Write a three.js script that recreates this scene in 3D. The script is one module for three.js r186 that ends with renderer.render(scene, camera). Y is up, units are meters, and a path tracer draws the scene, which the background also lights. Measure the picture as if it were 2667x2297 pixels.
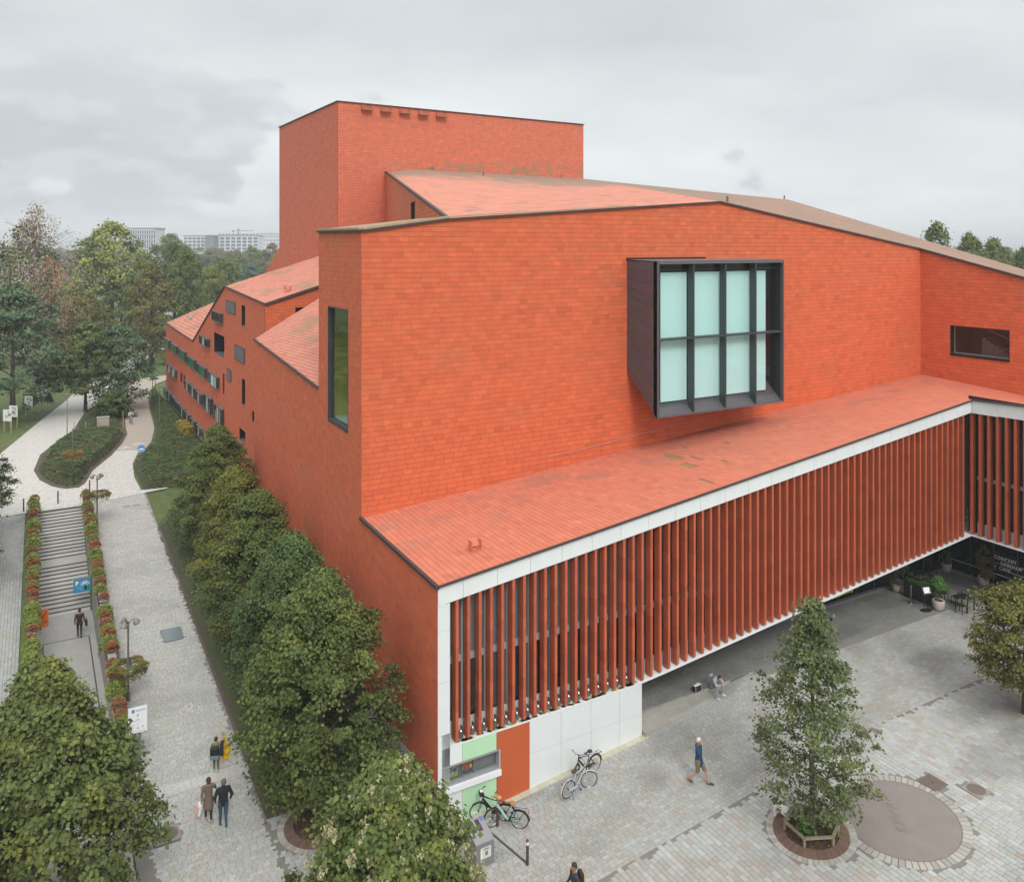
import * as THREE from 'three';
import { mergeGeometries } from 'three/addons/utils/BufferGeometryUtils.js';
import { RoundedBoxGeometry } from 'three/addons/geometries/RoundedBoxGeometry.js';
import { createNoise3D, createNoise4D } from 'simplex-noise';

// ---------------------------------------------------------------- camera, sky, sun, exposure
// metres; x runs along the front of the hall, z towards the square, y up; the hall's front corner is the origin
const scene = new THREE.Scene();
const camera = new THREE.PerspectiveCamera(75.11, 2667 / 3314, 0.5, 6000);
camera.position.set(-12.982, 22, 28.287);
camera.rotation.set(0, -0.5197, 0);
camera.setViewOffset(2667, 3314, 0, 1017, 2667, 2297);
const renderer = new THREE.WebGLRenderer({ antialias: true });
renderer.toneMapping = THREE.LinearToneMapping;
renderer.toneMappingExposure = 1.1;
renderer.shadowMap.enabled = true;

const rng = (s) => () => { s = (s + 0x6d2b79f5) | 0; let t = Math.imul(s ^ (s >>> 15), 1 | s); t = (t + Math.imul(t ^ (t >>> 7), 61 | t)) ^ t; return ((t ^ (t >>> 14)) >>> 0) / 4294967296; };
const n3 = createNoise3D(rng(11));
const clamp = (x, a = 0, b = 1) => Math.min(b, Math.max(a, x));
const lerp = (a, b, t) => a + (b - a) * t;
const sst = (a, b, x) => { const t = clamp((x - a) / (b - a)); return t * t * (3 - 2 * t); };
const fbm = (x, y, z, o = 4) => { let s = 0, a = 0.5; for (let i = 0; i < o; i++) { s += a * n3(x, y, z); x *= 2.03; y *= 2.03; z *= 2.03; a *= 0.5; } return s; };

const sunDir = new THREE.Vector3(-0.16, 0.68, 0.71).normalize();
{ // an overcast sky: a grey sheet, darker cumulus low down, a bright strip along the horizon
  const W = 2048, H = 1024, d = new Float32Array(W * H * 4);
  for (let j = 0; j < H; j++) {
    const el = ((j + 0.5) / H - 0.5) * Math.PI, y = Math.sin(el), c = Math.cos(el);
    for (let i = 0; i < W; i++) {
      const az = ((i + 0.5) / W - 0.5) * 2 * Math.PI, x = Math.cos(az) * c, z = Math.sin(az) * c, k = (j * W + i) * 4;
      let r, g, b;
      if (y <= 0) { const t = sst(0, -0.08, y); r = lerp(0.74, 0.2, t); g = lerp(0.75, 0.19, t); b = lerp(0.74, 0.17, t); }
      else {
        const q = 1 / (y + 0.14), px = x * q, pz = z * q;
        const sheet = fbm(px * 0.5 + 3, pz * 0.5, 1.7, 5), soft = fbm(px * 0.22, pz * 0.22 + 5, 9.1, 3);
        let v = 0.695 + 0.15 * sheet + 0.17 * soft;
        const low = 1 - sst(0.02, 0.2, y);
        v = lerp(v, 0.83 + 0.08 * sheet, 0.65 * low);
        // cumulus heaps near the horizon, flat below and lumpy above
        const s = Math.hypot(x, z), hx = x / s, hz = z / s;
        const leftW = sst(-0.15, 0.35, -(hx * 0.8679 + hz * 0.4967)); // heaps stand to the left of the hall's axis
        const heap = fbm(hx * 4.2, y * 10, hz * 4.2, 6) + 0.4 * fbm(hx * 2 + 7, y * 5, hz * 2, 3) + 0.1 - 0.5 * (1 - leftW);
        const mask = sst(0.015, 0.05, y) * (1 - sst(0.13, 0.24, y)) * sst(0.04, 0.2, heap);
        v = lerp(v, 0.535 - 0.1 * clamp(heap) + 0.1 * sst(0.0, -0.3, fbm(hx * 9, y * 30, hz * 9, 4)), 0.6 * mask);
        const up = sst(0.3, 0.9, y), toSun = Math.max(0, x * sunDir.x + y * sunDir.y + z * sunDir.z);
        v *= 1 + 1.0 * up + 0.8 * Math.pow(toSun, 3);
        const cool = clamp(1.2 - v, 0, 0.8);
        r = v * (1 - 0.085 * cool - 0.012); g = v * (1 - 0.01 * cool); b = v * (1 + 0.055 * cool);
        const w = 1 - sst(0.0, 0.035, y); r = lerp(r, 0.86, w * 0.6); g = lerp(g, 0.86, w * 0.6); b = lerp(b, 0.82, w * 0.6);
      }
      d[k] = r; d[k + 1] = g; d[k + 2] = b; d[k + 3] = 1;
    }
  }
  const t = new THREE.DataTexture(d, W, H, THREE.RGBAFormat, THREE.FloatType);
  t.mapping = THREE.EquirectangularReflectionMapping; t.magFilter = t.minFilter = THREE.LinearFilter; t.needsUpdate = true;
  scene.background = t; scene.environment = t;
}
const sun = new THREE.DirectionalLight(new THREE.Color(1, 0.955, 0.89), 1.5);
sun.position.copy(sunDir).multiplyScalar(150); sun.castShadow = true; sun.shadow.radius = 34;
sun.shadow.mapSize.set(4096, 4096);
Object.assign(sun.shadow.camera, { left: -120, right: 120, top: 120, bottom: -120, near: 1, far: 400 });
scene.add(sun, sun.target);
scene.fog = new THREE.FogExp2(new THREE.Color(0.74, 0.78, 0.82), 0.00045);

// ---------------------------------------------------------------- helpers
const V = (x, y, z) => new THREE.Vector3(x, y, z);
const P = (a, b, h) => V(a, h, -b);          // a along the front, b into the building, h up
const used = {};
const numbered = (n) => { const k = used[n] = (used[n] ?? -1) + 1; return k ? `${n}_${String(k).padStart(3, '0')}` : n; };
const col = (r, g, b) => new THREE.Color().setRGB(r, g, b);
const mats = {};
function mat(key, c, rough = 0.8, o = {}) {
  if (mats[key]) return mats[key];
  const m = new (o.physical ? THREE.MeshPhysicalMaterial : THREE.MeshStandardMaterial)({ color: c ? col(...c) : 0xffffff, roughness: rough, metalness: 0 });
  delete o.physical; Object.assign(m, o);
  return mats[key] = m;
}
function add(name, geo, m, parent) {
  const o = new THREE.Mesh(geo, m); o.name = parent ? name : numbered(name); o.castShadow = o.receiveShadow = true; (parent ?? scene).add(o); return o;
}
function tag(o, label, category, group, kind) {
  if (label) o.userData.label = label; if (category) o.userData.category = category; if (group) o.userData.group = group; if (kind) o.userData.kind = kind; return o;
}
function thing(name, label, category, p, turn = 0, group) {
  const o = new THREE.Group(); o.name = numbered(name); o.position.copy(p); o.rotation.y = turn; scene.add(o); return tag(o, label, category, group);
}
function copyOf(root, p, turn, label, group) {
  const r = root.clone(); r.name = numbered(root.name.replace(/_\d{3}$/, '')); r.position.copy(p); r.rotation.y = turn ?? root.rotation.y; scene.add(r);
  r.userData = { ...root.userData }; if (label) r.userData.label = label; if (group) r.userData.group = group; return r;
}
class MB { // collects faces with a colour each; build() makes one named mesh of them
  constructor() { this.p = []; this.c = []; this.u = []; }
  tri(a, b, c, k = W1, us = 0.25) {
    this.p.push(a.x, a.y, a.z, b.x, b.y, b.z, c.x, c.y, c.z);
    const nx = Math.abs((b.y - a.y) * (c.z - a.z) - (b.z - a.z) * (c.y - a.y)), ny = Math.abs((b.z - a.z) * (c.x - a.x) - (b.x - a.x) * (c.z - a.z)), nz = Math.abs((b.x - a.x) * (c.y - a.y) - (b.y - a.y) * (c.x - a.x));
    for (const q of [a, b, c]) { this.c.push(k[0], k[1], k[2]); if (ny > nx && ny > nz) this.u.push(q.x * us, q.z * us); else if (nx > nz) this.u.push(q.z * us, q.y * us); else this.u.push(q.x * us, q.y * us); }
  }
  quad(a, b, c, d, k, us) { this.tri(a, b, c, k, us); this.tri(a, c, d, k, us); }
  hex(q, k, us) { // eight corners: 0-3 one face, 4-7 the opposite one
    const [a, b, c, d, e, f, g, h] = q;
    this.quad(d, c, b, a, k, us); this.quad(e, f, g, h, k, us); this.quad(a, b, f, e, k, us); this.quad(b, c, g, f, k, us); this.quad(c, d, h, g, k, us); this.quad(d, a, e, h, k, us);
  }
  box(x0, x1, y0, y1, z0, z1, k, us) { this.hex([V(x0, y0, z0), V(x1, y0, z0), V(x1, y1, z0), V(x0, y1, z0), V(x0, y0, z1), V(x1, y0, z1), V(x1, y1, z1), V(x0, y1, z1)], k, us); }
  beam(a, b, w, h, k, up = V(0, 1, 0)) { // a bar with a rectangular section
    const d = b.clone().sub(a).normalize(), s = d.clone().cross(up).normalize().multiplyScalar(w / 2), t = s.clone().normalize().cross(d).multiplyScalar(h / 2);
    const q = (p) => [p.clone().sub(s).sub(t), p.clone().add(s).sub(t), p.clone().add(s).add(t), p.clone().sub(s).add(t)];
    this.hex([...q(a), ...q(b)], k);
  }
  geo() {
    const g = new THREE.BufferGeometry();
    g.setAttribute('position', new THREE.Float32BufferAttribute(this.p, 3)); g.setAttribute('color', new THREE.Float32BufferAttribute(this.c, 3)); g.setAttribute('uv', new THREE.Float32BufferAttribute(this.u, 2));
    g.computeVertexNormals(); return g;
  }
  build(name, m, parent) { return add(name, this.geo(), m, parent); }
}
const W1 = [1, 1, 1];
function tube(pts, radii, seg = 8, closed = true) { // a tapered pipe through points
  const g = new THREE.BufferGeometry(), pos = [], idx = [], uv = [], n = pts.length;
  let s = V(1, 0, 0), acc = 0;
  for (let i = 0; i < n; i++) {
    const d = pts[Math.min(n - 1, i + 1)].clone().sub(pts[Math.max(0, i - 1)]).normalize();
    s = s.clone().addScaledVector(d, -s.dot(d)); if (s.lengthSq() < 1e-4) s = V(0, 0.31, 1).addScaledVector(d, -V(0, 0.31, 1).dot(d)); s.normalize(); const t = s.clone().cross(d);
    const r = Array.isArray(radii) ? radii[i] : radii; if (i) acc += pts[i].distanceTo(pts[i - 1]);
    for (let k = 0; k <= seg; k++) { const a = (k / seg) * Math.PI * 2, q = pts[i].clone().addScaledVector(s, Math.cos(a) * r).addScaledVector(t, Math.sin(a) * r); pos.push(q.x, q.y, q.z); uv.push(k / seg, acc); }
  }
  for (let i = 0; i < n - 1; i++) for (let k = 0; k < seg; k++) { const a = i * (seg + 1) + k, b = a + seg + 1; idx.push(a, b, a + 1, b, b + 1, a + 1); }
  if (closed) for (const e of [0, n - 1]) { const c = pos.length / 3; pos.push(pts[e].x, pts[e].y, pts[e].z); uv.push(0.5, 0); for (let k = 0; k < seg; k++) { const a = e * (seg + 1) + k; e ? idx.push(a, c, a + 1) : idx.push(a, a + 1, c); } }
  g.setAttribute('position', new THREE.Float32BufferAttribute(pos, 3)); g.setAttribute('uv', new THREE.Float32BufferAttribute(uv, 2)); g.setIndex(idx); g.computeVertexNormals(); return g;
}
const lathe = (pts, seg = 20) => new THREE.LatheGeometry(pts.map(([r, y]) => new THREE.Vector2(r, y)), seg);
const at = (g, x, y, z, rx = 0, ry = 0, rz = 0) => { g.rotateX(rx); g.rotateY(ry); g.rotateZ(rz); g.translate(x, y, z); return g; };
const rbox = (w, h, d, r = 0.01, s = 1) => new RoundedBoxGeometry(w, h, d, s, Math.min(r, w / 2.1, h / 2.1, d / 2.1));
const merged = (list) => { const l = list.map((g) => { const h = g.index ? g.toNonIndexed() : g; for (const k of Object.keys(h.attributes)) if (!['position', 'normal', 'uv'].includes(k)) h.deleteAttribute(k); if (!h.attributes.uv) h.setAttribute('uv', new THREE.Float32BufferAttribute(new Float32Array(h.attributes.position.count * 2), 2)); return h; }); return mergeGeometries(l); };
// a grey noise texture without seams, laid over surfaces in metres
const n4 = createNoise4D(rng(23));
function noiseTex(size, f, lo, hi, fine = 0) {
  const d = new Uint8Array(size * size * 4), R = rng(size + f);
  for (let j = 0; j < size; j++) for (let i = 0; i < size; i++) {
    const a = (i / size) * 2 * Math.PI, b = (j / size) * 2 * Math.PI; let v = 0.5, amp = 0.36, r = f / 6.283;
    for (let o = 0; o < 4; o++) { v += amp * n4(Math.cos(a) * r + o, Math.sin(a) * r, Math.cos(b) * r, Math.sin(b) * r + o); r *= 2.1; amp *= 0.55; }
    const k = (j * size + i) * 4, w = lerp(lo, hi, clamp(v + (R() - 0.5) * fine)) * 255; d[k] = d[k + 1] = d[k + 2] = w; d[k + 3] = 255;
  }
  const t = new THREE.DataTexture(d, size, size); t.wrapS = t.wrapT = THREE.RepeatWrapping; t.magFilter = THREE.LinearFilter; t.minFilter = THREE.LinearMipmapLinearFilter; t.colorSpace = THREE.NoColorSpace; t.needsUpdate = true; return t;
}
const grime = noiseTex(512, 5, 0.84, 1.0, 0.2), grimeLight = noiseTex(256, 4, 0.94, 1.0, 0.1), grain = noiseTex(256, 9, 0, 1, 0.5), grass2 = noiseTex(512, 7, 0.45, 1.0, 0.5);
const canvas = (w, h, draw) => { const c = document.createElement('canvas'); c.width = w; c.height = h; draw(c.getContext('2d'), w, h); const t = new THREE.CanvasTexture(c); t.colorSpace = THREE.SRGBColorSpace; return t; };

// the ground's height: the square rises along the front, the path rises beside the hall
const groundH = (a, b) => (a > 0 && b < 30 ? 0.083 * clamp(a, 0, 16.9) : 0) + (a <= 0 || b >= 30 ? clamp(0.0452 * (b - 4), 0, 1.9) : 0);
const G = (a, b, up = 0) => P(a, b, groundH(a, b) + up);
// ---------------------------------------------------------------- the concert hall
const hall = thing('concert_hall', 'large red terracotta clad concert hall with tower, sloping roofs and white lower frame', 'building', V(0, 0, 0));
const M = {
  tile: mat('tile', null, 0.8, { vertexColors: true, map: grime }),
  roofTile: mat('roofTile', null, 0.85, { vertexColors: true, map: grime }),
  joint: mat('joint', [0.10, 0.028, 0.016], 0.9),
  white: mat('white', [0.74, 0.77, 0.78], 0.42, { map: grimeLight }),
  whiteP: mat('whiteP', null, 0.42, { vertexColors: true, map: grimeLight }),
  trim: mat('trim', [0.055, 0.04, 0.035], 0.7), moss: mat('moss', [0.42, 0.31, 0.2], 0.95, { map: grime }),
  zinc: mat('zinc', null, 0.5, { vertexColors: true, map: grime, metalness: 0.15 }),
  dark: mat('dark', [0.018, 0.021, 0.022], 0.45), black: mat('black', [0.008, 0.008, 0.009], 0.6),
  glassDark: mat('glassDark', [0.008, 0.01, 0.011], 0.04, { physical: true, ior: 1.5 }),
  glass: mat('glass', [0.86, 0.93, 0.92], 0.02, { physical: true, transmission: 1, thickness: 0, ior: 1.5 }),
  grey: mat('grey', [0.42, 0.42, 0.42], 0.5, { map: grime }), greyDark: mat('greyDark', [0.11, 0.11, 0.115], 0.55),
  steel: mat('steel', [0.62, 0.63, 0.64], 0.22, { metalness: 0.9 }), rust: mat('rust', [0.34, 0.12, 0.06], 0.8),
  concrete: mat('concrete', [0.36, 0.35, 0.33], 0.85, { map: grime }),
};
const RED = [0.66, 0.14, 0.054];
const RT = rng(77);
// colour of one clay tile: small shifts of tone, a few clearly darker or lighter ones, stain = share of brown dirt
function clay(base = RED, stain = 0, spread = 1) {
  const r = RT(), q = RT();
  let k = 1 + (r - 0.5) * 0.13 * spread; if (q < 0.05) k *= 0.9; else if (q > 0.96) k *= 1.08;
  const h = (RT() - 0.5) * 0.1 * spread;
  const c = [base[0] * k, base[1] * k * (1 + h), base[2] * k * (1 + h * 1.4)];
  return [lerp(c[0], 0.33, stain), lerp(c[1], 0.215, stain), lerp(c[2], 0.125, stain)];
}
function clipRect(poly, x0, x1, y0, y1) { // polygon cut to a rectangle
  const cut = (pl, ins, mix) => { const o = []; for (let i = 0; i < pl.length; i++) { const a = pl[i], b = pl[(i + 1) % pl.length], A = ins(a), B = ins(b); if (A) o.push(a); if (A !== B) o.push(mix(a, b)); } return o; };
  const mx = (x) => (a, b) => { const t = (x - a[0]) / (b[0] - a[0]); return [x, a[1] + t * (b[1] - a[1])]; }, my = (y) => (a, b) => { const t = (y - a[1]) / (b[1] - a[1]); return [a[0] + t * (b[0] - a[0]), y]; };
  let p = cut(poly, (q) => q[0] >= x0, mx(x0)); if (p.length > 2) p = cut(p, (q) => q[0] <= x1, mx(x1)); if (p.length > 2) p = cut(p, (q) => q[1] >= y0, my(y0)); if (p.length > 2) p = cut(p, (q) => q[1] <= y1, my(y1));
  return p.length > 2 ? p : null;
}
const minus = (r, h) => { // rectangle minus a hole, as up to four rectangles
  const [x0, x1, y0, y1] = r, [a, b, c, d] = h; if (a >= x1 || b <= x0 || c >= y1 || d <= y0) return [r];
  const o = []; if (a > x0) o.push([x0, a, y0, y1]); if (b < x1) o.push([b, x1, y0, y1]); const l = Math.max(a, x0), m = Math.min(b, x1); if (c > y0) o.push([l, m, y0, c]); if (d < y1) o.push([l, m, d, y1]); return o;
};
// a wall or roof face: a dark backing slab with clay tiles proud of it
function tiled(name, O, U, Vv, N, poly, { holes = [], ch = 0.2465, len = 0.5, gap = 0.011, lift = 0.016, thick = 0.3, base = RED, tone = (b) => clay(b), m = M.tile, noSides = false, parts = [poly], v0 = 0, big } = {}) {
  const flip = U.clone().cross(Vv).dot(N) < 0;
  const w = (u, v, k = 0) => O.clone().addScaledVector(U, u).addScaledVector(Vv, v).addScaledVector(N, k);
  const sh = new THREE.Shape(poly.map(([u, v]) => new THREE.Vector2(u, v)));
  for (const [a, b, c, d] of holes) sh.holes.push(new THREE.Path([[a, c], [b, c], [b, d], [a, d]].map(([u, v]) => new THREE.Vector2(u, v))));
  const g = new THREE.ExtrudeGeometry(sh, { depth: thick, bevelEnabled: false });
  g.applyMatrix4(new THREE.Matrix4().makeBasis(U, Vv, N.clone()).setPosition(O.clone().addScaledVector(N, -thick)));
  if (flip && g.index === null) { const p = g.attributes.position; for (let i = 0; i < p.count; i += 3) { const t = [p.getX(i), p.getY(i), p.getZ(i)]; p.setXYZ(i, p.getX(i + 1), p.getY(i + 1), p.getZ(i + 1)); p.setXYZ(i + 1, ...t); } g.computeVertexNormals(); }
  const wall = add(name, g, M.joint, hall), mb = new MB();
  const us = poly.map((q) => q[0]), vs = poly.map((q) => q[1]), u0 = Math.min(...us), u1 = Math.max(...us), w0 = Math.min(...vs), w1 = Math.max(...vs);
  let row = 0;
  for (let v = v0 + Math.floor((w0 - v0) / ch) * ch; v < w1; v += ch, row++) {
    let u = u0 - RT() * len;
    while (u < u1) {
      const L = len * (RT() < 0.2 ? 0.6 + RT() * 0.3 : 1), r = [u + gap * 0.25, u + L - gap * 0.25, v + gap / 2, v + ch - gap / 2]; u += L;
      const full = parts.map((q) => clipRect(q, ...r)).find((q) => q); if (!full) continue;
      let rects = [r]; for (const h of holes) rects = rects.flatMap((q) => minus(q, h));
      const k = tone(base, (r[0] + r[1]) / 2, v, w);
      if (!k) continue;
      const lf = lift + (RT() - 0.5) * 0.003, whole = rects.length === 1 && rects[0] === r && full.length === 4 && Math.abs(full[0][0] - full[2][0]) > L - 0.03 && L === len;
      if (whole && big && big(w((r[0] + r[1]) / 2, v), r, k, wall, lf)) continue;
      for (const q of rects) {
        if (q[1] - q[0] < 0.02 || q[3] - q[2] < 0.02) continue;
        for (const part of parts) { const f = clipRect(part, ...q); if (!f) continue;
        const top = f.map(([a, b]) => w(a, b, lf)), bot = f.map(([a, b]) => w(a, b, -0.002)), n = f.length;
        for (let i = 1; i < n - 1; i++) flip !== (area(f) < 0) ? mb.tri(top[0], top[i + 1], top[i], k) : mb.tri(top[0], top[i], top[i + 1], k);
        if (!noSides) for (let i = 0; i < n; i++) { const j = (i + 1) % n; mb.quad(bot[i], bot[j], top[j], top[i], k); } }
      }
    }
  }
  tag(mb.build('tile_cladding', m, wall), null, null, null, 'stuff');
  return wall;
}
const area = (f) => { let s = 0; for (let i = 0; i < f.length; i++) { const a = f[i], b = f[(i + 1) % f.length]; s += a[0] * b[1] - a[1] * b[0]; } return s; };
const X = V(1, 0, 0), Y = V(0, 1, 0), Z = V(0, 0, 1), nX = V(-1, 0, 0), nZ = V(0, 0, -1);
const streak = (x, y, s) => sst(0.2, 0.75, fbm(x * 0.9 + s, y * 0.12, s, 4) + 0.35);
// single tiles near the front corner of the high wall are meshes of their own
const tileMats = [0.84, 0.92, 0.98, 1.04, 1.1, 1.2].map((k, i) => mat('facadeTile' + i, [RED[0] * k, RED[1] * k * (0.94 + 0.024 * i), RED[2] * k], 0.62, { map: grime }));
const bigTile = rbox(0.49, 0.234, 0.02, 0.004); let bigLeft = 300;
const wallTone = (seed, amt = 1) => (base, u, v) => clay(base, 0.12 * amt * sst(0.1, 0.6, fbm(u * 0.16 + seed, v * 0.3, seed, 3)));
tiled('wall', P(0, 8.45, 0), X, Y, Z, [[0.002, 9.2], [41.63, 12.66], [41.63, 21.78], [22.3, 24.64], [4.39, 23.32], [0.002, 22.71]], {
  holes: [[15.45, 24.9, 15.1, 21.15]], tone: wallTone(2),
  big: (p, r, k, wall, lf) => { if (r[1] > 14 || bigLeft <= 0 || p.y > 15.2) return false; bigLeft--; const o = add('facade_tile', bigTile, tileMats[clamp(Math.round((k[0] / RED[0] - 0.84) / 0.07), 0, 5)], wall); o.position.set((r[0] + r[1]) / 2, (r[2] + r[3]) / 2, -8.45 + lf - 0.01); return true; },
});
const sidePoly = [[0.02, 1.62], [0.02, 9.21], [8.452, 9.37], [8.452, 22.71], [15.17, 22.78], [15.17, 14.42], [30.39, 15.53], [30.39, 1.62]];
tiled('wall', P(0, 0, 0), nZ, Y, nX, sidePoly, { parts: [[[0.005, 1.62], [0.005, 9.21], [8.452, 9.37], [8.452, 1.62]], [[8.452, 1.62], [8.452, 22.71], [15.17, 22.78], [15.17, 1.62]], [[15.17, 1.62], [15.17, 14.42], [30.39, 15.53], [30.39, 1.62]]], holes: [[10.31, 13.53, 12.96, 18.91]], base: [0.62, 0.135, 0.058], tone: wallTone(5, 1.3), gap: 0.007 });
const wing = { S1: [40.46, 41.86, 15.42, 17.13], loggia: [49.08, 54.13, 11.9, 13.8], S4: [40.46, 41.74, 8.99, 11.14], S5: [37.17, 37.95, 8.28, 9.14], R1: [40.39, 42.67, 5.95, 6.93], R2: [44.65, 47.05, 4.3, 5.19], S6: [37.1, 37.84, 4.12, 4.93], s1: [74.32, 75.69, 5.96, 7.13], s2: [72.12, 73.34, 6.1, 7.14], S3: [49.08, 49.83, 8.58, 10.45] };
tiled('wall', P(1.5, 0, 0), nZ, Y, nX, [[33.79, 3.3], [33.79, 17.72], [48.79, 18.37], [66.43, 11.71], [88.36, 11.89], [88.36, 2.05], [52, 2.05], [52, 3.3]], { parts: [[[33.79, 3.3], [33.79, 17.72], [48.79, 18.37], [52, 17.16], [52, 3.3]], [[52, 2.05], [52, 17.16], [66.43, 11.71], [66.43, 2.05]], [[66.43, 2.05], [66.43, 11.71], [88.36, 11.89], [88.36, 2.05]]], holes: Object.values(wing), base: [0.62, 0.135, 0.058], tone: wallTone(8, 1.3), noSides: true, gap: 0.007 });
tiled('wall', P(0, 33.79, 0), X, Y, Z, [[1.502, 13.5], [12, 17], [12, 20.8], [1.502, 17.7]], { holes: [[3.75, 4.45, 16.1, 17.35]] });
tiled('wall', P(0, 46.61, 0), X, Y, Z, [[11.172, 12], [38.9, 20], [38.9, 35.27], [11.172, 35.43]], { noSides: true, base: [0.68, 0.16, 0.088], tone: (b, u, v) => clay(b, clamp(0.75 * sst(0.1, 0.5, fbm(u * 0.5, v * 0.9, 4, 3) + 0.15) * sst(31.2, 29.6, v) * sst(15, 19, u) + 0.5 * sst(0.35, 0.6, fbm(u * 1.3, v * 0.15, 2, 2)) * sst(32.5, 34.5, v) * sst(22, 26, u) + 0.1)) });
tiled('wall', P(11.17, 0, 0), nZ, Y, nX, [[46.612, 12], [46.612, 35.43], [68.12, 35.67], [68.12, 21.87], [74.05, 19.1], [82, 15.4], [82, 12]], { parts: [[[46.612, 12], [46.612, 35.43], [68.12, 35.67], [68.12, 12]], [[68.12, 12], [68.12, 21.87], [74.05, 19.1], [82, 15.4], [82, 12]]], noSides: true, base: [0.64, 0.16, 0.085] });
{ // the wall under the high roof's left edge, running back to the tower
  const O = P(4.39, 8.45, 0), d = P(15.9, 46.61, 0).sub(O), L = d.length(); d.normalize();
  tiled('wall', O, d, Y, V(-d.z, 0, d.x).multiplyScalar(-Math.sign(-d.z)), [[0.3, 22.4], [L, 22.4], [L, 29.03], [0.3, 23.36]], { holes: [[14.2, 16.9, 22.7, 24.95]], tone: (b, u, v) => clay(b, 0.1 + 0.25 * streak(u, v, 4)), gap: 0.016 });
  const m = new MB(); m.beam(O.clone().addScaledVector(d, 0).setY(23.36), O.clone().addScaledVector(d, L).setY(29.09), 0.18, 0.16, W1); m.build('roof_edge', M.trim, hall);
}
tiled('wall', P(41.63, 0, 0), nZ, Y, nX, [[8.452, 12.6], [8.452, 21.78], [-12, 16.6], [-12, 11.5]], { holes: [[2.19, 6.21, 14.55, 16.53]], tone: wallTone(12) });
{ const m = new MB(); const k = W1; // what closes the hall behind the faces one sees
  m.quad(P(0.3, 15.17, 22.7), P(12, 15.17, 22.7), P(12, 15.17, 12), P(0.3, 15.17, 12), k); m.quad(P(1.5, 88.36, 11.85), P(9, 88.36, 15), P(9, 88.36, 1), P(1.5, 88.36, 1), k); m.quad(P(0, 30.39, 15.5), P(6, 30.39, 18.9), P(6, 30.39, 1), P(0, 30.39, 1), k);
  m.quad(P(38.9, 46.61, 35.27), P(38.9, 68.1, 35.3), P(38.9, 68.1, 12), P(38.9, 46.61, 12), k); m.quad(P(11.17, 68.12, 35.67), P(38.9, 68.12, 35.3), P(38.9, 68.12, 12), P(11.17, 68.12, 12), k); m.quad(P(11.3, 46.9, 35.4), P(38.8, 46.9, 35.2), P(38.8, 68, 35.3), P(11.3, 68, 35.6), k);
  m.quad(P(49.94, 27.88, 26.3), P(51.1, 6.47, 20.1), P(51.1, 6.47, 1), P(49.94, 27.88, 1), k); m.quad(P(49.94, 27.88, 26.3), P(38.9, 46.6, 29.2), P(38.9, 46.6, 1), P(49.94, 27.88, 1), k); m.quad(P(51.1, 6.47, 20.1), P(51.1, -12, 15.4), P(51.1, -12, 1), P(51.1, 6.47, 1), k);
  m.build('wall', mat('hidden', [0.4, 0.1, 0.06], 0.8), hall);
}
// ---- roofs
const PINK = [0.62, 0.24, 0.165], BROWN = [0.3, 0.2, 0.145];
function roofFace(pts, tone, o = {}) { // a plane roof face through three or more points, in courses along the level
  const n = pts[1].clone().sub(pts[0]).cross(pts[2].clone().sub(pts[0])).normalize(); if (n.y < 0) n.negate();
  const U = V(n.z, 0, -n.x).normalize(); if (o.dir) U.copy(o.dir.clone().addScaledVector(n, -o.dir.dot(n)).normalize());
  const Vv = n.clone().cross(U), O = pts[0].clone();
  const poly = pts.map((p) => { const d = p.clone().sub(O); return [d.dot(U), d.dot(Vv)]; });
  return tiled('roof', O, U, Vv, n, poly, { thick: 0.12, noSides: true, tone: (b, u, v, w) => tone(w(u, v)), m: M.roofTile, ...o });
}
const ridgeT = (p) => { const a = p.x, b = -p.z; return clay(PINK, 0, 0.8).map((c, i) => lerp(c, BROWN[i] * (0.9 + 0.2 * RT()), clamp(sst(0.62, 1.0, (b - 8.45) / 38 + 0.3 * sst(12, 40, a) + 0.25 * fbm(a * 0.25, b * 0.1, 3, 3)) + 0.8 * sst(0.22, 0.5, fbm(a * 0.5, b * 0.5, 1, 4))))); };
const brownT = (p) => { const k = 0.92 + 0.16 * RT(); return BROWN.map((c, i) => lerp(c * k, PINK[i] * 0.9, 0.3 * sst(0, 0.4, fbm(p.x * 0.3, p.z * 0.1, 5, 3)))); };
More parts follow.
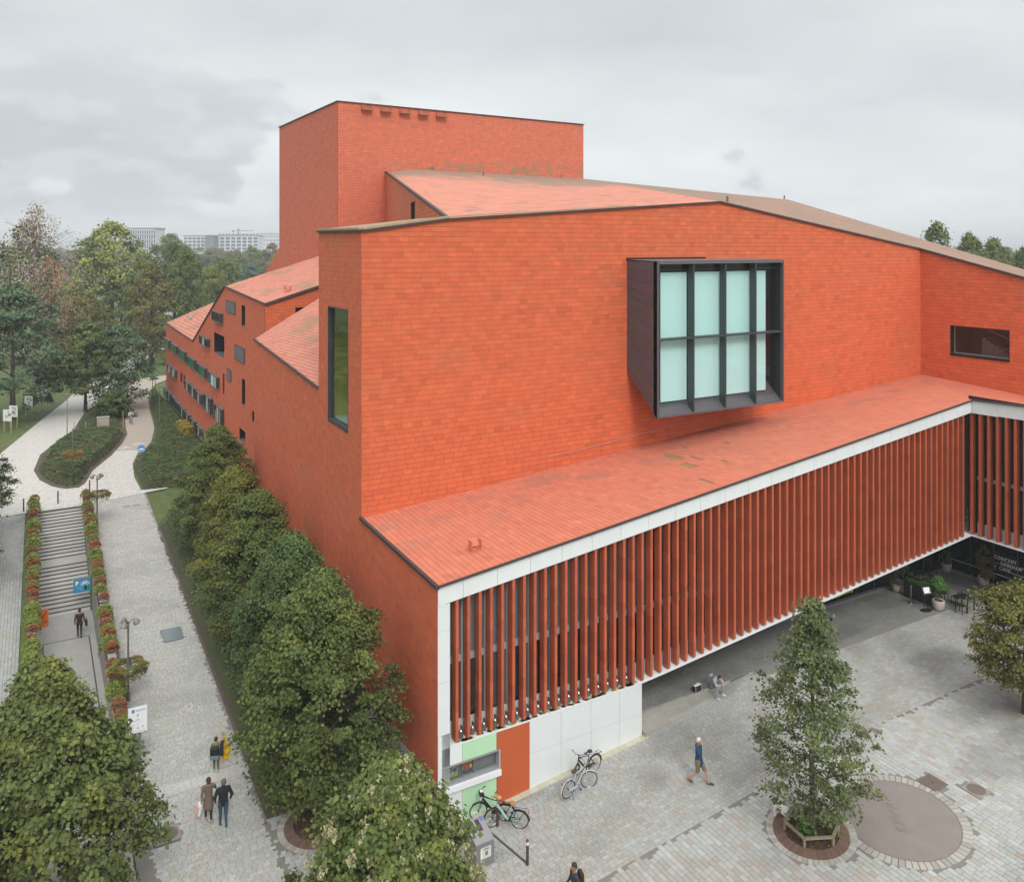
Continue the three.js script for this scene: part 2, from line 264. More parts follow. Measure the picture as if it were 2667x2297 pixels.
{
  const L0 = P(4.39, 8.45, 23.32), P1 = P(22.3, 8.45, 24.64), T1 = P(15.9, 46.6, 29.03), Tm = P(18.32, 46.6, 29.48), T3 = P(38.93, 46.6, 29.33), Q1 = P(49.94, 27.88, 26.45), P3 = P(41.63, 8.45, 21.78), Q2 = P(51.11, 6.47, 20.22), E3 = P(41.63, -12, 16.6), E4 = P(51.11, -12, 15.54);
  for (const f of [[L0, P1, T3], [L0, T3, Tm], [L0, Tm, T1]]) roofFace(f, ridgeT, { len: 0.9, ch: 0.33, dir: X });
  for (const f of [[P1, Q1, T3], [P1, P3, Q1], [P3, Q2, Q1]]) roofFace(f, brownT, { len: 0.9, ch: 0.33 });
  roofFace([P3, E3, E4, Q2], brownT, { len: 0.9, ch: 0.5, dir: Z });
  // the flat strip over the left end of the high wall
  roofFace([P(0, 8.45, 22.71), P(4.39, 8.45, 23.32), P(6.6, 15.6, 23.62)], (p) => clay([0.42, 0.3, 0.2], 0.3));
  roofFace([P(0, 8.45, 22.71), P(6.6, 15.6, 23.62), P(0, 15.17, 22.86)], (p) => clay([0.42, 0.3, 0.2], 0.3));
  const e = new MB(), t = new MB();
  for (const [a, b] of [[P(0, 8.45, 22.71), L0], [L0, P1], [P1, P3]]) { e.beam(a.clone().add(V(0, -0.02, 0.06)), b.clone().add(V(0, -0.02, 0.06)), 0.16, 0.1, W1); }
  e.beam(P3.clone().add(V(-0.06, -0.02, 0)), E3.clone().add(V(-0.06, -0.02, 0)), 0.16, 0.16, W1); e.beam(P(-0.06, 8.4, 22.69), P(-0.06, 15.2, 22.76), 0.16, 0.1, W1);
  t.beam(P(0, 8.45, 22.8), P(4.39, 8.45, 23.41), 0.3, 0.1, W1); t.beam(P(4.39, 8.45, 23.41), P(16, 8.45, 24.24), 0.1, 0.06, W1); t.beam(P(0, 8.4, 22.8), P(0, 15.2, 22.86), 0.3, 0.1, W1);
  // near wing, upper wing and far wing
  const vary = (p) => { const s = 0.65 * sst(0.05, 0.5, fbm(p.x * 0.35, p.z * 0.22, 7, 4)); return clay([0.6, 0.23, 0.16], s, 0.8); };
  const r1 = [P(0, 15.19, 14.42), P(6, 15.19, 17.93), P(6, 30.39, 19.04), P(0, 30.39, 15.53)], r2 = [P(1.5, 33.79, 17.72), P(12, 33.79, 20.9), P(12, 48.79, 21.62), P(1.5, 48.79, 18.37)], r3 = [P(1.5, 66.43, 11.71), P(9, 66.43, 14.9), P(9, 88.36, 15.02), P(1.5, 88.36, 11.89)];
  roofFace([r1[0], r1[1], r1[3]], vary, { gap: 0.02 }); roofFace([r1[1], r1[2], r1[3]], vary, { gap: 0.02 });
  roofFace([r2[0], r2[1], r2[3]], vary); roofFace([r2[1], r2[2], r2[3]], vary); roofFace([r3[0], r3[1], r3[3]], vary, { ch: 0.5, len: 0.9, gap: 0.05 }); roofFace([r3[1], r3[2], r3[3]], vary, { ch: 0.5, len: 0.9, gap: 0.05 });
  roofFace([P(1.5, 48.79, 18.37), P(12, 48.79, 21.6), P(12, 66.43, 15), P(1.5, 66.43, 11.71)].slice(0, 3), vary); roofFace([P(1.5, 48.79, 18.37), P(12, 66.43, 15), P(1.5, 66.43, 11.71)], vary);
  const lt = V(-0.05, 0, 0);
  for (const [a, b] of [[r1[0], r1[3]], [r2[0], r2[3]], [r3[0], r3[3]], [r2[3], r3[0]]]) e.beam(a.clone().add(lt), b.clone().add(lt), 0.14, 0.1, W1);
  e.beam(r2[0].clone().add(V(0, -0.05, 0.06)), r2[1].clone().add(V(0, -0.05, 0.06)), 0.2, 0.18, W1);
  for (const [a, b, h, w] of [[11.17, 46.55, 35.46, 0]]) { e.beam(P(11.1, 46.55, 35.46), P(38.95, 46.55, 35.3), 0.16, 0.08, W1); e.beam(P(11.12, 46.5, 35.46), P(11.12, 68.2, 35.7), 0.16, 0.08, W1); }
  e.build('roof_edge', M.trim, hall); t.build('roof_edge', M.moss, hall);
}
// low roof over the white frame: strips of tiles running up from the fascia
{
  const h1 = (a, b) => lerp(9.21 + 0.1139 * a, 9.37 + 0.0831 * a, b / 8.45), bm = (a) => clamp((a - 33.81) * 1.0806, 0, 8.45);
  const base = new MB(), mb = new MB(), missing = [[16, 4.6, 3], [15.5, 3.3, 2], [16.6, 3.9, 2], [14.4, 1.0, 1], [17.2, 2.4, 1], [19.5, 5.2, 1], [17.5, 6.3, 1]], bare = new MB();
  for (let i = 0; i < 24; i++) { const a0 = i * 41.63 / 24, a1 = a0 + 41.63 / 24; base.quad(P(a0, bm(a0), h1(a0, bm(a0)) - 0.02), P(a1, bm(a1), h1(a1, bm(a1)) - 0.02), P(a1, 8.45, h1(a1, 8.45) - 0.02), P(a0, 8.45, h1(a0, 8.45) - 0.02), W1); }
  const h2 = (a, b) => { const s = (a - 33.81) / 7.82; return lerp(13.06 - 0.045 * b, 12.367 + 0.0548 * b, s); };
  for (let i = 0; i < 12; i++) { const a0 = 33.81 + i * 7.82 / 12, a1 = a0 + 7.82 / 12; base.quad(P(a0, -12, h2(a0, -12) - 0.02), P(a1, -12, h2(a1, -12) - 0.02), P(a1, bm(a1), h2(a1, bm(a1)) - 0.02), P(a0, bm(a0), h2(a0, bm(a0)) - 0.02), W1); }
  const roof = base.build('roof', M.joint, hall);
  const TERR = [0.6, 0.185, 0.11]; let own = 220; const ownMats = [0, 1, 2, 3, 4].map((i) => mat('roofOwn' + i, TERR.map((c) => c * (0.85 + 0.075 * i)), 0.7, { map: grime }));
  const tileAt = (f, a0, a1, q0, q1, far) => {
    const k0 = clay(TERR, 0, 0.75), greyness = 0.5 * sst(0, 0.5, fbm(a0 * 0.25, q0 * 0.5, 6, 3)) * sst(1.5, 6, q0), k = [lerp(k0[0], 0.36, greyness), lerp(k0[1], 0.17, greyness), lerp(k0[2], 0.125, greyness)];
    const c = f(a0, a1, q0, q1), n = c[1].clone().sub(c[0]).cross(c[3].clone().sub(c[0])).normalize(); if (n.y < 0) n.negate();
    const t = c.map((p) => p.clone().addScaledVector(n, 0.012 + RT() * 0.004)), b = c.map((p) => p.clone().addScaledVector(n, -0.01));
    const m = new MB(); const dst = own > 0 && far < 9 && q1 < 4 ? m : mb;
    dst.quad(t[0], t[1], t[2], t[3], k); for (let i = 0; i < 4; i++) { const j = (i + 1) % 4; dst.quad(b[i], b[j], t[j], t[i], k); }
    if (dst === m) { own--; m.build('roof_tile', ownMats[clamp(Math.round((k[0] / TERR[0] - 0.85) / 0.075), 0, 4)], roof); }
  };
  for (let a = 0.02; a < 41.4; a += 0.2475) for (let b = bm(a) + 0.02 - RT() * 0.5; b < 8.42; b += 0.5) {
    const a1 = Math.min(a + 0.231, 41.6), b0 = Math.max(b, bm(a) + 0.01), b1 = Math.min(b + 0.496, 8.43); if (b1 - b0 < 0.06) continue;
    if (missing.some(([x, y, n]) => Math.abs(x - a) < 0.14 && b0 > y - 0.3 && b0 < y + 0.5 * n - 0.25)) { bare.quad(P(a, b0, h1(a, b0) - 0.008), P(a1, b0, h1(a1, b0) - 0.008), P(a1, b1, h1(a1, b1) - 0.008), P(a, b1, h1(a, b1) - 0.008), [0.3 + RT() * 0.06, 0.2, 0.1]); continue; }
    tileAt((x0, x1, q0, q1) => { const u = Math.max(q0, bm(x1) + 0.01); return [P(x0, q0, h1(x0, q0)), P(x1, Math.min(u, q1), h1(x1, Math.min(u, q1))), P(x1, q1, h1(x1, q1)), P(x0, q1, h1(x0, q1))]; }, a, a1, b0, b1, a);
  }
  for (let b = -12; b < 8.2; b += 0.2475) for (let a = 33.83 - RT() * 0.5; a < 41.6; a += 0.5) {
    const lim = 33.81 + Math.max(0, b + 0.231) / 1.0806, a0 = Math.max(a, lim + 0.01), a1 = Math.min(a + 0.496, 41.61); if (a1 - a0 < 0.06) continue;
    tileAt((x0, x1, q0, q1) => [P(x0, q0, h2(x0, q0)), P(x1, q0, h2(x1, q0)), P(x1, q1, h2(x1, q1)), P(x0, q1, h2(x0, q1))], a0, a1, b, b + 0.231, 99);
  }
  tag(mb.build('tile_cladding', M.roofTile, roof), null, null, null, 'stuff'); bare.build('bare_patch', mat('bare', null, 0.95, { vertexColors: true, map: grime }), roof);
  const e = new MB(); e.beam(P(-0.02, -0.06, 9.23), P(33.81, -0.06, 13.08), 0.1, 0.07, W1); e.beam(P(33.76, -0.05, 13.09), P(33.76, -12, 13.62), 0.1, 0.07, W1); e.beam(P(-0.05, -0.1, 9.22), P(-0.05, 8.45, 9.39), 0.14, 0.14, [1, 1, 1]); e.build('roof_edge', M.trim, hall);
}
// ---- windows of the red walls
function pane(parent, m, q, name = 'pane') { const g = new MB(); g.quad(...q, W1); return g.build(name, m, parent); }
{ // tall corner window in the side wall
  const f = new MB(), b0 = 10.31, b1 = 13.53, y0 = 12.96, y1 = 18.91;
  const w = (x0, x1, p0, p1, h0, h1, k = W1) => f.box(x0, x1, h0, h1, -p1, -p0, k);
  w(-0.03, 0.28, b0, b0 + 0.05, y0, y1); w(-0.03, 0.28, b1 - 0.05, b1, y0, y1); w(-0.03, 0.28, b0 + 0.05, b1 - 0.05, y1 - 0.06, y1); w(-0.05, 0.28, b0 + 0.05, b1 - 0.05, y0, y0 + 0.2); w(0.12, 0.18, b1 - 0.2, b1 - 0.12, y0 + 0.2, y1 - 0.06);
  const win = f.build('window', mat('winFrame', [0.045, 0.047, 0.055], 0.5), hall);
  pane(win, M.glass, [P(0.15, b0 + 0.05, y0 + 0.2), P(0.15, b1 - 0.05, y0 + 0.2), P(0.15, b1 - 0.05, y1 - 0.06), P(0.15, b0 + 0.05, y1 - 0.06)]);
  const r = new MB(); r.quad(P(3, b0 - 1, y0), P(3, b1 + 1, y0), P(3, b1 + 1, y1), P(3, b0 - 1, y1), [0.02, 0.05, 0.03]); r.quad(P(0.3, b1 + 0.2, y0), P(3, b1 + 0.2, y0), P(3, b1 + 0.2, y1), P(0.3, b1 + 0.2, y1), [0.36, 0.36, 0.06]); r.quad(P(0.3, b0 - 0.8, y0), P(3, b0 - 0.8, y0), P(3, b0 - 0.8, y1), P(0.3, b0 - 0.8, y1), [0.03, 0.07, 0.04]);
  r.quad(P(0.3, b0 - 0.8, y0 + 0.18), P(3, b0 - 0.8, y0 + 0.18), P(3, b1 + 0.2, y0 + 0.18), P(0.3, b1 + 0.2, y0 + 0.18), [0.42, 0.48, 0.42]); r.quad(P(0.3, b0 - 0.8, y1 + 0.1), P(3, b0 - 0.8, y1 + 0.1), P(3, b1 + 0.2, y1 + 0.1), P(0.3, b1 + 0.2, y1 + 0.1), [0.2, 0.24, 0.2]);
  r.build('room', mat('room', null, 0.8, { vertexColors: true }), win);
  const s = new MB(); s.box(0.9, 0.96, y0 + 0.5, y0 + 1.5, -b0 - 1.15, -b0 - 0.55, [0.5, 0.42, 0.04]); s.box(0.9, 0.97, y0 + 1.5, y0 + 1.7, -b0 - 1.2, -b0 - 0.5, [0.35, 0.4, 0.38]); s.box(0.5, 1.0, y0 + 0.2, y0 + 0.5, -b0 - 0.9, -b0 - 0.3, [0.05, 0.06, 0.08]); s.build('signboard', mat('room', null), win);
}
// boxed windows of the wing: dark frames that stand out from the wall
const blindG = mat('blindG', [0.02, 0.2, 0.04], 0.3), blindW = mat('blindW', [0.62, 0.64, 0.64], 0.5), blindD = mat('blindD', [0.13, 0.13, 0.135], 0.7), frameM = mat('frameM', null, 0.55, { vertexColors: true }), tealGlass = mat('tealGlass', [0.02, 0.1, 0.13], 0.05, { physical: true }), cream = mat('cream', [0.4, 0.41, 0.36], 0.5);
function boxWindow(b0, b1, y0, y1, kind, label) {
  const x = 1.5, pr = 0.34, f = new MB(), t = 0.12, K = [0.032, 0.027, 0.026], L = [0.13, 0.12, 0.12];
  f.box(x - pr, x + 0.05, y1 - 0.08, y1, -b1, -b0, L); f.box(x - pr, x + 0.05, y0, y0 + 0.09, -b1, -b0, L);
  f.box(x - pr, x + 0.05, y0 + 0.09, y1 - 0.08, -b0 - t, -b0, K); f.box(x - pr, x + 0.05, y0 + 0.09, y1 - 0.08, -b1, -b1 + t, K);
  const w = tag(f.build('window', frameM, hall), label);
  const n = kind === 'louvre' ? 4 : 3, W = (b1 - b0 - 2 * t) / n;
  for (let i = 0; i < n; i++) {
    const c = b1 - t - i * W, m = kind === 'green' ? (i === 0 ? tealGlass : blindG) : kind === 'white' ? [tealGlass, blindW, cream][i % 3] : kind === 'louvre' ? M.glassDark : [M.glassDark, cream, M.glassDark][i % 3];
    const g = new MB(); const gap = 0.05; g.box(x - 0.3, x - 0.26, y0 + 0.09, y1 - 0.08, -c + gap, -c + W - gap, W1); g.build('pane', m, w);
  }
  const s = new MB(); for (let i = 1; i < n; i++) { const c = b1 - t - i * W; s.box(x - 0.32, x - 0.26, y0 + 0.09, y1 - 0.08, -c - 0.05, -c + 0.05, K); } s.build('mullion', frameM, w);
}
for (const [a, b, c, d, k] of [[83.63, 88.3, 9.01, 10.06, 'green'], [77.14, 81.78, 8.94, 10.01, 'green'], [70.7, 75.33, 8.88, 10.05, 'green'], [64.13, 68.78, 8.86, 9.93, 'green'], [57.7, 62.31, 8.84, 9.9, 'green'], [51.28, 55.65, 8.76, 9.91, 'white'], [56.17, 60.67, 12.04, 12.94, 'dark'], [49.6, 53.6, 14.96, 15.91, 'louvre'],
  [81.89, 84.99, 5.99, 7.05, 'white'], [78.2, 81.21, 5.98, 7.03, 'white'], [67.4, 70.47, 5.92, 6.97, 'dark'], [63.64, 66.57, 5.86, 6.99, 'dark'], [59.8, 62.79, 5.86, 6.97, 'dark'], [54.53, 57.95, 5.78, 7.38, 'dark'], [49.14, 52.49, 5.79, 7.32, 'dark'],
  [85.47, 88.3, 2.47, 3.65, 'dark'], [81.78, 85.29, 2.42, 3.61, 'dark'], [78.1, 81.21, 2.42, 3.59, 'louvre'], [74.83, 78.0, 2.44, 3.5, 'louvre'], [71.17, 74.08, 2.46, 3.54, 'dark'], [67.31, 70.38, 2.49, 3.54, 'dark'], [63.64, 66.53, 2.5, 3.51, 'dark'], [59.8, 62.71, 2.5, 3.49, 'dark'], [56.2, 59, 2.5, 3.49, 'dark'], [52.6, 55.2, 2.5, 3.49, 'dark']]) boxWindow(a, b, c, d, k);
for (const [a, b, c, d] of [[44.17, 48.2, 16.15, 17.2], [40.51, 44.44, 12.4, 13.65], [45.93, 47.71, 10.2, 11.19]]) { const f = new MB(); f.box(1.42, 1.52, c, d, -b, -a, [0.06, 0.035, 0.03]); const w = f.build('window', frameM, hall); const g = new MB(); g.box(1.39, 1.44, c + 0.07, d - 0.07, -b + 0.35, -a - 0.1, W1); g.build('blind', blindD, w); }
for (const [k, [a, b, c, d]] of Object.entries(wing)) { const f = new MB(), deep = k === 'loggia' ? 2.2 : 1.1; // dark openings set into the wall, with a zinc sill
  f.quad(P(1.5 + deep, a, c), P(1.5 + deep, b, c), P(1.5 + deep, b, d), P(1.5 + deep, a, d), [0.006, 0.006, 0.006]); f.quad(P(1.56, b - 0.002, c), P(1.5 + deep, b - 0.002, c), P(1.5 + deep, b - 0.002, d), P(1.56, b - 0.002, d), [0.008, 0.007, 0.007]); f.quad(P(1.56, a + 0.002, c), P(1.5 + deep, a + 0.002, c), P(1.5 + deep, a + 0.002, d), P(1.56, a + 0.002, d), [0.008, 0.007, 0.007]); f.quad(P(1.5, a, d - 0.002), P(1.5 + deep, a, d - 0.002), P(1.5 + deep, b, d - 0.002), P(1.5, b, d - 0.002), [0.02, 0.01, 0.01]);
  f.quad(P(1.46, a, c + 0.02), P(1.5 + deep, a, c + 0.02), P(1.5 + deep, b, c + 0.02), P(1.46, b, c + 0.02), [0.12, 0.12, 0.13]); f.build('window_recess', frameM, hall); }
{ const f = new MB(); f.box(3.75, 4.45, 16.1, 17.35, -34.08, -34.03, W1); f.build('window', M.black, hall);
  const O = P(4.39, 8.45, 0), d = P(15.9, 46.61, 0).sub(O).normalize(), n = V(d.z, 0, -d.x), g = new MB(); const q = (u, h) => O.clone().addScaledVector(d, u).setY(h).addScaledVector(n, Math.sign(n.x) * 0.2); g.quad(q(14.1, 22.6), q(17, 22.6), q(17, 25), q(14.1, 25), W1); g.build('window', M.black, hall); }
{ // window in the far right wall, with stairs behind the glass
  const b0 = 2.19, b1 = 6.21, y0 = 14.55, y1 = 16.53, x = 41.63, f = new MB();
  f.box(x - 0.06, x + 0.3, y0 - 0.1, y0 + 0.06, -b1, -b0, [0.01, 0.01, 0.01]); f.box(x - 0.03, x + 0.3, y1 - 0.05, y1, -b1, -b0, [0.01, 0.01, 0.01]); f.box(x - 0.03, x + 0.3, y0 + 0.06, y1 - 0.05, -b1, -b1 + 0.07, [0.01, 0.01, 0.01]); f.box(x - 0.03, x + 0.3, y0 + 0.06, y1 - 0.05, -b0 - 0.05, -b0, [0.01, 0.01, 0.01]);
  const w = f.build('window', frameM, hall); pane(w, M.glass, [P(x + 0.12, b0, y0), P(x + 0.12, b1, y0), P(x + 0.12, b1, y1), P(x + 0.12, b0, y1)]);
  const r = new MB(); r.quad(P(x + 3, b0 - 2, y0 - 1), P(x + 3, b1 + 2, y0 - 1), P(x + 3, b1 + 2, y1 + 0.5), P(x + 3, b0 - 2, y1 + 0.5), [0.06, 0.04, 0.035]); r.quad(P(x + 0.3, b1 + 0.02, y0), P(x + 0.6, b1 + 0.02, y0), P(x + 0.6, b1 + 0.02, y1), P(x + 0.3, b1 + 0.02, y1), [0.5, 0.42, 0.22]); r.quad(P(x + 0.6, b1 + 0.3, y0), P(x + 3, b1 + 0.3, y0), P(x + 3, b1 + 0.3, y1), P(x + 0.6, b1 + 0.3, y1), [0.06, 0.04, 0.035]); r.box(x + 0.3, x + 0.5, y0 + 0.06, y0 + 0.1, -b1, -b0, [0.4, 0.42, 0.44]);
  for (let i = 0; i < 9; i++) r.box(x + 1, x + 2, y0 - 0.4, y0 + 1.2 - 0.16 * i, -4.6 + 0.28 * i, -4.32 + 0.28 * i, [0.11, 0.1, 0.1]); r.beam(P(x + 0.95, 4.4, y1 - 0.1), P(x + 0.95, 2.0, y0 + 1.0), 0.05, 0.05, [0.22, 0.15, 0.11]); r.beam(P(x + 0.8, 3.6, y0 + 0.3), P(x + 0.8, 2.1, y0 + 0.95), 0.05, 0.05, [0.22, 0.15, 0.11]); r.quad(P(x + 0.3, b0 - 2, y1 + 0.1), P(x + 3, b0 - 2, y1 + 0.1), P(x + 3, b1 + 2, y1 + 0.1), P(x + 0.3, b1 + 2, y1 + 0.1), [0.05, 0.03, 0.03]); r.quad(P(x + 0.3, b0 - 2, y0 - 0.5), P(x + 3, b0 - 2, y0 - 0.5), P(x + 3, b1 + 2, y0 - 0.5), P(x + 0.3, b1 + 2, y0 - 0.5), [0.05, 0.04, 0.04]);
  r.build('stair_hall', mat('room', null), w);
}
// ---- the big zinc bay window
{
  const a0 = 15.39, a1 = 24.92, bf = 5.84, bb = 8.45, T = 21.18, F = 12.86, K = 15.03, ZN = [0.105, 0.098, 0.112];
  const f = new MB(), z = (x0, x1, y0, y1, p0, p1, k = ZN) => f.box(x0, x1, y0, y1, -p1, -p0, k);
  z(a0, a0 + 0.16, F, T, bf, bf + 0.3); z(a1 - 0.1, a1, F, T, bf, bf + 0.3); z(a0 + 0.16, a1 - 0.1, T - 0.16, T, bf, bf + 0.3, [0.14, 0.14, 0.15]); z(a0 + 0.16, a1 - 0.1, F, F + 0.1, bf, bf + 0.3, [0.12, 0.12, 0.12]);
  const bay = f.build('bay_window', M.zinc, hall);
  const s = new MB(); // zinc boards of the sides, fanning out to the sloping underside
  for (let i = 0; i < 13; i++) for (const [x, out] of [[a0 + 0.02, -1], [a1 - 0.02, 1]]) {
    const y = (t, b) => lerp(T, lerp(F, K, (b - bf) / (bb - bf)), t), t0 = i / 13, t1 = (i + 1) / 13, g = 0.012, k = ZN.map((c) => c * (0.9 + 0.2 * RT()));
    const q = [P(x, bf + 0.02, y(t0, bf) - g), P(x, bb, y(t0, bb) - g), P(x, bb, y(t1, bb)), P(x, bf + 0.02, y(t1, bf))];
    if (out < 0) { const m = new MB(); m.hex([...q, ...q.map((p) => p.clone().setX(x - 0.02))], k); m.build('board', M.zinc, bay); } else s.hex([...q, ...q.map((p) => p.clone().setX(x + 0.02))], k);
  }
  s.quad(P(a0 + 0.02, bf, F), P(a1 - 0.02, bf, F), P(a1 - 0.02, bb, K), P(a0 + 0.02, bb, K), ZN); s.quad(P(a0 + 0.03, bf, T - 0.04), P(a0 + 0.03, bb, T - 0.04), P(a0 + 0.03, bb, K), P(a0 + 0.03, bf, F), [0.03, 0.03, 0.03]);
  s.quad(P(a0 - 0.03, bf - 0.02, T + 0.005), P(a1 + 0.02, bf - 0.02, T + 0.005), P(a1 + 0.02, bb, T + 0.06), P(a0 - 0.03, bb, T + 0.06), [0.16, 0.165, 0.18]); s.build('casing', M.zinc, bay);
  const bx = new MB(); bx.box(a0 - 0.05, 21.2, T + 0.03, T + 0.16, -bb - 0.02, -bb + 0.05, [0.02, 0.015, 0.015]); bx.build('flashing', M.zinc, bay);
  const In = new MB(), D = [0.025, 0.035, 0.035]; // the room behind
  In.quad(P(a0 + 0.2, 9.4, K - 2), P(a1 - 0.1, 9.4, K - 2), P(a1 - 0.1, 9.4, T), P(a0 + 0.2, 9.4, T), [0.02, 0.022, 0.022]); In.quad(P(a0 + 0.16, bf + 0.3, F + 0.1), P(a1 - 0.1, bf + 0.3, F + 0.1), P(a1 - 0.1, bb, K + 0.1), P(a0 + 0.16, bb, K + 0.1), [0.05, 0.07, 0.065]); In.quad(P(a0 + 0.16, bf + 0.3, T - 0.16), P(a1 - 0.1, bf + 0.3, T - 0.16), P(a1 - 0.1, bb, T - 0.16), P(a0 + 0.16, bb, T - 0.16), D); In.quad(P(a1 - 0.11, bf + 0.2, F), P(a1 - 0.11, bb, F), P(a1 - 0.11, bb, T), P(a1 - 0.11, bf + 0.2, T), [0.022, 0.024, 0.024]);
  In.build('lining', mat('room', null), bay);
  const gM = mat('zincGreen', [0.04, 0.055, 0.055], 0.4), bl = mat('bayBlind', [0.62, 0.84, 0.84], 0.85), ms = [17.98, 20.33, 22.67];
  for (const a of ms) { const m = new MB(); m.box(a - 0.04, a + 0.04, F + 0.1, T - 0.16, -bf - 0.5, -bf - 0.02, W1); m.build('mullion', gM, bay); }
  const tr = new MB(); tr.box(a0 + 0.16, a1 - 0.1, 16.94, 17.04, -bf - 0.5, -bf - 0.04, W1); tr.box(a0 + 0.16, a1 - 0.1, T - 0.5, T - 0.46, -bf - 0.5, -bf - 0.44, W1); tr.build('transom', gM, bay);
  const E = [a0 + 0.16, ...ms, a1 - 0.1];
  for (let i = 0; i < 4; i++) for (const [y0, y1] of [[F + 0.1, 16.94], [17.04, T - 0.16]]) pane(bay, M.glass, [P(E[i] + 0.04, bf + 0.5, y0), P(E[i + 1] - 0.04, bf + 0.5, y0), P(E[i + 1] - 0.04, bf + 0.5, y1), P(E[i] + 0.04, bf + 0.5, y1)]);
  for (const [x0, x1] of [[16.15, 18.0], [18.14, 20.44], [20.58, 22.8], [22.9, 24.08]]) { const m = new MB(); m.box(x0, x1, 13.55, 20.55, -bf - 0.67, -bf - 0.64, W1); m.build('blind', bl, bay); }
}
// ---- the white frame with the clay fins
const soff = (a) => a < 9.69 ? 3.1 : 3.1 + 0.0917 * (a - 9.69), fasB = (a) => 8.47 + 0.1152 * a, fasT = (a) => 9.2 + 0.1139 * a;
{
  const frame = new THREE.Group(); frame.name = 'white_frame'; hall.add(frame);
  const pw = (k) => { const r = 0.985 + 0.03 * RT(); return [0.74 * r * (k ?? 1), 0.775 * r * (k ?? 1), 0.785 * r * (k ?? 1)]; };
  const prism = (q, z0, z1, c, name = 'panel', m = M.whiteP, par = frame) => { const b = new MB(); b.hex([...q.map(([a, h]) => V(a, h, z0)), ...q.map(([a, h]) => V(a, h, z1))], c ?? pw()); return b.build(name, m, par); };
  const J = [0]; for (let a = 1.06; a < 33.7; a += 1.5) J.push(a); J.push(33.8);
  for (let i = 0; i < J.length - 1; i++) { const a = J[i] + 0.008, b = J[i + 1] - 0.008; prism([[a, fasB(a)], [b, fasB(b)], [b, fasT(b)], [a, fasT(a)]], -0.1, 0); prism([[a, fasB(a)], [b, fasB(b)], [b, fasB(b) + 0.5], [a, fasB(a) + 0.5]], -0.75, -0.101, pw(0.8), 'header'); }
  for (const [y0, y1] of [[-0.2, 1.6], [1.6, 3.58], [3.58, 5.55], [5.55, 7.51], [7.51, 8.5]]) { if (y0 < 3) continue; prism([[0.002, y0 + 0.006], [0.5, y0 + 0.006], [0.5, y1 - 0.006], [0.002, y1 - 0.006]], -0.35, 0); }
  const C = [0.002, 1.02, 2.51, 4.01, 5.51, 7, 8.49, 9.69], Wn = [0.17, 2.65, 1.38, 2.36];
  const lime = [0.46, 0.72, 0.47], red = [0.5, 0.1, 0.03];
  for (let i = 0; i < 7; i++) {
    const a = C[i] + 0.006, b = C[i + 1] - 0.006, spl = i === 1 || i === 2 ? [[-0.3, 3.04]] : [[-0.3, 1.725], [1.735, 3.04]];
    for (const [y0, y1] of (i === 0 ? [[-0.3, 1.6], [1.61, 3.57]] : spl)) for (const r of minus([a, b, y0, y1], Wn)) { if (r[1] - r[0] < 0.01 || r[3] - r[2] < 0.02) continue; if (i === 0 && r[3] > 3.05) { prism([[r[0], r[2]], [0.5, r[2]], [0.5, r[3]], [r[0], r[3]]], -0.3, 0); prism([[0.5, r[2]], [r[1], r[2]], [r[1], 3.04], [0.5, 3.04]], -0.3, 0); } else prism([[r[0], r[2]], [r[1], r[2]], [r[1], r[3]], [r[0], r[3]]], -0.3, 0, i === 1 ? lime : i === 2 ? red : pw(0.93)); }
  }
  prism([[9.39, -0.3], [9.68, -0.3], [9.68, 3.04], [9.39, 3.04]], -3.85, -0.302, pw(0.9));
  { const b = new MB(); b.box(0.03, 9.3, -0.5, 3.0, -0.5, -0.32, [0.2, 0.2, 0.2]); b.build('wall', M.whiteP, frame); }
  // the strip window with two posters, and its sill
  const f = new MB(), FR = [0.3, 0.31, 0.32]; f.box(0.17, 0.22, 1.6, 2.34, -0.28, 0.03, FR); f.box(2.6, 2.65, 1.6, 2.34, -0.28, 0.05, [0.45, 0.46, 0.47]); f.box(0.22, 2.6, 2.3, 2.34, -0.28, 0.02, FR); f.box(0.22, 2.6, 1.6, 1.64, -0.28, 0.02, FR); f.box(0.15, 2.67, 1.38, 1.59, -0.28, 0.12, [0.78, 0.79, 0.82]);
  const win = f.build('window', M.whiteP, hall); const r = new MB(); r.quad(V(0.1, 1.2, -1.4), V(2.8, 1.2, -1.4), V(2.8, 2.6, -1.4), V(0.1, 2.6, -1.4), [0.04, 0.042, 0.04]); r.quad(V(0.1, 1.3, -0.3), V(2.8, 1.3, -0.3), V(2.8, 1.3, -1.4), V(0.1, 1.3, -1.4), [0.05, 0.05, 0.045]); r.quad(V(0.1, 2.5, -0.3), V(2.8, 2.5, -0.3), V(2.8, 2.5, -1.4), V(0.1, 2.5, -1.4), [0.05, 0.05, 0.05]); r.quad(V(0.1, 1.2, -0.3), V(0.1, 2.6, -0.3), V(0.1, 2.6, -1.4), V(0.1, 1.2, -1.4), [0.03, 0.03, 0.03]); r.box(1.9, 2.2, 1.4, 1.7, -0.8, -0.5, [0.08, 0.06, 0.04]); r.build('room', mat('room', null), win);
  const poster = (w, draw) => new THREE.MeshStandardMaterial({ map: canvas(128, 160, draw), roughness: 0.6 });
  const p1 = poster(0, (c) => { c.fillStyle = '#8d8489'; c.fillRect(0, 0, 128, 160); for (let i = 0; i < 14; i++) { c.fillStyle = ['#4b474d', '#6f676c', '#a89fa2'][i % 3]; c.beginPath(); c.ellipse(20 + (i * 37) % 95, 30 + (i * 53) % 85, 16, 26, i, 0, 7); c.fill(); } c.fillStyle = '#9a9a2e'; c.fillRect(0, 128, 128, 32); });
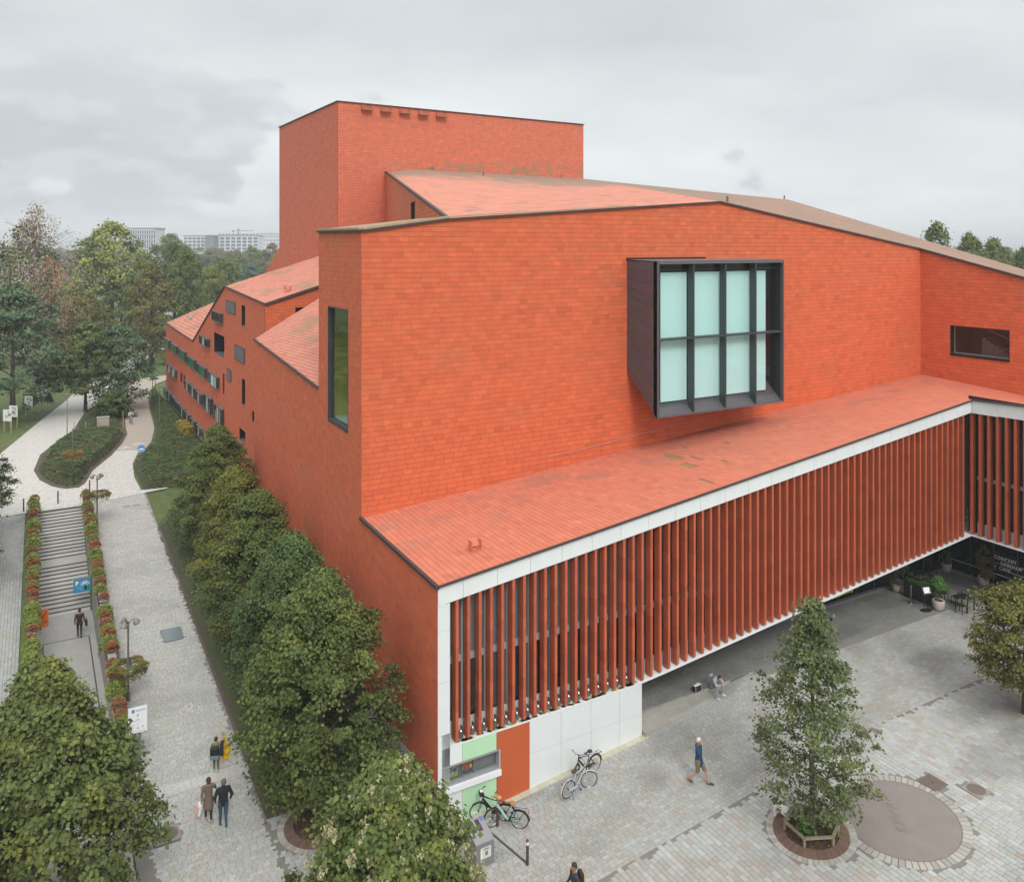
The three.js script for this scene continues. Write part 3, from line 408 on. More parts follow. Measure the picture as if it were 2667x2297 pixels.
  const p2 = poster(0, (c) => { c.fillStyle = '#a0502a'; c.fillRect(0, 0, 128, 160); c.fillStyle = '#b8683e'; c.fillRect(0, 0, 128, 40); c.fillStyle = '#d8c26a'; c.fillRect(100, 70, 22, 40); c.fillStyle = '#27343f'; c.fillRect(0, 118, 128, 42); c.fillStyle = '#d9d9d0'; for (let i = 0; i < 5; i++) c.fillRect(14 + i * 22, 130, 12, 6); });
  for (const [x, m] of [[0.77, p1], [1.36, p2]]) { const o = add('poster', new THREE.PlaneGeometry(0.4, 0.46), m, win); o.position.set(x, 1.95, -0.25); }
  for (const x of [0.55, 1.02, 1.12, 1.6]) { const b = new MB(); b.box(x - 0.012, x + 0.012, 1.64, 2.3, -0.24, -0.2, [0.2, 0.22, 0.22]); b.build('mullion', M.whiteP, win); }
  pane(win, M.glass, [V(0.22, 1.64, -0.18), V(2.6, 1.64, -0.18), V(2.6, 2.3, -0.18), V(0.22, 2.3, -0.18)]);
  // ledge and soffit
  const MS = [0.36, 0.34, 0.16];
  for (let a = 0.5; a < 33.7; a += 1.5) { const b = Math.min(a + 1.494, 33.8), mossy = a < 9 ? 0.75 : 0; const c = pw(); if (a < 9.6 && b > 9.7) { prism([[a, 3.06], [9.69, 3.06], [9.69, 3.12], [a, 3.12]], -0.6, 0.012, c, 'ledge'); prism([[9.7, 3.06], [b, soff(b) - 0.06], [b, soff(b)], [9.7, 3.12]], -0.6, 0.012, c, 'ledge'); continue; } prism([[a, soff(a) - 0.06], [b, soff(b) - 0.06], [b, soff(b)], [a, soff(a)]], -0.6, 0.012, c, 'ledge'); if (mossy) { const m = new MB(); for (let i = 0; i < 16; i++) { const x = a + 1.45 * RT(), w = 0.1 + 0.25 * RT(), z = -0.04 - 0.2 * RT() * RT(); m.quad(V(x, 3.1035, z - 0.08 - 0.1 * RT()), V(Math.min(x + w, b), 3.1035, z - 0.1), V(Math.min(x + w * 0.9, b), 3.1035, Math.min(z + 0.05, 0)), V(x + 0.02, 3.1035, Math.min(z + 0.03, 0)), [MS[0] * (0.7 + 0.5 * RT()), MS[1] * (0.7 + 0.4 * RT()), MS[2]]); } m.build('moss_patch', mat('mossP', null, 1, { vertexColors: true }), frame); } }
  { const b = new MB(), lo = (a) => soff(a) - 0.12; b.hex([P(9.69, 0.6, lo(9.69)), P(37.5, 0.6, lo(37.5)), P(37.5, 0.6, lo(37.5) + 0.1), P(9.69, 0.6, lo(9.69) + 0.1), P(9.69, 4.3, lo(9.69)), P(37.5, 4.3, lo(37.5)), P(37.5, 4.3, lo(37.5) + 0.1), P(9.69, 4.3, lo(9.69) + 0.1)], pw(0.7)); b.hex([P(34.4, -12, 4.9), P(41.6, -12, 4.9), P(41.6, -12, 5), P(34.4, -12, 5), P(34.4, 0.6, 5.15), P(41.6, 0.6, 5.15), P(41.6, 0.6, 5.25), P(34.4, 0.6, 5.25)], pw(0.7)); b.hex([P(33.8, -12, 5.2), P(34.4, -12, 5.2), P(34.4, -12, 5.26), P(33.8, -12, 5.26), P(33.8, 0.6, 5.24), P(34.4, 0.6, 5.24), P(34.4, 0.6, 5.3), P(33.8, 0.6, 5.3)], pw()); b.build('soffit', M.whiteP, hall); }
  { const b = new MB(); for (let p = 0; p > -12; p -= 1.5) { const h = 13.06 - 0.045 * p, h2 = 13.06 - 0.045 * (p - 1.49); b.hex([P(33.81, p, h - 0.72), P(33.81, p - 1.49, h2 - 0.75), P(33.81, p - 1.49, h2), P(33.81, p, h), P(34.2, p, h - 0.72), P(34.2, p - 1.49, h2 - 0.75), P(34.2, p - 1.49, h2), P(34.2, p, h)], pw()); } for (let i = 0; i < 8; i++) { const m = new MB(); m.p = b.p.slice(i * 108, i * 108 + 108); m.c = b.c.slice(i * 108, i * 108 + 108); m.u = b.u.slice(i * 72, i * 72 + 72); m.build('panel', M.whiteP, frame); } }
  // glazing behind the fins
  const gz = new MB(), g2 = new MB(), gr = [0.4, 0.4, 0.41];
  const glz = new THREE.Group(); glz.name = 'glazing'; hall.add(glz);
  for (let i = 0; i < 34; i++) { const a = 0.3 + i * 1.005, b = a + 0.98; const lo = soff(a) + 0.56; const up = new MB(); up.box(a, b, 6.1, fasB(a) + 0.1, -0.74, -0.7, W1); up.build('pane', i % 4 === 1 || i < 9 || (i > 14 && i < 22) ? mat('glassUp', [0.13, 0.16, 0.175], 0.12) : M.glassDark, glz); const dn = new MB(); dn.box(a, b, lo - 0.02, 5.9, -0.74, -0.7, W1); dn.build('pane', i % 5 === 2 ? mat('glassLow', [0.06, 0.068, 0.07], 0.1) : M.glassDark, glz); }
  for (let a = 1.31, i = 0; a < 33.6; a += 1.01, i++) { const m = new MB(); m.box(a - 0.07, a + 0.07, soff(a) + 0.56, fasB(a) + 0.1, -0.7, -0.54, i % 3 === 1 ? [0.36, 0.35, 0.35] : gr); m.build('mullion', M.whiteP, glz); }
  gz.box(0.35, 33.7, 5.88, 6.12, -0.7, -0.57, gr); gz.build('transom', M.whiteP, glz);
  for (let a = 0.5; a < 33.7; a += 0.5) { const b = a + 0.492; const m = new MB(); m.hex([V(a, soff(a), -0.62), V(b, soff(b), -0.62), V(b, soff(b) + 0.56, -0.62), V(a, soff(a) + 0.56, -0.62), V(a, soff(a), -0.56), V(b, soff(b), -0.56), V(b, soff(b) + 0.56, -0.56), V(a, soff(a) + 0.56, -0.56)], pw(0.8)); m.build('sill_panel', M.whiteP, glz); }
  g2.hex([P(0.35, 1.35, 3), P(33.7, 1.35, 5), P(33.7, 1.35, 12.4), P(0.35, 1.35, 8.6), P(0.35, 1.4, 3), P(33.7, 1.4, 5), P(33.7, 1.4, 12.4), P(0.35, 1.4, 8.6)], [0.01, 0.01, 0.01]); g2.build('room', mat('room', null), glz);
  // fins: clay tiles stacked on an upright, every half metre
  const finM = mat('fin', null, 0.55, { vertexColors: true, map: grime }), FIN = [0.5, 0.108, 0.045];
  const own = [0.9, 1, 1.12].map((k, i) => mat('finTile' + i, FIN.map((c) => c * k), 0.55, { map: grime })), ft = rbox(0.125, 0.478, 0.35, 0.008);
  let left = 300;
  const fin = (a, b, y0, y1, turn) => {
    const g = new THREE.Group(); g.name = 'fin'; hall.add(g); g.position.set(a, 0, -b); g.rotation.y = turn;
    const n = Math.round((y1 - y0) / 0.487), step = (y1 - y0) / n, core = new MB(), off = RT() * step;
    core.box(-0.045, 0.045, y0, y1, -0.4, -0.03, [0.05, 0.015, 0.008]);
    for (let y = y0 - off; y < y1 - 0.02; y += step) {
      const l = Math.max(y, y0), t = Math.min(y + step - 0.009, y1); if (t - l < 0.03) continue;
      if (left > 0 && a < 14 && t - l > step - 0.02) { left--; const o = add('tile', ft, own[Math.floor(RT() * 3)], g); o.position.set(0, (l + t) / 2, -0.175 + (RT() - 0.5) * 0.006); o.scale.y = (t - l) / 0.478; }
      else { const k = clay(FIN, 0, 0.9); core.box(-0.0625, 0.0625, l, t, -0.35, 0, k); }
    }
    tag(core.build('tile', finM, g), null, null, null, 'stuff');
  };
  for (let i = 0; i < 66; i++) { const a = 0.82 + i * 0.4965; fin(a, 0.03, soff(a) + 0.06, fasB(a) - 0.03, 0); }
  for (let i = -1; i < 22; i++) { const b = -0.45 - i * 0.4965; fin(33.84, b, 5.34, 12.32 - 0.05 * b, -Math.PI / 2); }
  // glazing of the right wing behind its fins
  const rg = new MB(); rg.box(34.5, 34.55, 5.2, 13.2, -0.6, 12, [0.012, 0.013, 0.014]); rg.build('pane', mat('room', null), glz); const rs = new MB(); rs.box(34.4, 34.5, 5.26, 5.9, 0, 12, pw(0.8)); rs.box(34.38, 34.48, 8.4, 8.6, 0, 12, gr); for (let p = 0.7; p < 11; p += 1) rs.box(34.36, 34.48, 5.3, 13, p - 0.06, p + 0.06, gr); rs.build('mullion', M.whiteP, glz);
  // round steel spotlights standing on the ledge between the fins
  const ball = new THREE.SphereGeometry(0.085, 14, 10), foot = at(new THREE.CylinderGeometry(0.1, 0.11, 0.16, 12), 0, 0.08, 0), slot = at(new THREE.BoxGeometry(0.02, 0.3, 0.16), 0.11, 0.2, -0.12);
  for (let i = 0; i < 17; i++) { const a = 1.09 + i * 0.4965; const s = add('spotlight', foot, M.greyDark, hall); s.position.set(a, 3.12, -0.3); add('lens', ball, M.steel, s).position.set(0, 0.24, 0.03); add('bracket', slot, M.greyDark, s); }
  for (let i = 17; i < 62; i++) { const a = 1.09 + i * 0.4965; const s = add('bracket', slot, M.grey, hall); s.position.set(a - 0.05, soff(a) + 0.05, -0.3); }
}
// ---- under the overhang: dark glass, kerb, pillar, cafe front
{
  const g = new MB(), T = 1.4; g.box(9.7, 37.4, T - 0.3, 6.4, -3.95, -3.85, W1); g.build('glass_front', M.glassDark, hall);
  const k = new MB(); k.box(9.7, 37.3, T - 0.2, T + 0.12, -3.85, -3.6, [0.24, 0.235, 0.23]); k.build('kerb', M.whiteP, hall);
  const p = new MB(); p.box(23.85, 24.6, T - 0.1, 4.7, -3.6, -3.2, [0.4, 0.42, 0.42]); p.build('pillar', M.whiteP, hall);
  const c = new MB(); c.box(37.35, 37.45, T - 0.3, 5.3, -3.85, 12, W1); const cafe = c.build('glass_front', M.glassDark, hall);
  const sill = new MB(); sill.box(37.18, 37.35, T - 0.1, T + 0.12, -3.7, 12, [0.3, 0.31, 0.3]); for (let z = -3.6; z < 12; z += 1.42) sill.box(37.32, 37.36, T + 0.12, 5.2, z - 0.025, z + 0.025, [0.1, 0.105, 0.105]); for (let a = 25.5; a < 37; a += 1.6) sill.box(a - 0.025, a + 0.025, T + 0.12, 5.3, -3.86, -3.82, [0.08, 0.085, 0.085]); sill.build('mullion', M.whiteP, cafe);
  const ln = new MB(), WH = [0.8, 0.8, 0.8]; for (const [y, z0, z1] of [[2.14, -3.85, 12], [4.0, -3.85, 12], [3.06, -0.9, -0.86], [2.82, -0.62, -0.42], [2.62, -1.05, -0.6], [2.96, 0.72, 3], [2.76, 1.05, 1.3], [2.5, 0.05, 3]]) ln.box(37.335, 37.345, y - 0.018, y + 0.018, z0, z1, WH);
  ln.beam(P(26.6, 3.83, 1.72), P(28.4, 3.83, 1.83), 0.02, 0.05, [0.75, 0.72, 0.02]); ln.beam(P(28.25, 3.83, 1.93), P(28.42, 3.83, 1.83), 0.02, 0.05, [0.75, 0.72, 0.02]); ln.beam(P(28.25, 3.83, 1.73), P(28.42, 3.83, 1.83), 0.02, 0.05, [0.75, 0.72, 0.02]); ln.build('marking', mat('room', null), cafe);
  const txt = canvas(512, 256, (x) => { x.clearRect(0, 0, 512, 256); x.fillStyle = '#e9e9e6'; x.font = 'bold 78px sans-serif'; x.fillText('CONCERT', 8, 72); x.fillText('GEBOUW', 108, 152); x.fillText('CAFE', 88, 232); });
  const o = add('lettering', new THREE.PlaneGeometry(1.95, 0.95), new THREE.MeshStandardMaterial({ map: txt, alphaMap: null, transparent: true, roughness: 0.5 }), cafe); o.rotation.y = -Math.PI / 2; o.position.set(37.338, 2.86, 0.2);
  const f = new MB(); f.hex([P(9.7, 0.62, T), P(37.35, 0.62, T), P(37.35, 0.62, T - 0.3), P(9.7, 0.62, T - 0.3), P(9.7, 3.85, T), P(37.35, 3.85, T), P(37.35, 3.85, T - 0.3), P(9.7, 3.85, T - 0.3)], [0.12, 0.11, 0.1]);
  tag(f.build('terrace_floor', mat('floorC', null, 0.9, { vertexColors: true, map: grime })), null, null, null, 'structure');
}
// ---- plinths and small roof fittings
{
  const pl = (x, b0, b1, y1, y0) => { for (let b = b0; b < b1; b += 2.4) { const m = new MB(); m.box(x - 0.02, x + 0.2, y0, y1, -Math.min(b + 2.39, b1), -b, [0.5, 0.52, 0.53]); m.build('plinth_panel', M.whiteP, hall); } };
  pl(0, 0.02, 30.39, 1.6, -0.3); pl(1.5, 33.8, 52, 3.29, 0.5); { const m = new MB(); m.box(1.5, 1.7, 1, 2.04, -88.3, -52, [0.4, 0.4, 0.38]); m.build('plinth_panel', M.whiteP, hall); }
  const hook = new MB(); hook.box(-0.01, 0.03, -0.62, 0.05, -0.02, 0.12, W1); hook.box(0.93, 0.97, -0.62, 0.05, -0.02, 0.12, W1); hook.box(-0.06, 1.02, -0.68, -0.5, 0.02, 0.42, W1); hook.box(-0.06, 1.02, -0.42, -0.38, 0.36, 0.42, W1);
  const hg = hook.geo(); for (let i = 0; i < 5; i++) add('hoist_rail', hg, M.rust, hall).position.copy(P(13.45 + i * 1.93, 46.5, 35.46 - i * 0.011));
  const vent = merged([at(new THREE.CylinderGeometry(0.09, 0.12, 0.2, 8), 0, 0.1, 0), at(new THREE.BoxGeometry(0.5, 0.34, 0.03), 0, 0.4, 0, -0.7), at(new THREE.BoxGeometry(0.04, 0.34, 0.3), 0.22, 0.36, 0.1), at(new THREE.BoxGeometry(0.04, 0.34, 0.3), -0.22, 0.36, 0.1)]);
  for (const [a, b, h, m] of [[2.5, 1.9, 9.46, 'ventA'], [3.5, 82, 12.7, 'ventG'], [3.6, 35.5, 18.4, 'ventA'], [46, 1.6, 17.5 + 1.7, 'ventA'], [46, -1.2, 18.4, 'ventA']]) add('roof_anchor', vent, m === 'ventG' ? M.concrete : mat('ventA', [0.55, 0.16, 0.09], 0.7), hall).position.copy(P(a, b, h));
  for (const [a, b, h] of [[20.6, 46.2, 29.45], [23, 40, 28.6], [33, 42, 28.9], [24, 9.5, 24.75], [36, 14, 23.5], [49, 27.5, 26.5]]) { const o = add('roof_anchor', at(new THREE.CylinderGeometry(0.06, 0.08, 0.35, 6), 0, 0.15, 0), M.greyDark, hall); o.position.copy(P(a, b, h)); }
  // a cable along the foot of the high wall
  const cb = tube([P(10.2, 8.3, 11.0), P(13, 8.33, 11.15), P(19.5, 8.33, 11.78), P(26.5, 8.3, 12.55)], 0.012, 5); add('cable', cb, M.grey, hall);
}
// ---------------------------------------------------------------- ground, square, paths
const struct = (o) => tag(o, null, null, null, 'structure');
const groundM = mat('lawn', null, 0.95, { vertexColors: true, map: grass2 });
{ // the ground as one sheet to the horizon, left out where the stairs and the ramp go down
  const xs = [-4000, -1500, -500, -200, -120, -80, -60, -45, -35, -28, -22, -18, -16, -14.6, -13.1, -10.05, -9, -7, -5.4, -4, -2, 0, 3, 6, 9, 12, 15, 18, 22, 28, 36, 45, 60, 90, 140, 220, 400, 800, 2000, 4000];
  const bs = [-600, -200, -80, -40, -20, -10, -4, 0, 4, 8, 12, 16, 20, 25, 30, 35, 40, 44.2, 47, 50]; for (let b = 54; b < 160; b += 4) bs.push(b); bs.push(170, 185, 200, 225, 250, 300, 360, 450, 600, 900, 1500, 2500, 5000);
  const mb = new MB();
  for (let i = 0; i < xs.length - 1; i++) for (let j = 0; j < bs.length - 1; j++) {
    const am = (xs[i] + xs[i + 1]) / 2, bm = (bs[j] + bs[j + 1]) / 2; if (am > -13.1 && am < -10.05 && bm > -4 && bm < 44.2) continue;
    const k = (a, b) => { const t = fbm(a * 0.06, b * 0.05, 3, 3), dirt = 0.55 * sst(0.18, 0.45, fbm(a * 0.11 + 9, b * 0.09, 6, 3)); return [lerp(0.115 + 0.03 * t, 0.2, dirt), lerp(0.165 + 0.04 * t, 0.17, dirt), lerp(0.048, 0.12, dirt)]; };
    const q = [[xs[i], bs[j]], [xs[i + 1], bs[j]], [xs[i + 1], bs[j + 1]], [xs[i], bs[j + 1]]], v = q.map(([a, b]) => G(a, b, -0.06)), c = q.map(([a, b]) => k(a, b));
    mb.tri(v[0], v[1], v[2], W1, 0.12); mb.c.splice(-9, 9, ...c[0], ...c[1], ...c[2]); mb.tri(v[0], v[2], v[3], W1, 0.12); mb.c.splice(-9, 9, ...c[0], ...c[2], ...c[3]);
  }
  struct(mb.build('ground', groundM));
}
// a flat-topped sheet that follows the ground
function sheet(name, pts, up, m, us = 0.25, parent) {
  const sh = new THREE.Shape(pts.map(([a, b]) => new THREE.Vector2(a, b))), g = new THREE.ShapeGeometry(sh), p = g.attributes.position, uv = g.attributes.uv;
  for (let i = 0; i < p.count; i++) { const a = p.getX(i), b = p.getY(i); uv.setXY(i, a * us, b * us); p.setXYZ(i, a, groundH(a, b) + up, -b); }
  const ix = g.index.array; for (let i = 0; i < ix.length; i += 3) { const t = ix[i]; ix[i] = ix[i + 1]; ix[i + 1] = t; } // keep faces up
  g.computeVertexNormals(); if (g.attributes.normal.getY(0) < 0) { for (let i = 0; i < ix.length; i += 3) { const t = ix[i]; ix[i] = ix[i + 1]; ix[i + 1] = t; } g.computeVertexNormals(); }
  return add(name, g, m, parent);
}
const gridPts = (a0, a1, b0, b1, n = 8) => { const o = []; for (let i = 0; i <= n; i++) o.push([lerp(a0, a1, i / n), b0]); for (let i = 0; i <= n; i++) o.push([lerp(a1, a0, i / n), b1]); return o; };
const paveM = mat('paver', null, 0.8, { map: grime }), bedM = mat('bed', [0.21, 0.2, 0.18], 0.95, { map: grime });
const plaza = new THREE.Group(); plaza.name = 'plaza'; scene.add(plaza); struct(plaza);
{ const mb = new MB(); const xs = []; for (let a = -16.4; a < 0; a += 1.2) xs.push(a); for (let a = 0; a < 17; a += 1) xs.push(a); xs.push(16.9, 20, 30, 60); xs.sort((p, q) => p - q);
  for (let i = 0; i < xs.length - 1; i++) { const a = xs[i], c = xs[i + 1]; mb.quad(G(a, -40, -0.012), G(c, -40, -0.012), G(c, 0, -0.012), G(a, 0, -0.012), W1); if (a >= 9.6) mb.quad(G(a, 0, -0.012), G(c, 0, -0.012), G(c, 0.75, -0.012), G(a, 0.75, -0.012), W1); if (a >= 9.6) mb.quad(V(a, 1.4 + 0.01, -0.62), V(c, 1.41, -0.62), V(c, 1.41, -3.85), V(a, 1.41, -3.85), W1); }
  mb.build('bedding', bedM, plaza); }
const path = new THREE.Group(); path.name = 'path'; scene.add(path); struct(path);
{ const mb = new MB(); for (const [a0, a1] of [[-10.0, -5.4], [-17, -13.9]]) for (let b = 0; b < 45; b += 1.5) mb.quad(G(a0, b, -0.012), G(a1, b, -0.012), G(a1, b + 1.5, -0.012), G(a0, b + 1.5, -0.012), W1);
  mb.quad(G(-5.4, 0, -0.012), G(-0.02, 0, -0.012), G(-0.02, 3.9, -0.012), G(-5.4, 3.9, -0.012), W1); mb.build('bedding', bedM, path); }
// stone setts, each its own block: rows along the front near the hall, along the other way further out
const PL = { c: [14.2, -9.2], r: 1.97 }, PIT = { c: [11.15, -7.8], r: 1.3 }, PIT0 = { c: [-3.72, 2.65], r: 1.3 };
const covers = [[16.35, 17.2, -9.15, -8.35], [17.45, 18.25, -10.25, -9.4], [-9.3, -8.4, 4.4, 5.4], [-7.15, -6.15, 19.55, 20.95]];
{
  const R = rng(9), blocks = [], q = new THREE.Vector3();
  camera.updateMatrixWorld(); camera.updateProjectionMatrix();
  const seen = (p) => { q.copy(p).project(camera); return q.z < 1 && Math.abs(q.x) < 1.12 && q.y > -1.14 && q.y < 1.1; };
  const inC = (a, b, c, r) => (a - c[0]) ** 2 + (b - c[1]) ** 2 < r * r;
  const row = (a0, a1, b0, b1, alongA, w, len, skip, tone, flat) => {
    const [u0, u1, v0, v1] = alongA ? [a0, a1, b0, b1] : [b0, b1, a0, a1];
    for (let v = v0; v < v1; v += w) for (let u = u0 - R() * len; u < u1;) {
      const L = len * (0.72 + 0.56 * R()), [a, b] = alongA ? [u + L / 2, v + w / 2] : [v + w / 2, u + L / 2]; u += L;
      if (u - L < u0 - 0.02 || u > u1 + 0.06 || (skip && skip(a, b)) || inC(a, b, PL.c, PL.r + 0.42) || inC(a, b, PIT.c, PIT.r + 0.3) || inC(a, b, PIT0.c, PIT0.r + 0.3) || covers.some(([x0, x1, y0, y1]) => a > x0 - 0.03 && a < x1 + 0.03 && b > y0 - 0.03 && b < y1 + 0.03)) continue;
      const p = flat ? P(a, b, flat) : G(a, b); if (!seen(p)) continue;
      blocks.push({ p, a, b, L: L - 0.008, w: w - 0.008, alongA, tone, slope: flat ? 0 : a > 0 && a < 16.9 && b < 30 && b < 1 ? 0.083 : 0, rise: !flat && a <= 0 && b > 4 ? 0.0452 : 0 });
    }
  };
  row(-9.2, 44, -5.2, -0.02, true, 0.15, 0.25, (a, b) => a > -0.02 && a < 0.4 && b > -0.3, 'grey');
  row(12, 33.6, -0.02, 0.7, true, 0.15, 0.25, null, 'grey'); row(-14, 46, -18, -5.2, false, 0.2, 0.3, (a) => a < 1.5, 'warm'); row(-14, 1.5, -14, -5.2, true, 0.14, 0.23, null, 'grey');
  row(-9.55, -5.45, 0, 45.5, true, 0.14, 0.24, null, 'pale'); row(-5.45, -0.05, 0, 3.8, true, 0.14, 0.24, null, 'grey'); row(-16.6, -13.95, 0, 44, false, 0.16, 0.27, null, 'dull');
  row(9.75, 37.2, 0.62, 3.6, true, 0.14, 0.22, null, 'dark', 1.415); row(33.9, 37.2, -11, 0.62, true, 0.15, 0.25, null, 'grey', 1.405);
  const rgb = (o) => {
    const k = 0.79 + 0.11 * R(), h = R(), n = fbm(o.a * 0.16, o.b * 0.2, 2, 3), st = 1 - 0.24 * sst(0.0, 0.45, n) * (o.tone === 'pale' ? 0.5 : 1);
    let c = h < 0.1 ? [0.47, 0.405, 0.35] : h < 0.24 ? [0.45, 0.435, 0.375] : h < 0.4 ? [0.5, 0.5, 0.49] : [0.465, 0.455, 0.43];
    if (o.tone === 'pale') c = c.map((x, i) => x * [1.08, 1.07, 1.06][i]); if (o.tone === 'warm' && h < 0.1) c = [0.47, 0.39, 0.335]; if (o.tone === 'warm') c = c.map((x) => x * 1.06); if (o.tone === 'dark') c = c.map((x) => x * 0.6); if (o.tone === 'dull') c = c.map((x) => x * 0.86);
    const moss = o.tone === 'grey' ? 0.25 * sst(0.05, 0.5, fbm(o.a * 0.3 + 4, o.b * 0.3, 8, 3)) : 0;
    return [lerp(c[0] * k * st * 0.98, 0.2, moss), lerp(c[1] * k * st * 1.025, 0.19, moss), lerp(c[2] * k * st * 1.045, 0.13, moss)];
  };
  // one sett: a shallow block with worn edges
  const sett = new MB(); { const t = 0.014, s = 0.5, i = 0.47, A = [[-s, -s], [s, -s], [s, s], [-s, s]].map(([x, z]) => V(x, 0, z)), B = [[-i, -0.45], [i, -0.45], [i, 0.45], [-i, 0.45]].map(([x, z]) => V(x, t, z)); for (let k = 0; k < 4; k++) sett.quad(A[(k + 1) % 4], A[k], B[k], B[(k + 1) % 4], W1); sett.quad(B[3], B[2], B[1], B[0], W1, 1); }
  const sg = sett.geo(); sg.deleteAttribute('color');
  for (const o of blocks) o.d = o.p.distanceTo(camera.position);
  blocks.sort((x, y) => x.d - y.d);
  const M4 = new THREE.Matrix4(), Q = new THREE.Quaternion(), E = new THREE.Euler(), inst = { plaza: [], path: [] };
  const pm = Array.from({ length: 8 }, (_, i) => { const h = [[0.39, 0.38, 0.355], [0.42, 0.41, 0.39], [0.36, 0.355, 0.335], [0.38, 0.335, 0.29], [0.37, 0.36, 0.315], [0.43, 0.425, 0.41], [0.35, 0.34, 0.32], [0.4, 0.39, 0.365]][i]; return mat('settOwn' + i, h, 0.8, { map: grime }); });
  let own = 0;
  blocks.forEach((o) => {
    const host = o.a < -0.05 && o.b > 0 ? 'path' : 'plaza';
    E.set(o.rise ? Math.atan(o.rise) : 0, o.alongA ? 0 : Math.PI / 2, 0); Q.setFromEuler(E); if (o.slope) Q.premultiply(new THREE.Quaternion().setFromAxisAngle(V(0, 0, 1), Math.atan(o.slope)));
    const q0 = o.p.clone().setY(o.p.y + (R() - 0.5) * 0.004 - 0.006), sc = V(o.L, 1, o.w); sc.y = 1;
    q.copy(o.p).project(camera);
    if (own < 300 && Math.abs(q.x) < 1 && q.y > -1 && host === 'plaza') { own++; const m = add('sett', sg, pm[Math.floor(R() * 8)], plaza); m.position.copy(q0); m.quaternion.copy(Q); m.scale.copy(sc); return; }
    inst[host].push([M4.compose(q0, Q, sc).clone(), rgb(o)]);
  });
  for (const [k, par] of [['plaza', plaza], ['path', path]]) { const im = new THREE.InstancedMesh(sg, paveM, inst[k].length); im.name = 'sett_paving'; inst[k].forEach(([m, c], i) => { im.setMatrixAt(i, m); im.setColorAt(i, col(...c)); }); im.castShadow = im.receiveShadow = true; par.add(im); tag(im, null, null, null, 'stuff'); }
  console.log('setts', blocks.length);
}
{ // the kerb of pale blocks along the foot of the white wall
  const R = rng(4); for (let a = 0.3; a < 9.6;) { const L = 0.34 + 0.12 * R(); const m = new MB(); const y0 = groundH(a, -0.1), y1 = groundH(a + L, -0.1), k = 0.9 + 0.2 * R(); m.hex([V(a, y0 - 0.05, 0.001), V(a + L - 0.012, y1 - 0.05, 0.001), V(a + L - 0.012, y1 + 0.02, 0.001), V(a, y0 + 0.02, 0.001), V(a, y0 - 0.05, 0.28), V(a + L - 0.012, y1 - 0.05, 0.28), V(a + L - 0.012, y1 + 0.014, 0.28), V(a, y0 + 0.014, 0.28)], [0.5 * k, 0.47 * k, 0.36 * k]); m.build('kerb_block', mat('kerbM', null, 0.85, { vertexColors: true, map: grime }), plaza); a += L; }
}
// the round plate, the tree pits and the covers in the paving
function ringBlocks(par, c, r0, r1, n, y, k, seed, name = 'ring_block', tilt = 0) {
  const R = rng(seed), m0 = [0.88, 1, 1.12].map((s, i) => mat('ring' + seed + i, k.map((x) => x * s), 0.85, { map: grime }));
  for (let i = 0; i < n; i++) { const t0 = (i / n) * 2 * Math.PI + 0.006, t1 = ((i + 1) / n) * 2 * Math.PI - 0.006, q = (r, t, dy = 0) => { const a = c[0] + r * Math.cos(t), b = c[1] + r * Math.sin(t); return P(a, b, (y ?? groundH(a, b)) + dy); }; const m = new MB(); const up = 0.012 + 0.004 * R(); m.hex([q(r0, t0, -0.05 + tilt), q(r1, t0, -0.05), q(r1, t1, -0.05), q(r0, t1, -0.05 + tilt), q(r0, t0, up + tilt), q(r1, t0, up), q(r1, t1, up), q(r0, t1, up + tilt)], W1); m.build(name, m0[Math.floor(R() * 3)], par); }
}
function disc(name, c, r, up, m, par, n = 48) { const mb = new MB(); for (let i = 0; i < n; i++) { const t = (j) => (j / n) * 2 * Math.PI, q = (j, s) => { const a = c[0] + r * s * Math.cos(t(j)), b = c[1] + r * s * Math.sin(t(j)); return G(a, b, up); }; mb.tri(q(i, 0), q(i, 1), q(i + 1, 1), W1); } return mb.build(name, m, par); }
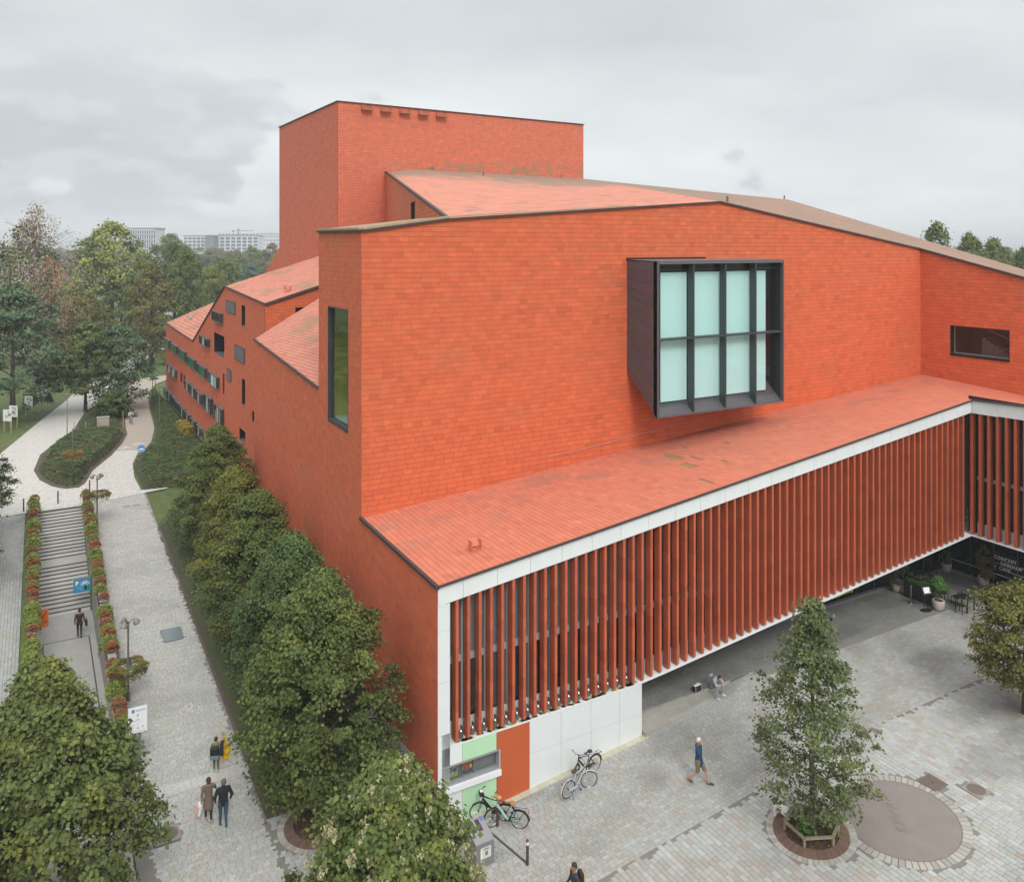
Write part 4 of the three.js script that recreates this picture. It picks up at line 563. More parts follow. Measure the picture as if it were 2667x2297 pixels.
{
  const pl = thing('ground_plate', 'round flat brown metal plate with faint writing set in the square', 'plate', G(...PL.c)); pl.position.set(0, 0, 0);
  disc('plate', PL.c, PL.r, 0.012, mat('plateM', [0.25, 0.215, 0.2], 0.7, { map: grime }), pl, 64); disc('rim', PL.c, PL.r + 0.03, 0.006, mat('plateRim', [0.19, 0.165, 0.15], 0.6), pl, 64);
  const sc = new MB(), R = rng(31); for (let i = 0; i < 26; i++) { const t = -0.85 + i * 0.066, a = PL.c[0] - 0.15 + t * 0.55 + 0.1 * Math.sin(i), b = PL.c[1] + 0.25 - t * -0.8 * 0.9 + 0.12 * Math.cos(i * 2.1), l = 0.1 + 0.15 * R(); const q = (x, y) => G(a + x, b + y, 0.0165); sc.quad(q(0, 0), q(0.02, 0.01), q(0.02 + l * 0.5, -l), q(l * 0.5, -l), [0.16, 0.14, 0.135]); } sc.build('writing', mat('room', null), pl);
  ringBlocks(pl, PL.c, PL.r + 0.04, PL.r + 0.36, 64, null, [0.38, 0.365, 0.33], 71);
  for (const [P0, nm, lab, n] of [[PIT, 'tree_pit', 'round tree pit with brick rim and mulch under the slender tree on the square', 110], [PIT0, 'tree_pit', 'round tree pit with brick rim at the near end of the tree row', 96]]) {
    const t = thing(nm, lab, 'tree pit', V(0, 0, 0)); const y = groundH(P0.c[0], P0.c[1]);
    disc('soil', P0.c, 0.98, 0.05, mat('mulch', [0.085, 0.05, 0.034], 1, { map: grass2 }), t, 40); ringBlocks(t, P0.c, 0.96, 1.3, n, null, [0.17, 0.105, 0.08], 72, 'rim_brick', 0.07); ringBlocks(t, P0.c, 1.32, 1.55, 50, null, [0.4, 0.385, 0.345], 73, 'edge_sett');
    const bits = [], R = rng(P0 === PIT ? 5 : 6); const bg = new MB(); for (let i = 0; i < 700; i++) { const r = Math.sqrt(R()) * 0.95, th = R() * 6.3, a = P0.c[0] + r * Math.cos(th), b = P0.c[1] + r * Math.sin(th), s = 0.02 + 0.05 * R(), an = R() * 3, k = R() < 0.2 ? [0.3, 0.17, 0.06] : [0.1 + 0.09 * R(), 0.06 + 0.04 * R(), 0.04]; const q = (x, z, u) => G(a, b, 0.055 + u).add(V(x * Math.cos(an) - z * Math.sin(an), 0, x * Math.sin(an) + z * Math.cos(an))); bg.quad(q(-s, -0.01, 0.01), q(s, -0.012, 0.03 * R()), q(s, 0.012, 0.03), q(-s, 0.01, 0.01), k); } tag(bg.build('mulch', mat('mulchB', null, 1, { vertexColors: true }), t), null, null, null, 'stuff');
  }
  // low timber rail around the mulch of the slender tree
  const rl = thing('tree_guard', 'low broken timber rail on posts around the slender tree on the square', 'tree guard', V(0, 0, 0)), wood = mat('railWood', [0.3, 0.25, 0.19], 0.9, { map: grime });
  const ang = [3.6, 4.75, 5.55, 0.15, 1.35, 2.5], pts = ang.map((t) => G(PIT.c[0] + 0.92 * Math.cos(t), PIT.c[1] + 0.92 * Math.sin(t), 0.36));
  for (let i = 0; i < 6; i++) { const p = pts[i], g = new MB(); g.box(p.x - 0.035, p.x + 0.035, p.y - 0.42, p.y - 0.02, p.z - 0.035, p.z + 0.035, W1); g.build('post', wood, rl); if (i === 3) continue; const m = new MB(), n = pts[(i + 1) % 6], d = n.clone().sub(p).multiplyScalar(0.03); m.beam(p.clone().add(d), n.clone().sub(d), 0.09, 0.07, W1); m.build('rail', wood, rl); }
  // covers
  const iron = mat('iron', [0.16, 0.135, 0.12], 0.7, { map: grime });
  const cover = (label, a, b, w, round) => { const t = thing('manhole_cover', label, 'manhole cover', G(a, b)); t.rotation.z = a > 0 && a < 16.9 && b < 1 ? Math.atan(0.083) : 0; add('frame', at(rbox(w, 0.03, w, 0.004), 0, -0.001, 0), round ? mat('frameStone', [0.3, 0.25, 0.22], 0.85, { map: grime }) : iron, t); if (round) { add('lid', at(new THREE.CylinderGeometry(w * 0.42, w * 0.42, 0.02, 32), 0, 0.012, 0), iron, t); const g = new MB(); for (let i = -5; i <= 5; i++) { const h = Math.sqrt(Math.max(0, 0.15 * w * w - (i * w * 0.07) ** 2)); g.box(-h, h, 0.022, 0.027, i * w * 0.07 - 0.008, i * w * 0.07 + 0.008, [0.7, 0.7, 0.7]); } g.build('lid_pattern', mat('ironP', [0.15, 0.13, 0.115], 0.7), t); } else { add('lid', at(rbox(w * 0.9, 0.02, w * 0.9, 0.004), 0, 0.01, 0), mat('iron2', [0.14, 0.11, 0.095], 0.75, { map: grime }), t); add('lifting_eye', at(new THREE.CylinderGeometry(0.03, 0.03, 0.02, 10), 0, 0.016, 0), M.black, t); } return t; };
  cover('square brown manhole cover beside the round plate', 16.78, -8.75, 0.8, false); cover('round ribbed manhole cover in a square frame near the right edge', 17.85, -9.83, 0.78, true); cover('round manhole cover in a rust coloured frame partly under the foreground tree', -8.85, 4.9, 0.95, true);
  { const t = thing('glass_hatch', 'blue grey glass hatch set flush in the path', 'hatch', G(-6.65, 20.25)); t.rotation.x = Math.atan(0.0452); add('frame', at(rbox(1.02, 0.02, 1.44, 0.004), 0, 0, 0), M.greyDark, t); add('glass', at(rbox(0.96, 0.012, 1.38, 0.003), 0, 0.008, 0), mat('hatchGlass', [0.13, 0.17, 0.185], 0.15, { physical: true }), t); }
  { const t = thing('drain_channel', 'thin dark slot drain running across the square from the bicycles', 'drain', V(0, 0, 0)); const m = new MB(); m.beam(G(1.6, -1.0, 0.012), G(2.0, -3.2, 0.014), 0.07, 0.02, W1); m.build('slot', mat('slotM', [0.06, 0.06, 0.055], 0.7), t); const e = new MB(); e.beam(G(1.68, -1.0, 0.012), G(2.08, -3.2, 0.014), 0.03, 0.022, W1); e.beam(G(2.0, -3.3, 0.013), G(0.6, -3.45, 0.013), 0.04, 0.02, [1.6, 1.6, 1.5]); e.build('edge', M.grey, t); }
  { const m = new MB(); for (let i = 0; i < 2; i++) { m.hex([[-0.26, -0.1, 0], [0.26, -0.1, 0], [0.26, 0.1, 0], [-0.26, 0.1, 0], [-0.26, -0.1, 0.025], [0.26, -0.1, 0.025], [0.26, 0.1, 0.025], [-0.26, 0.1, 0.025]].map(([x, z, y]) => G(-7.1 + i * 0.75, 42.4).add(V(x, y, z))), W1); } const a = m; for (let i = 0; i < 2; i++) { const g = new MB(); g.p = a.p.slice(i * 108, i * 108 + 108); g.c = a.c.slice(i * 108, i * 108 + 108); g.u = a.u.slice(i * 72, i * 72 + 72); tag(g.build('drain_cover', mat('drainTop', [0.2, 0.17, 0.15], 0.8)), i ? 'right one of two small rusty drain covers in the path above the stairs' : 'left one of two small rusty drain covers in the path above the stairs', 'drain cover', 'pair of drain covers'); } }
  // raised guide strips across the path
  const gs = thing('tactile_paving', 'white ribbed guide strip crossing the path in front of the foreground tree', 'tactile paving', V(0, 0, 0)); for (let i = 0; i < 17; i++) { const m = new MB(), a = -9.6 + i * 0.25; for (let j = 0; j < 6; j++) { const b = 7.05 + j * 0.105; m.hex([P(a, b, groundH(a, b) + 0.004), P(a + 0.23, b, groundH(a, b) + 0.004), P(a + 0.23, b + 0.045, groundH(a, b) + 0.006), P(a, b + 0.045, groundH(a, b) + 0.006), P(a, b, groundH(a, b) + 0.02), P(a + 0.23, b, groundH(a, b) + 0.02), P(a + 0.23, b + 0.045, groundH(a, b) + 0.022), P(a, b + 0.045, groundH(a, b) + 0.022)], W1); } tag(m.build('ribbed_slab', mat('tact', [0.56, 0.55, 0.52], 0.8), gs), null, null, null, i ? null : null); }
}
// painted cycle symbols
function cycleMark(name, label, a, b, s, turn, m, flip = 1) { const g = new MB(); const Q = (x, y) => { const X1 = x * s * flip, Y1 = y * s * 1.5; return G(a + X1 * Math.cos(turn) - Y1 * Math.sin(turn), b + X1 * Math.sin(turn) + Y1 * Math.cos(turn), 0.026); }; const line = (x0, y0, x1, y1, w = 0.06) => { const l = Math.hypot(x1 - x0, y1 - y0), nx = (-(y1 - y0) / l) * w / 2, ny = ((x1 - x0) / l) * w / 2; g.quad(Q(x0 + nx, y0 + ny), Q(x1 + nx, y1 + ny), Q(x1 - nx, y1 - ny), Q(x0 - nx, y0 - ny), W1); }; for (const cx of [-0.42, 0.42]) for (let i = 0; i < 16; i++) { const t = (j) => (j / 16) * 6.2832; line(cx + 0.27 * Math.cos(t(i)), 0.27 * Math.sin(t(i)), cx + 0.27 * Math.cos(t(i + 1.1)), 0.27 * Math.sin(t(i + 1.1))); } line(-0.42, 0, -0.2, 0.42); line(-0.2, 0.42, 0.25, 0.42); line(0.42, 0, 0.2, 0.55); line(-0.2, 0.42, 0.02, 0); line(0.02, 0, 0.25, 0.42); line(-0.42, 0, 0.02, 0); line(0.1, 0.57, 0.3, 0.57); return tag(g.build(name, m), label, 'road marking'); }
const paint = mat('paint', [0.72, 0.72, 0.7], 0.7), paintOld = mat('paintOld', [0.56, 0.55, 0.52], 0.8);
cycleMark('cycle_marking', 'worn white bicycle symbol painted on the path between the lamp and the tree bed', -6.9, 12.6, 0.62, 0, paintOld); cycleMark('cycle_marking', 'white bicycle symbol on the beige cycle path left of the round blue sign', -5.55, 62.2, 0.8, 0.15, paint); cycleMark('cycle_marking', 'white bicycle symbol on the cycle path partly behind the round blue sign', -4.25, 63.2, 0.8, 0.15, paint);
// light paths through the park
const rowTex = (() => { const R = rng(41); return canvas(512, 512, (c) => { c.fillStyle = '#d2d0cb'; c.fillRect(0, 0, 512, 512); for (let y = 0; y < 512; y += 18) for (let x = -20 * R(); x < 512;) { const w = 22 + 22 * R(), k = 196 + 34 * R(); c.fillStyle = `rgb(${k},${k - 2},${k - 7})`; c.fillRect(x, y, w - 1, 17); x += w; } }); })();
rowTex.wrapS = rowTex.wrapT = THREE.RepeatWrapping;
const lightM = mat('lightPath', [0.72, 0.72, 0.71], 0.85, { map: rowTex });
struct(sheet('path', [[-17.5, 44.05], [-13.0, 44.05], [-10.05, 44.05], [-3.6, 45.5], [-3.8, 45.7], [-5.7, 45.9], [-5.8, 50.4], [-5.5, 55.2], [-4.7, 59.1], [-4.4, 60.4], [-6.5, 61.35], [-7, 59.8], [-8.9, 54.6], [-9.7, 50.4], [-10.1, 49.4], [-11.1, 49.5], [-12, 50.7], [-12.9, 53.5], [-13.35, 57.1], [-12.8, 63.2], [-11.8, 66.7], [-10.1, 71.3], [-9.1, 78], [-8.2, 83.9], [-6.8, 88.7], [-2.2, 109.6], [1.6, 124.7], [4.8, 134.2], [8.2, 141.8], [16, 147], [16, 150], [9, 148.6], [6.6, 149], [6.7, 161.6], [6.7, 182.5], [6.4, 197.7], [4, 215], [2.6, 215], [5, 199.5], [5.9, 193], [5.9, 176], [5.6, 145.3], [3, 139.4], [-0.8, 129.7], [-2.3, 120.2], [-9, 98.4], [-10.3, 91.9], [-12.9, 80.8], [-15.5, 68.9], [-18.6, 55], [-20, 46]], 0.025, lightM, 0.28));
struct(sheet('path', [[19, 231], [20.2, 216], [22.5, 208], [26, 214], [25, 226], [25.5, 246], [60, 262], [60, 272], [30, 268], [10, 274], [8, 266], [18, 254]], 0.025, lightM, 0.28));
struct(sheet('path', [[20, 300], [60, 318], [60, 330], [22, 312]], 0.025, lightM, 0.28));
struct(sheet('cycle_path', [[-6.5, 61.35], [-4.4, 60.4], [-3.9, 60.6], [-3, 63.6], [-2, 69.9], [-1.7, 73.7], [-1.3, 80.8], [-0.6, 89.2], [0.4, 96.5], [1.8, 101.9], [3.6, 104.9], [14, 107.5], [14, 112], [4.2, 109.9], [1.8, 108.9], [-0.1, 107], [-1.8, 101.4], [-2.9, 94.9], [-3.7, 88.1], [-4.2, 79.1], [-4.9, 68.7], [-5.7, 64.5]], 0.02, mat('cyclePath', [0.4, 0.35, 0.3], 0.9, { map: grime })));
// bare earth and planting beds
const soilM = mat('soil', [0.13, 0.1, 0.075], 1, { map: grass2 });
struct(sheet('soil', [[-6.8, 72.2], [-4.7, 71], [-4.3, 79.1], [-3.8, 88.1], [-3, 94.9], [-2, 101.4], [-0.3, 107], [-2.4, 108.5], [-6.9, 88.2], [-8.2, 83.7], [-9, 78], [-10, 72.4]], 0.004, soilM, 0.12));
struct(sheet('soil', [[-5.4, 3.9], [-0.05, 3.9], [-0.05, 30], [1.4, 33.9], [1.4, 52], [-2, 46], [-5.6, 36.8], [-5.42, 20]], 0.004, soilM, 0.12));
{ const rim = [[-13.4, 57.1], [-12.95, 53.4], [-12, 50.6], [-11.1, 49.35], [-10.1, 49.2], [-9.6, 50.3], [-8.8, 54.5], [-6.9, 59.7], [-5.6, 64.5], [-4.8, 68.6], [-4.7, 71], [-10.2, 72.4], [-11.9, 66.8], [-12.9, 63.2]]; struct(sheet('soil', rim, 0.03, soilM, 0.12)); }
// ---- stairs down to the cycle parking, the ramp and its walls
{
  const st = new THREE.Group(); st.name = 'stairs'; scene.add(st); struct(st);
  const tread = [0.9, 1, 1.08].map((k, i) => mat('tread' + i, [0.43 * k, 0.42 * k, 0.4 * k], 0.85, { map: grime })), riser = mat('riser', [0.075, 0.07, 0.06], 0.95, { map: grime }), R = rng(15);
  let h = 1.8, b = 44.05; const n = 27, dh = 3.0 / 27;
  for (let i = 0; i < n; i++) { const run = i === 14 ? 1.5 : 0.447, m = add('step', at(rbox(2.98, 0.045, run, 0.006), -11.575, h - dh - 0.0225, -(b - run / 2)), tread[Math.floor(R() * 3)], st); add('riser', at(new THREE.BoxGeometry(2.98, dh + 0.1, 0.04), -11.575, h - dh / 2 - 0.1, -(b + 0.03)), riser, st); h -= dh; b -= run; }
  const end = b;
  const rp = new MB(), rk = (k) => [0.37 * k, 0.365 * k, 0.35 * k]; const prof = [[end, -1.2], [27, -1.18], [20, -0.86], [12, -0.34], [5, 0.0], [-4, 0.0]];
  for (let i = 0; i < prof.length - 1; i++) { const [b0, y0] = prof[i], [b1, y1] = prof[i + 1]; rp.quad(P(-13.1, b0, y0), P(-10.05, b0, y0), P(-10.05, b1, y1 - 0.0), P(-13.1, b1, y1), rk(i === 0 ? 0.95 : 1)); }
  struct(rp.build('ramp', mat('rampM', null, 0.85, { vertexColors: true, map: grime })));
  const hAt = (b) => { for (let i = 0; i < prof.length - 1; i++) if (b <= prof[i][0] && b >= prof[i + 1][0]) return lerp(prof[i][1], prof[i + 1][1], (prof[i][0] - b) / (prof[i][0] - prof[i + 1][0])); return 0; };
  globalThis.rampH = hAt;
  const gut = new MB(); for (let b2 = 26.9; b2 > 5; b2 -= 1.5) for (const a of [-12.78, -10.4]) { const e = Math.max(5, b2 - 1.5); gut.quad(P(a - 0.035, b2, hAt(b2) + 0.004), P(a + 0.035, b2, hAt(b2) + 0.004), P(a + 0.035, e, hAt(e) + 0.004), P(a - 0.035, e, hAt(e) + 0.004), W1); } gut.quad(P(-12.8, 26.98, -1.172), P(-10.38, 26.98, -1.172), P(-10.38, 26.9, -1.17), P(-12.8, 26.9, -1.17), W1); gut.build('ramp_groove', mat('groove', [0.07, 0.07, 0.065], 0.9), st);
  for (const [x0, x1, lab] of [[-13.5, -13.1, 'left'], [-10.05, -9.6, 'right']]) { const w = thing('retaining_wall', lab === 'left' ? 'low concrete wall along the left side of stairs and ramp under the planters' : 'low concrete wall along the right side of stairs and ramp under the planters', 'wall', V(0, 0, 0)); for (let b2 = 9.6; b2 < 44; b2 += 2.3) { const e = Math.min(b2 + 2.29, 44.3), m = new MB(), y0 = groundH(-9, b2) + 0.12, y1 = groundH(-9, e) + 0.12; m.hex([P(x0, b2, -1.7), P(x1, b2, -1.7), P(x1, b2, y0), P(x0, b2, y0), P(x0, e, -1.7), P(x1, e, -1.7), P(x1, e, y1), P(x0, e, y1)], [0.3, 0.29, 0.265]); m.build('wall_block', mat('retM', null, 0.9, { vertexColors: true, map: grime }), w); } }
  { const m = new MB(); m.box(-13.2, -9.9, -1.8, -1.25, -44, -26, [0.2, 0.2, 0.2]); m.build('subfloor', mat('room', null), st); }
  // steps that run out into the sloping square under the overhang
  const fs = new THREE.Group(); fs.name = 'steps'; scene.add(fs); struct(fs);
  [[1.4, 0.75, 0.42], [1.2, 0.42, 0.1], [1.0, 0.1, -0.22]].forEach(([y, b0, b1], i) => { for (let a = 9.72; a < 17.3; a += 1.5) { if (i && y + 0.03 < groundH(a, -0.2)) continue; const k = 0.92 + 0.16 * R(), m = new MB(), sk = 0.035 * (a - 9.7); m.hex([P(a, b1 + sk, y - 0.5), P(a + 1.49, b1 + sk + 0.05, y - 0.5), P(a + 1.49, b1 + sk + 0.05, y + 0.012), P(a, b1 + sk, y + 0.012), P(a, b0 + 0.2, y - 0.5), P(a + 1.49, b0 + 0.2, y - 0.5), P(a + 1.49, b0 + 0.2, y + 0.012), P(a, b0 + 0.2, y + 0.012)], [0.36 * k, 0.345 * k, 0.315 * k]); m.build('step', mat('retM', null), fs); } });
  { const m = new MB(); m.hex([P(17.3, 0.05, 1.0), P(33.8, 0.05, 1.0), P(33.8, 0.05, 1.416), P(17.3, 0.05, 1.416), P(17.3, 0.7, 1.0), P(33.8, 0.7, 1.0), P(33.8, 0.7, 1.416), P(17.3, 0.7, 1.416)], [0.24, 0.23, 0.21]); m.build('edge_band', mat('retM', null), fs); }
}
// ---------------------------------------------------------------- trees and planting
const leafM = {};
const LB = 1.4; // leaves in the photograph are a light olive green
const leafMat = (key, c, tr = 0.25) => leafM[key] ??= mat('leaf' + key, c && c.map((x, i) => (c[0] === 1 ? 1 : x * LB * [1.08, 1, 0.95][i])), 0.75, { physical: true, vertexColors: true, side: THREE.DoubleSide, transmission: tr, thickness: 0, specularIntensity: 0.35 });
const bark = mat('bark', [0.14, 0.115, 0.09], 0.95, { map: grain }), barkPale = mat('barkPale', [0.3, 0.27, 0.23], 0.95, { map: grain });
// a crown of single leaves gathered in clumps along unseen twigs inside an envelope
function crownGeo({ seed, H, R, prof, clumps, per, leaf, cr, flat = 0.6, dark = 0.75, droop = 0.2, hollow = 0.35, yellow = 0.12, tips = 0 }) {
  const r = rng(seed), n = clumps * per, pos = new Float32Array(n * 12), cl = new Float32Array(n * 12), idx = new Uint32Array(n * 6), gs = () => (r() + r() + r() - 1.5) * 0.82;
  const A = new THREE.Vector3(), T = new THREE.Vector3(), S = new THREE.Vector3(), N = new THREE.Vector3(), c = new THREE.Vector3(); let k = 0;
  for (let i = 0; i < clumps; i++) {
    const t = Math.pow(r(), 0.85), th = r() * 6.2832, lob = 1 + 0.24 * n3(Math.cos(th) * 1.6, t * 4 + seed, Math.sin(th) * 1.6), rim = prof(t) * R * lob, rr = rim * Math.sqrt(lerp(hollow * hollow, 1, r()));
    c.set(Math.cos(th) * rr, t * H, Math.sin(th) * rr);
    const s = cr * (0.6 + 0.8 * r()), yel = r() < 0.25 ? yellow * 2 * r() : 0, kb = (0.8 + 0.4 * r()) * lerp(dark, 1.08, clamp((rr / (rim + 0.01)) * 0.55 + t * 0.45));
    const tip = r() < tips;
    for (let j = 0; j < per; j++) {
      const g1 = gs(), g2 = gs(), g3 = gs(); A.set(c.x + g1 * s, c.y + g2 * s * flat - droop * s * (g1 * g1 + g3 * g3), c.z + g3 * s);
      N.set(c.x + g1 * s, 0, c.z + g3 * s).normalize().multiplyScalar(0.55).add(S.set((r() - 0.5) * 1.6, 0.75 + (r() - 0.5) * 0.9, (r() - 0.5) * 1.6)).normalize();
      T.set(r() - 0.5, r() - 0.65, r() - 0.5).addScaledVector(N, -T.dot(N)).normalize(); S.copy(N).cross(T);
      const l = leaf * (0.65 + 0.7 * r()), w = l * 0.42, f = 0.12 * l;
      const q = [[A.x - T.x * l * 0.5, A.y - T.y * l * 0.5, A.z - T.z * l * 0.5], [A.x + S.x * w - N.x * f, A.y + S.y * w - N.y * f, A.z + S.z * w - N.z * f], [A.x + T.x * l * 0.5, A.y + T.y * l * 0.5 - f, A.z + T.z * l * 0.5], [A.x - S.x * w - N.x * f, A.y - S.y * w - N.y * f, A.z - S.z * w - N.z * f]];
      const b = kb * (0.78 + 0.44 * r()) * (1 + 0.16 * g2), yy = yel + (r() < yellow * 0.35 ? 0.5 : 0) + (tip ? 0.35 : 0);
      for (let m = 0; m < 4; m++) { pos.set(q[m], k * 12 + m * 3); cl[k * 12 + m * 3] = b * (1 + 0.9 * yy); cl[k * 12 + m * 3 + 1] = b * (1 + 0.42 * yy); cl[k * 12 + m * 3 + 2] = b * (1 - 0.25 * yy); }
      const o = k * 4; idx.set([o, o + 1, o + 2, o, o + 2, o + 3], k * 6); k++;
    }
  }
  const g = new THREE.BufferGeometry(); g.setAttribute('position', new THREE.BufferAttribute(pos, 3)); g.setAttribute('color', new THREE.BufferAttribute(cl, 3)); g.setIndex(new THREE.BufferAttribute(idx, 1)); g.computeVertexNormals(); return g;
}
// trunk with a leader and tapering limbs
function trunkGeo({ seed, h, r0, top, limbs = 9, reach = 1, start = 0.35 }) {
  const r = rng(seed), parts = [], lead = [], rad = [];
  for (let i = 0; i <= 6; i++) { const t = i / 6; lead.push(V((r() - 0.5) * 0.12 * t * top * 0.12, t * top, (r() - 0.5) * 0.12 * t * top * 0.12)); rad.push(r0 * (i === 0 ? 1.25 : 1) * Math.pow(1 - t * 0.93, 0.8)); }
  parts.push(tube(lead, rad, 9));
  for (let i = 0; i < limbs; i++) { const t = lerp(start, 0.88, i / limbs), y = t * top, th = i * 2.4 + r(), l = reach * (1.1 - t * 0.7) * (0.7 + 0.5 * r()), p = [V(0, y, 0), V(Math.cos(th) * l * 0.4, y + l * 0.28, Math.sin(th) * l * 0.4), V(Math.cos(th + 0.2) * l, y + l * 0.5, Math.sin(th + 0.2) * l)]; parts.push(tube(p, [r0 * 0.42 * (1.05 - t), r0 * 0.25 * (1.05 - t), r0 * 0.06], 6)); for (let j = 0; j < 2; j++) { const th2 = th + (j ? 0.7 : -0.6); parts.push(tube([p[1], V(p[1].x + Math.cos(th2) * l * 0.5, p[1].y + l * 0.3, p[1].z + Math.sin(th2) * l * 0.5)], [r0 * 0.15 * (1.05 - t), r0 * 0.03], 5)); } }
  return merged(parts);
}
function tree(name, label, p, { crown, base, trunk, mat: m, barkM = bark, group, turn = 0 }) {
  const t = thing(name, label, 'tree', p, turn, group); add('trunk', trunk, barkM, t); const c = add('crown', crown, m, t); c.position.y = base; return t;
}
const egg = (lo, pk) => (t) => t < pk ? lerp(lo, 1, Math.sin((t / pk) * Math.PI / 2)) : Math.pow(Math.cos(((t - pk) / (1 - pk)) * Math.PI / 2), 0.8) * 0.97 + 0.03;
const cone = (pk) => (t) => t < pk ? lerp(0.55, 1, Math.sqrt(t / pk)) : Math.pow(1 - (t - pk) / (1 - pk), 0.85) + 0.04;
// the row beside the hall
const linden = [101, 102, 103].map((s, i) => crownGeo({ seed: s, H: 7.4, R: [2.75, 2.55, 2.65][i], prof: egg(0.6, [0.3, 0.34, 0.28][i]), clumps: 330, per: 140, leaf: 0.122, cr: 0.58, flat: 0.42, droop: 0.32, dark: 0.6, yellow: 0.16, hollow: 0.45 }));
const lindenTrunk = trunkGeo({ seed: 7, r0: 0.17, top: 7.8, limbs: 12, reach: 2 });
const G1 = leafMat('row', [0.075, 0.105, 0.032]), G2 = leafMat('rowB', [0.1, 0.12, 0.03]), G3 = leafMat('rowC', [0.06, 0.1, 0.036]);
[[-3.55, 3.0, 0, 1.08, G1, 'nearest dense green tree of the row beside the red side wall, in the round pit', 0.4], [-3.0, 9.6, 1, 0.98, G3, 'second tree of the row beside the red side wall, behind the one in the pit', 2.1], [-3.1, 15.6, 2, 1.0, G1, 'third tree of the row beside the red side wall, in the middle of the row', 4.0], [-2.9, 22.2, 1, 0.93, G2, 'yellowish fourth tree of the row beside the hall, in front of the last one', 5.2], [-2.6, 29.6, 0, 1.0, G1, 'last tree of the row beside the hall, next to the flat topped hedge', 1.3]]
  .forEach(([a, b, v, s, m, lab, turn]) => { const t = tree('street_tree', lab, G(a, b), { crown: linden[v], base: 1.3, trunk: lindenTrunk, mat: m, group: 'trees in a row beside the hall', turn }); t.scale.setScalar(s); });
// two lindens in the foreground, the right one with pale seed clusters
{
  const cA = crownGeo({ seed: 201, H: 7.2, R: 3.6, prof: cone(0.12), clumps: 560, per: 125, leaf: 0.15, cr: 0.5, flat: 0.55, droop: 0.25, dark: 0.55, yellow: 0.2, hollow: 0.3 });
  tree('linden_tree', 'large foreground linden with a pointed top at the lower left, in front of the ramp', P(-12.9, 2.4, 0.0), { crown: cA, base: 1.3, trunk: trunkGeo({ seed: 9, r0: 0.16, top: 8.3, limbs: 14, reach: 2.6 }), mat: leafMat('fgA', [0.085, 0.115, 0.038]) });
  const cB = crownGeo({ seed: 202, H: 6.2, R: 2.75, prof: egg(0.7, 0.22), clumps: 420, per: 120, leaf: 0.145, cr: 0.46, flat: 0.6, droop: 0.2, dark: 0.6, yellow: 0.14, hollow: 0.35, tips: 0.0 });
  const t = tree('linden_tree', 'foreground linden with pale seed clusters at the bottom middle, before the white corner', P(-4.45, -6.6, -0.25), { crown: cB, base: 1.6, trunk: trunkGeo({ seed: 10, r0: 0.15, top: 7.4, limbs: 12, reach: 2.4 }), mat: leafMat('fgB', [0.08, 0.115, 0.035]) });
  const R = rng(66), mb = new MB(); for (let i = 0; i < 240; i++) { const tt = 0.25 + 0.72 * R(), th = R() * 6.28, rr = 2.7 * egg(0.7, 0.22)(tt) * (0.85 + 0.22 * R()), c = V(Math.cos(th) * rr, 1.6 + tt * 6.5, Math.sin(th) * rr); for (let j = 0; j < 22; j++) { const y = -R() * 0.32, w = 0.07 + 0.1 * (0.32 + y), p = c.clone().add(V((R() - 0.5) * 2 * w, y, (R() - 0.5) * 2 * w)), s = 0.035 + 0.03 * R(), a = R() * 6, k = 0.8 + 0.4 * R(); mb.tri(p.clone().add(V(Math.cos(a) * s, s * 0.6, Math.sin(a) * s)), p.clone().add(V(-Math.sin(a) * s, -s, Math.cos(a) * s)), p.clone().add(V(-Math.cos(a) * s, s * 0.4, -Math.sin(a) * s)), [0.34 * k, 0.32 * k, 0.17 * k]); } }
  mb.build('seed_clusters', mat('seeds', null, 0.9, { vertexColors: true, side: THREE.DoubleSide }), t);
}
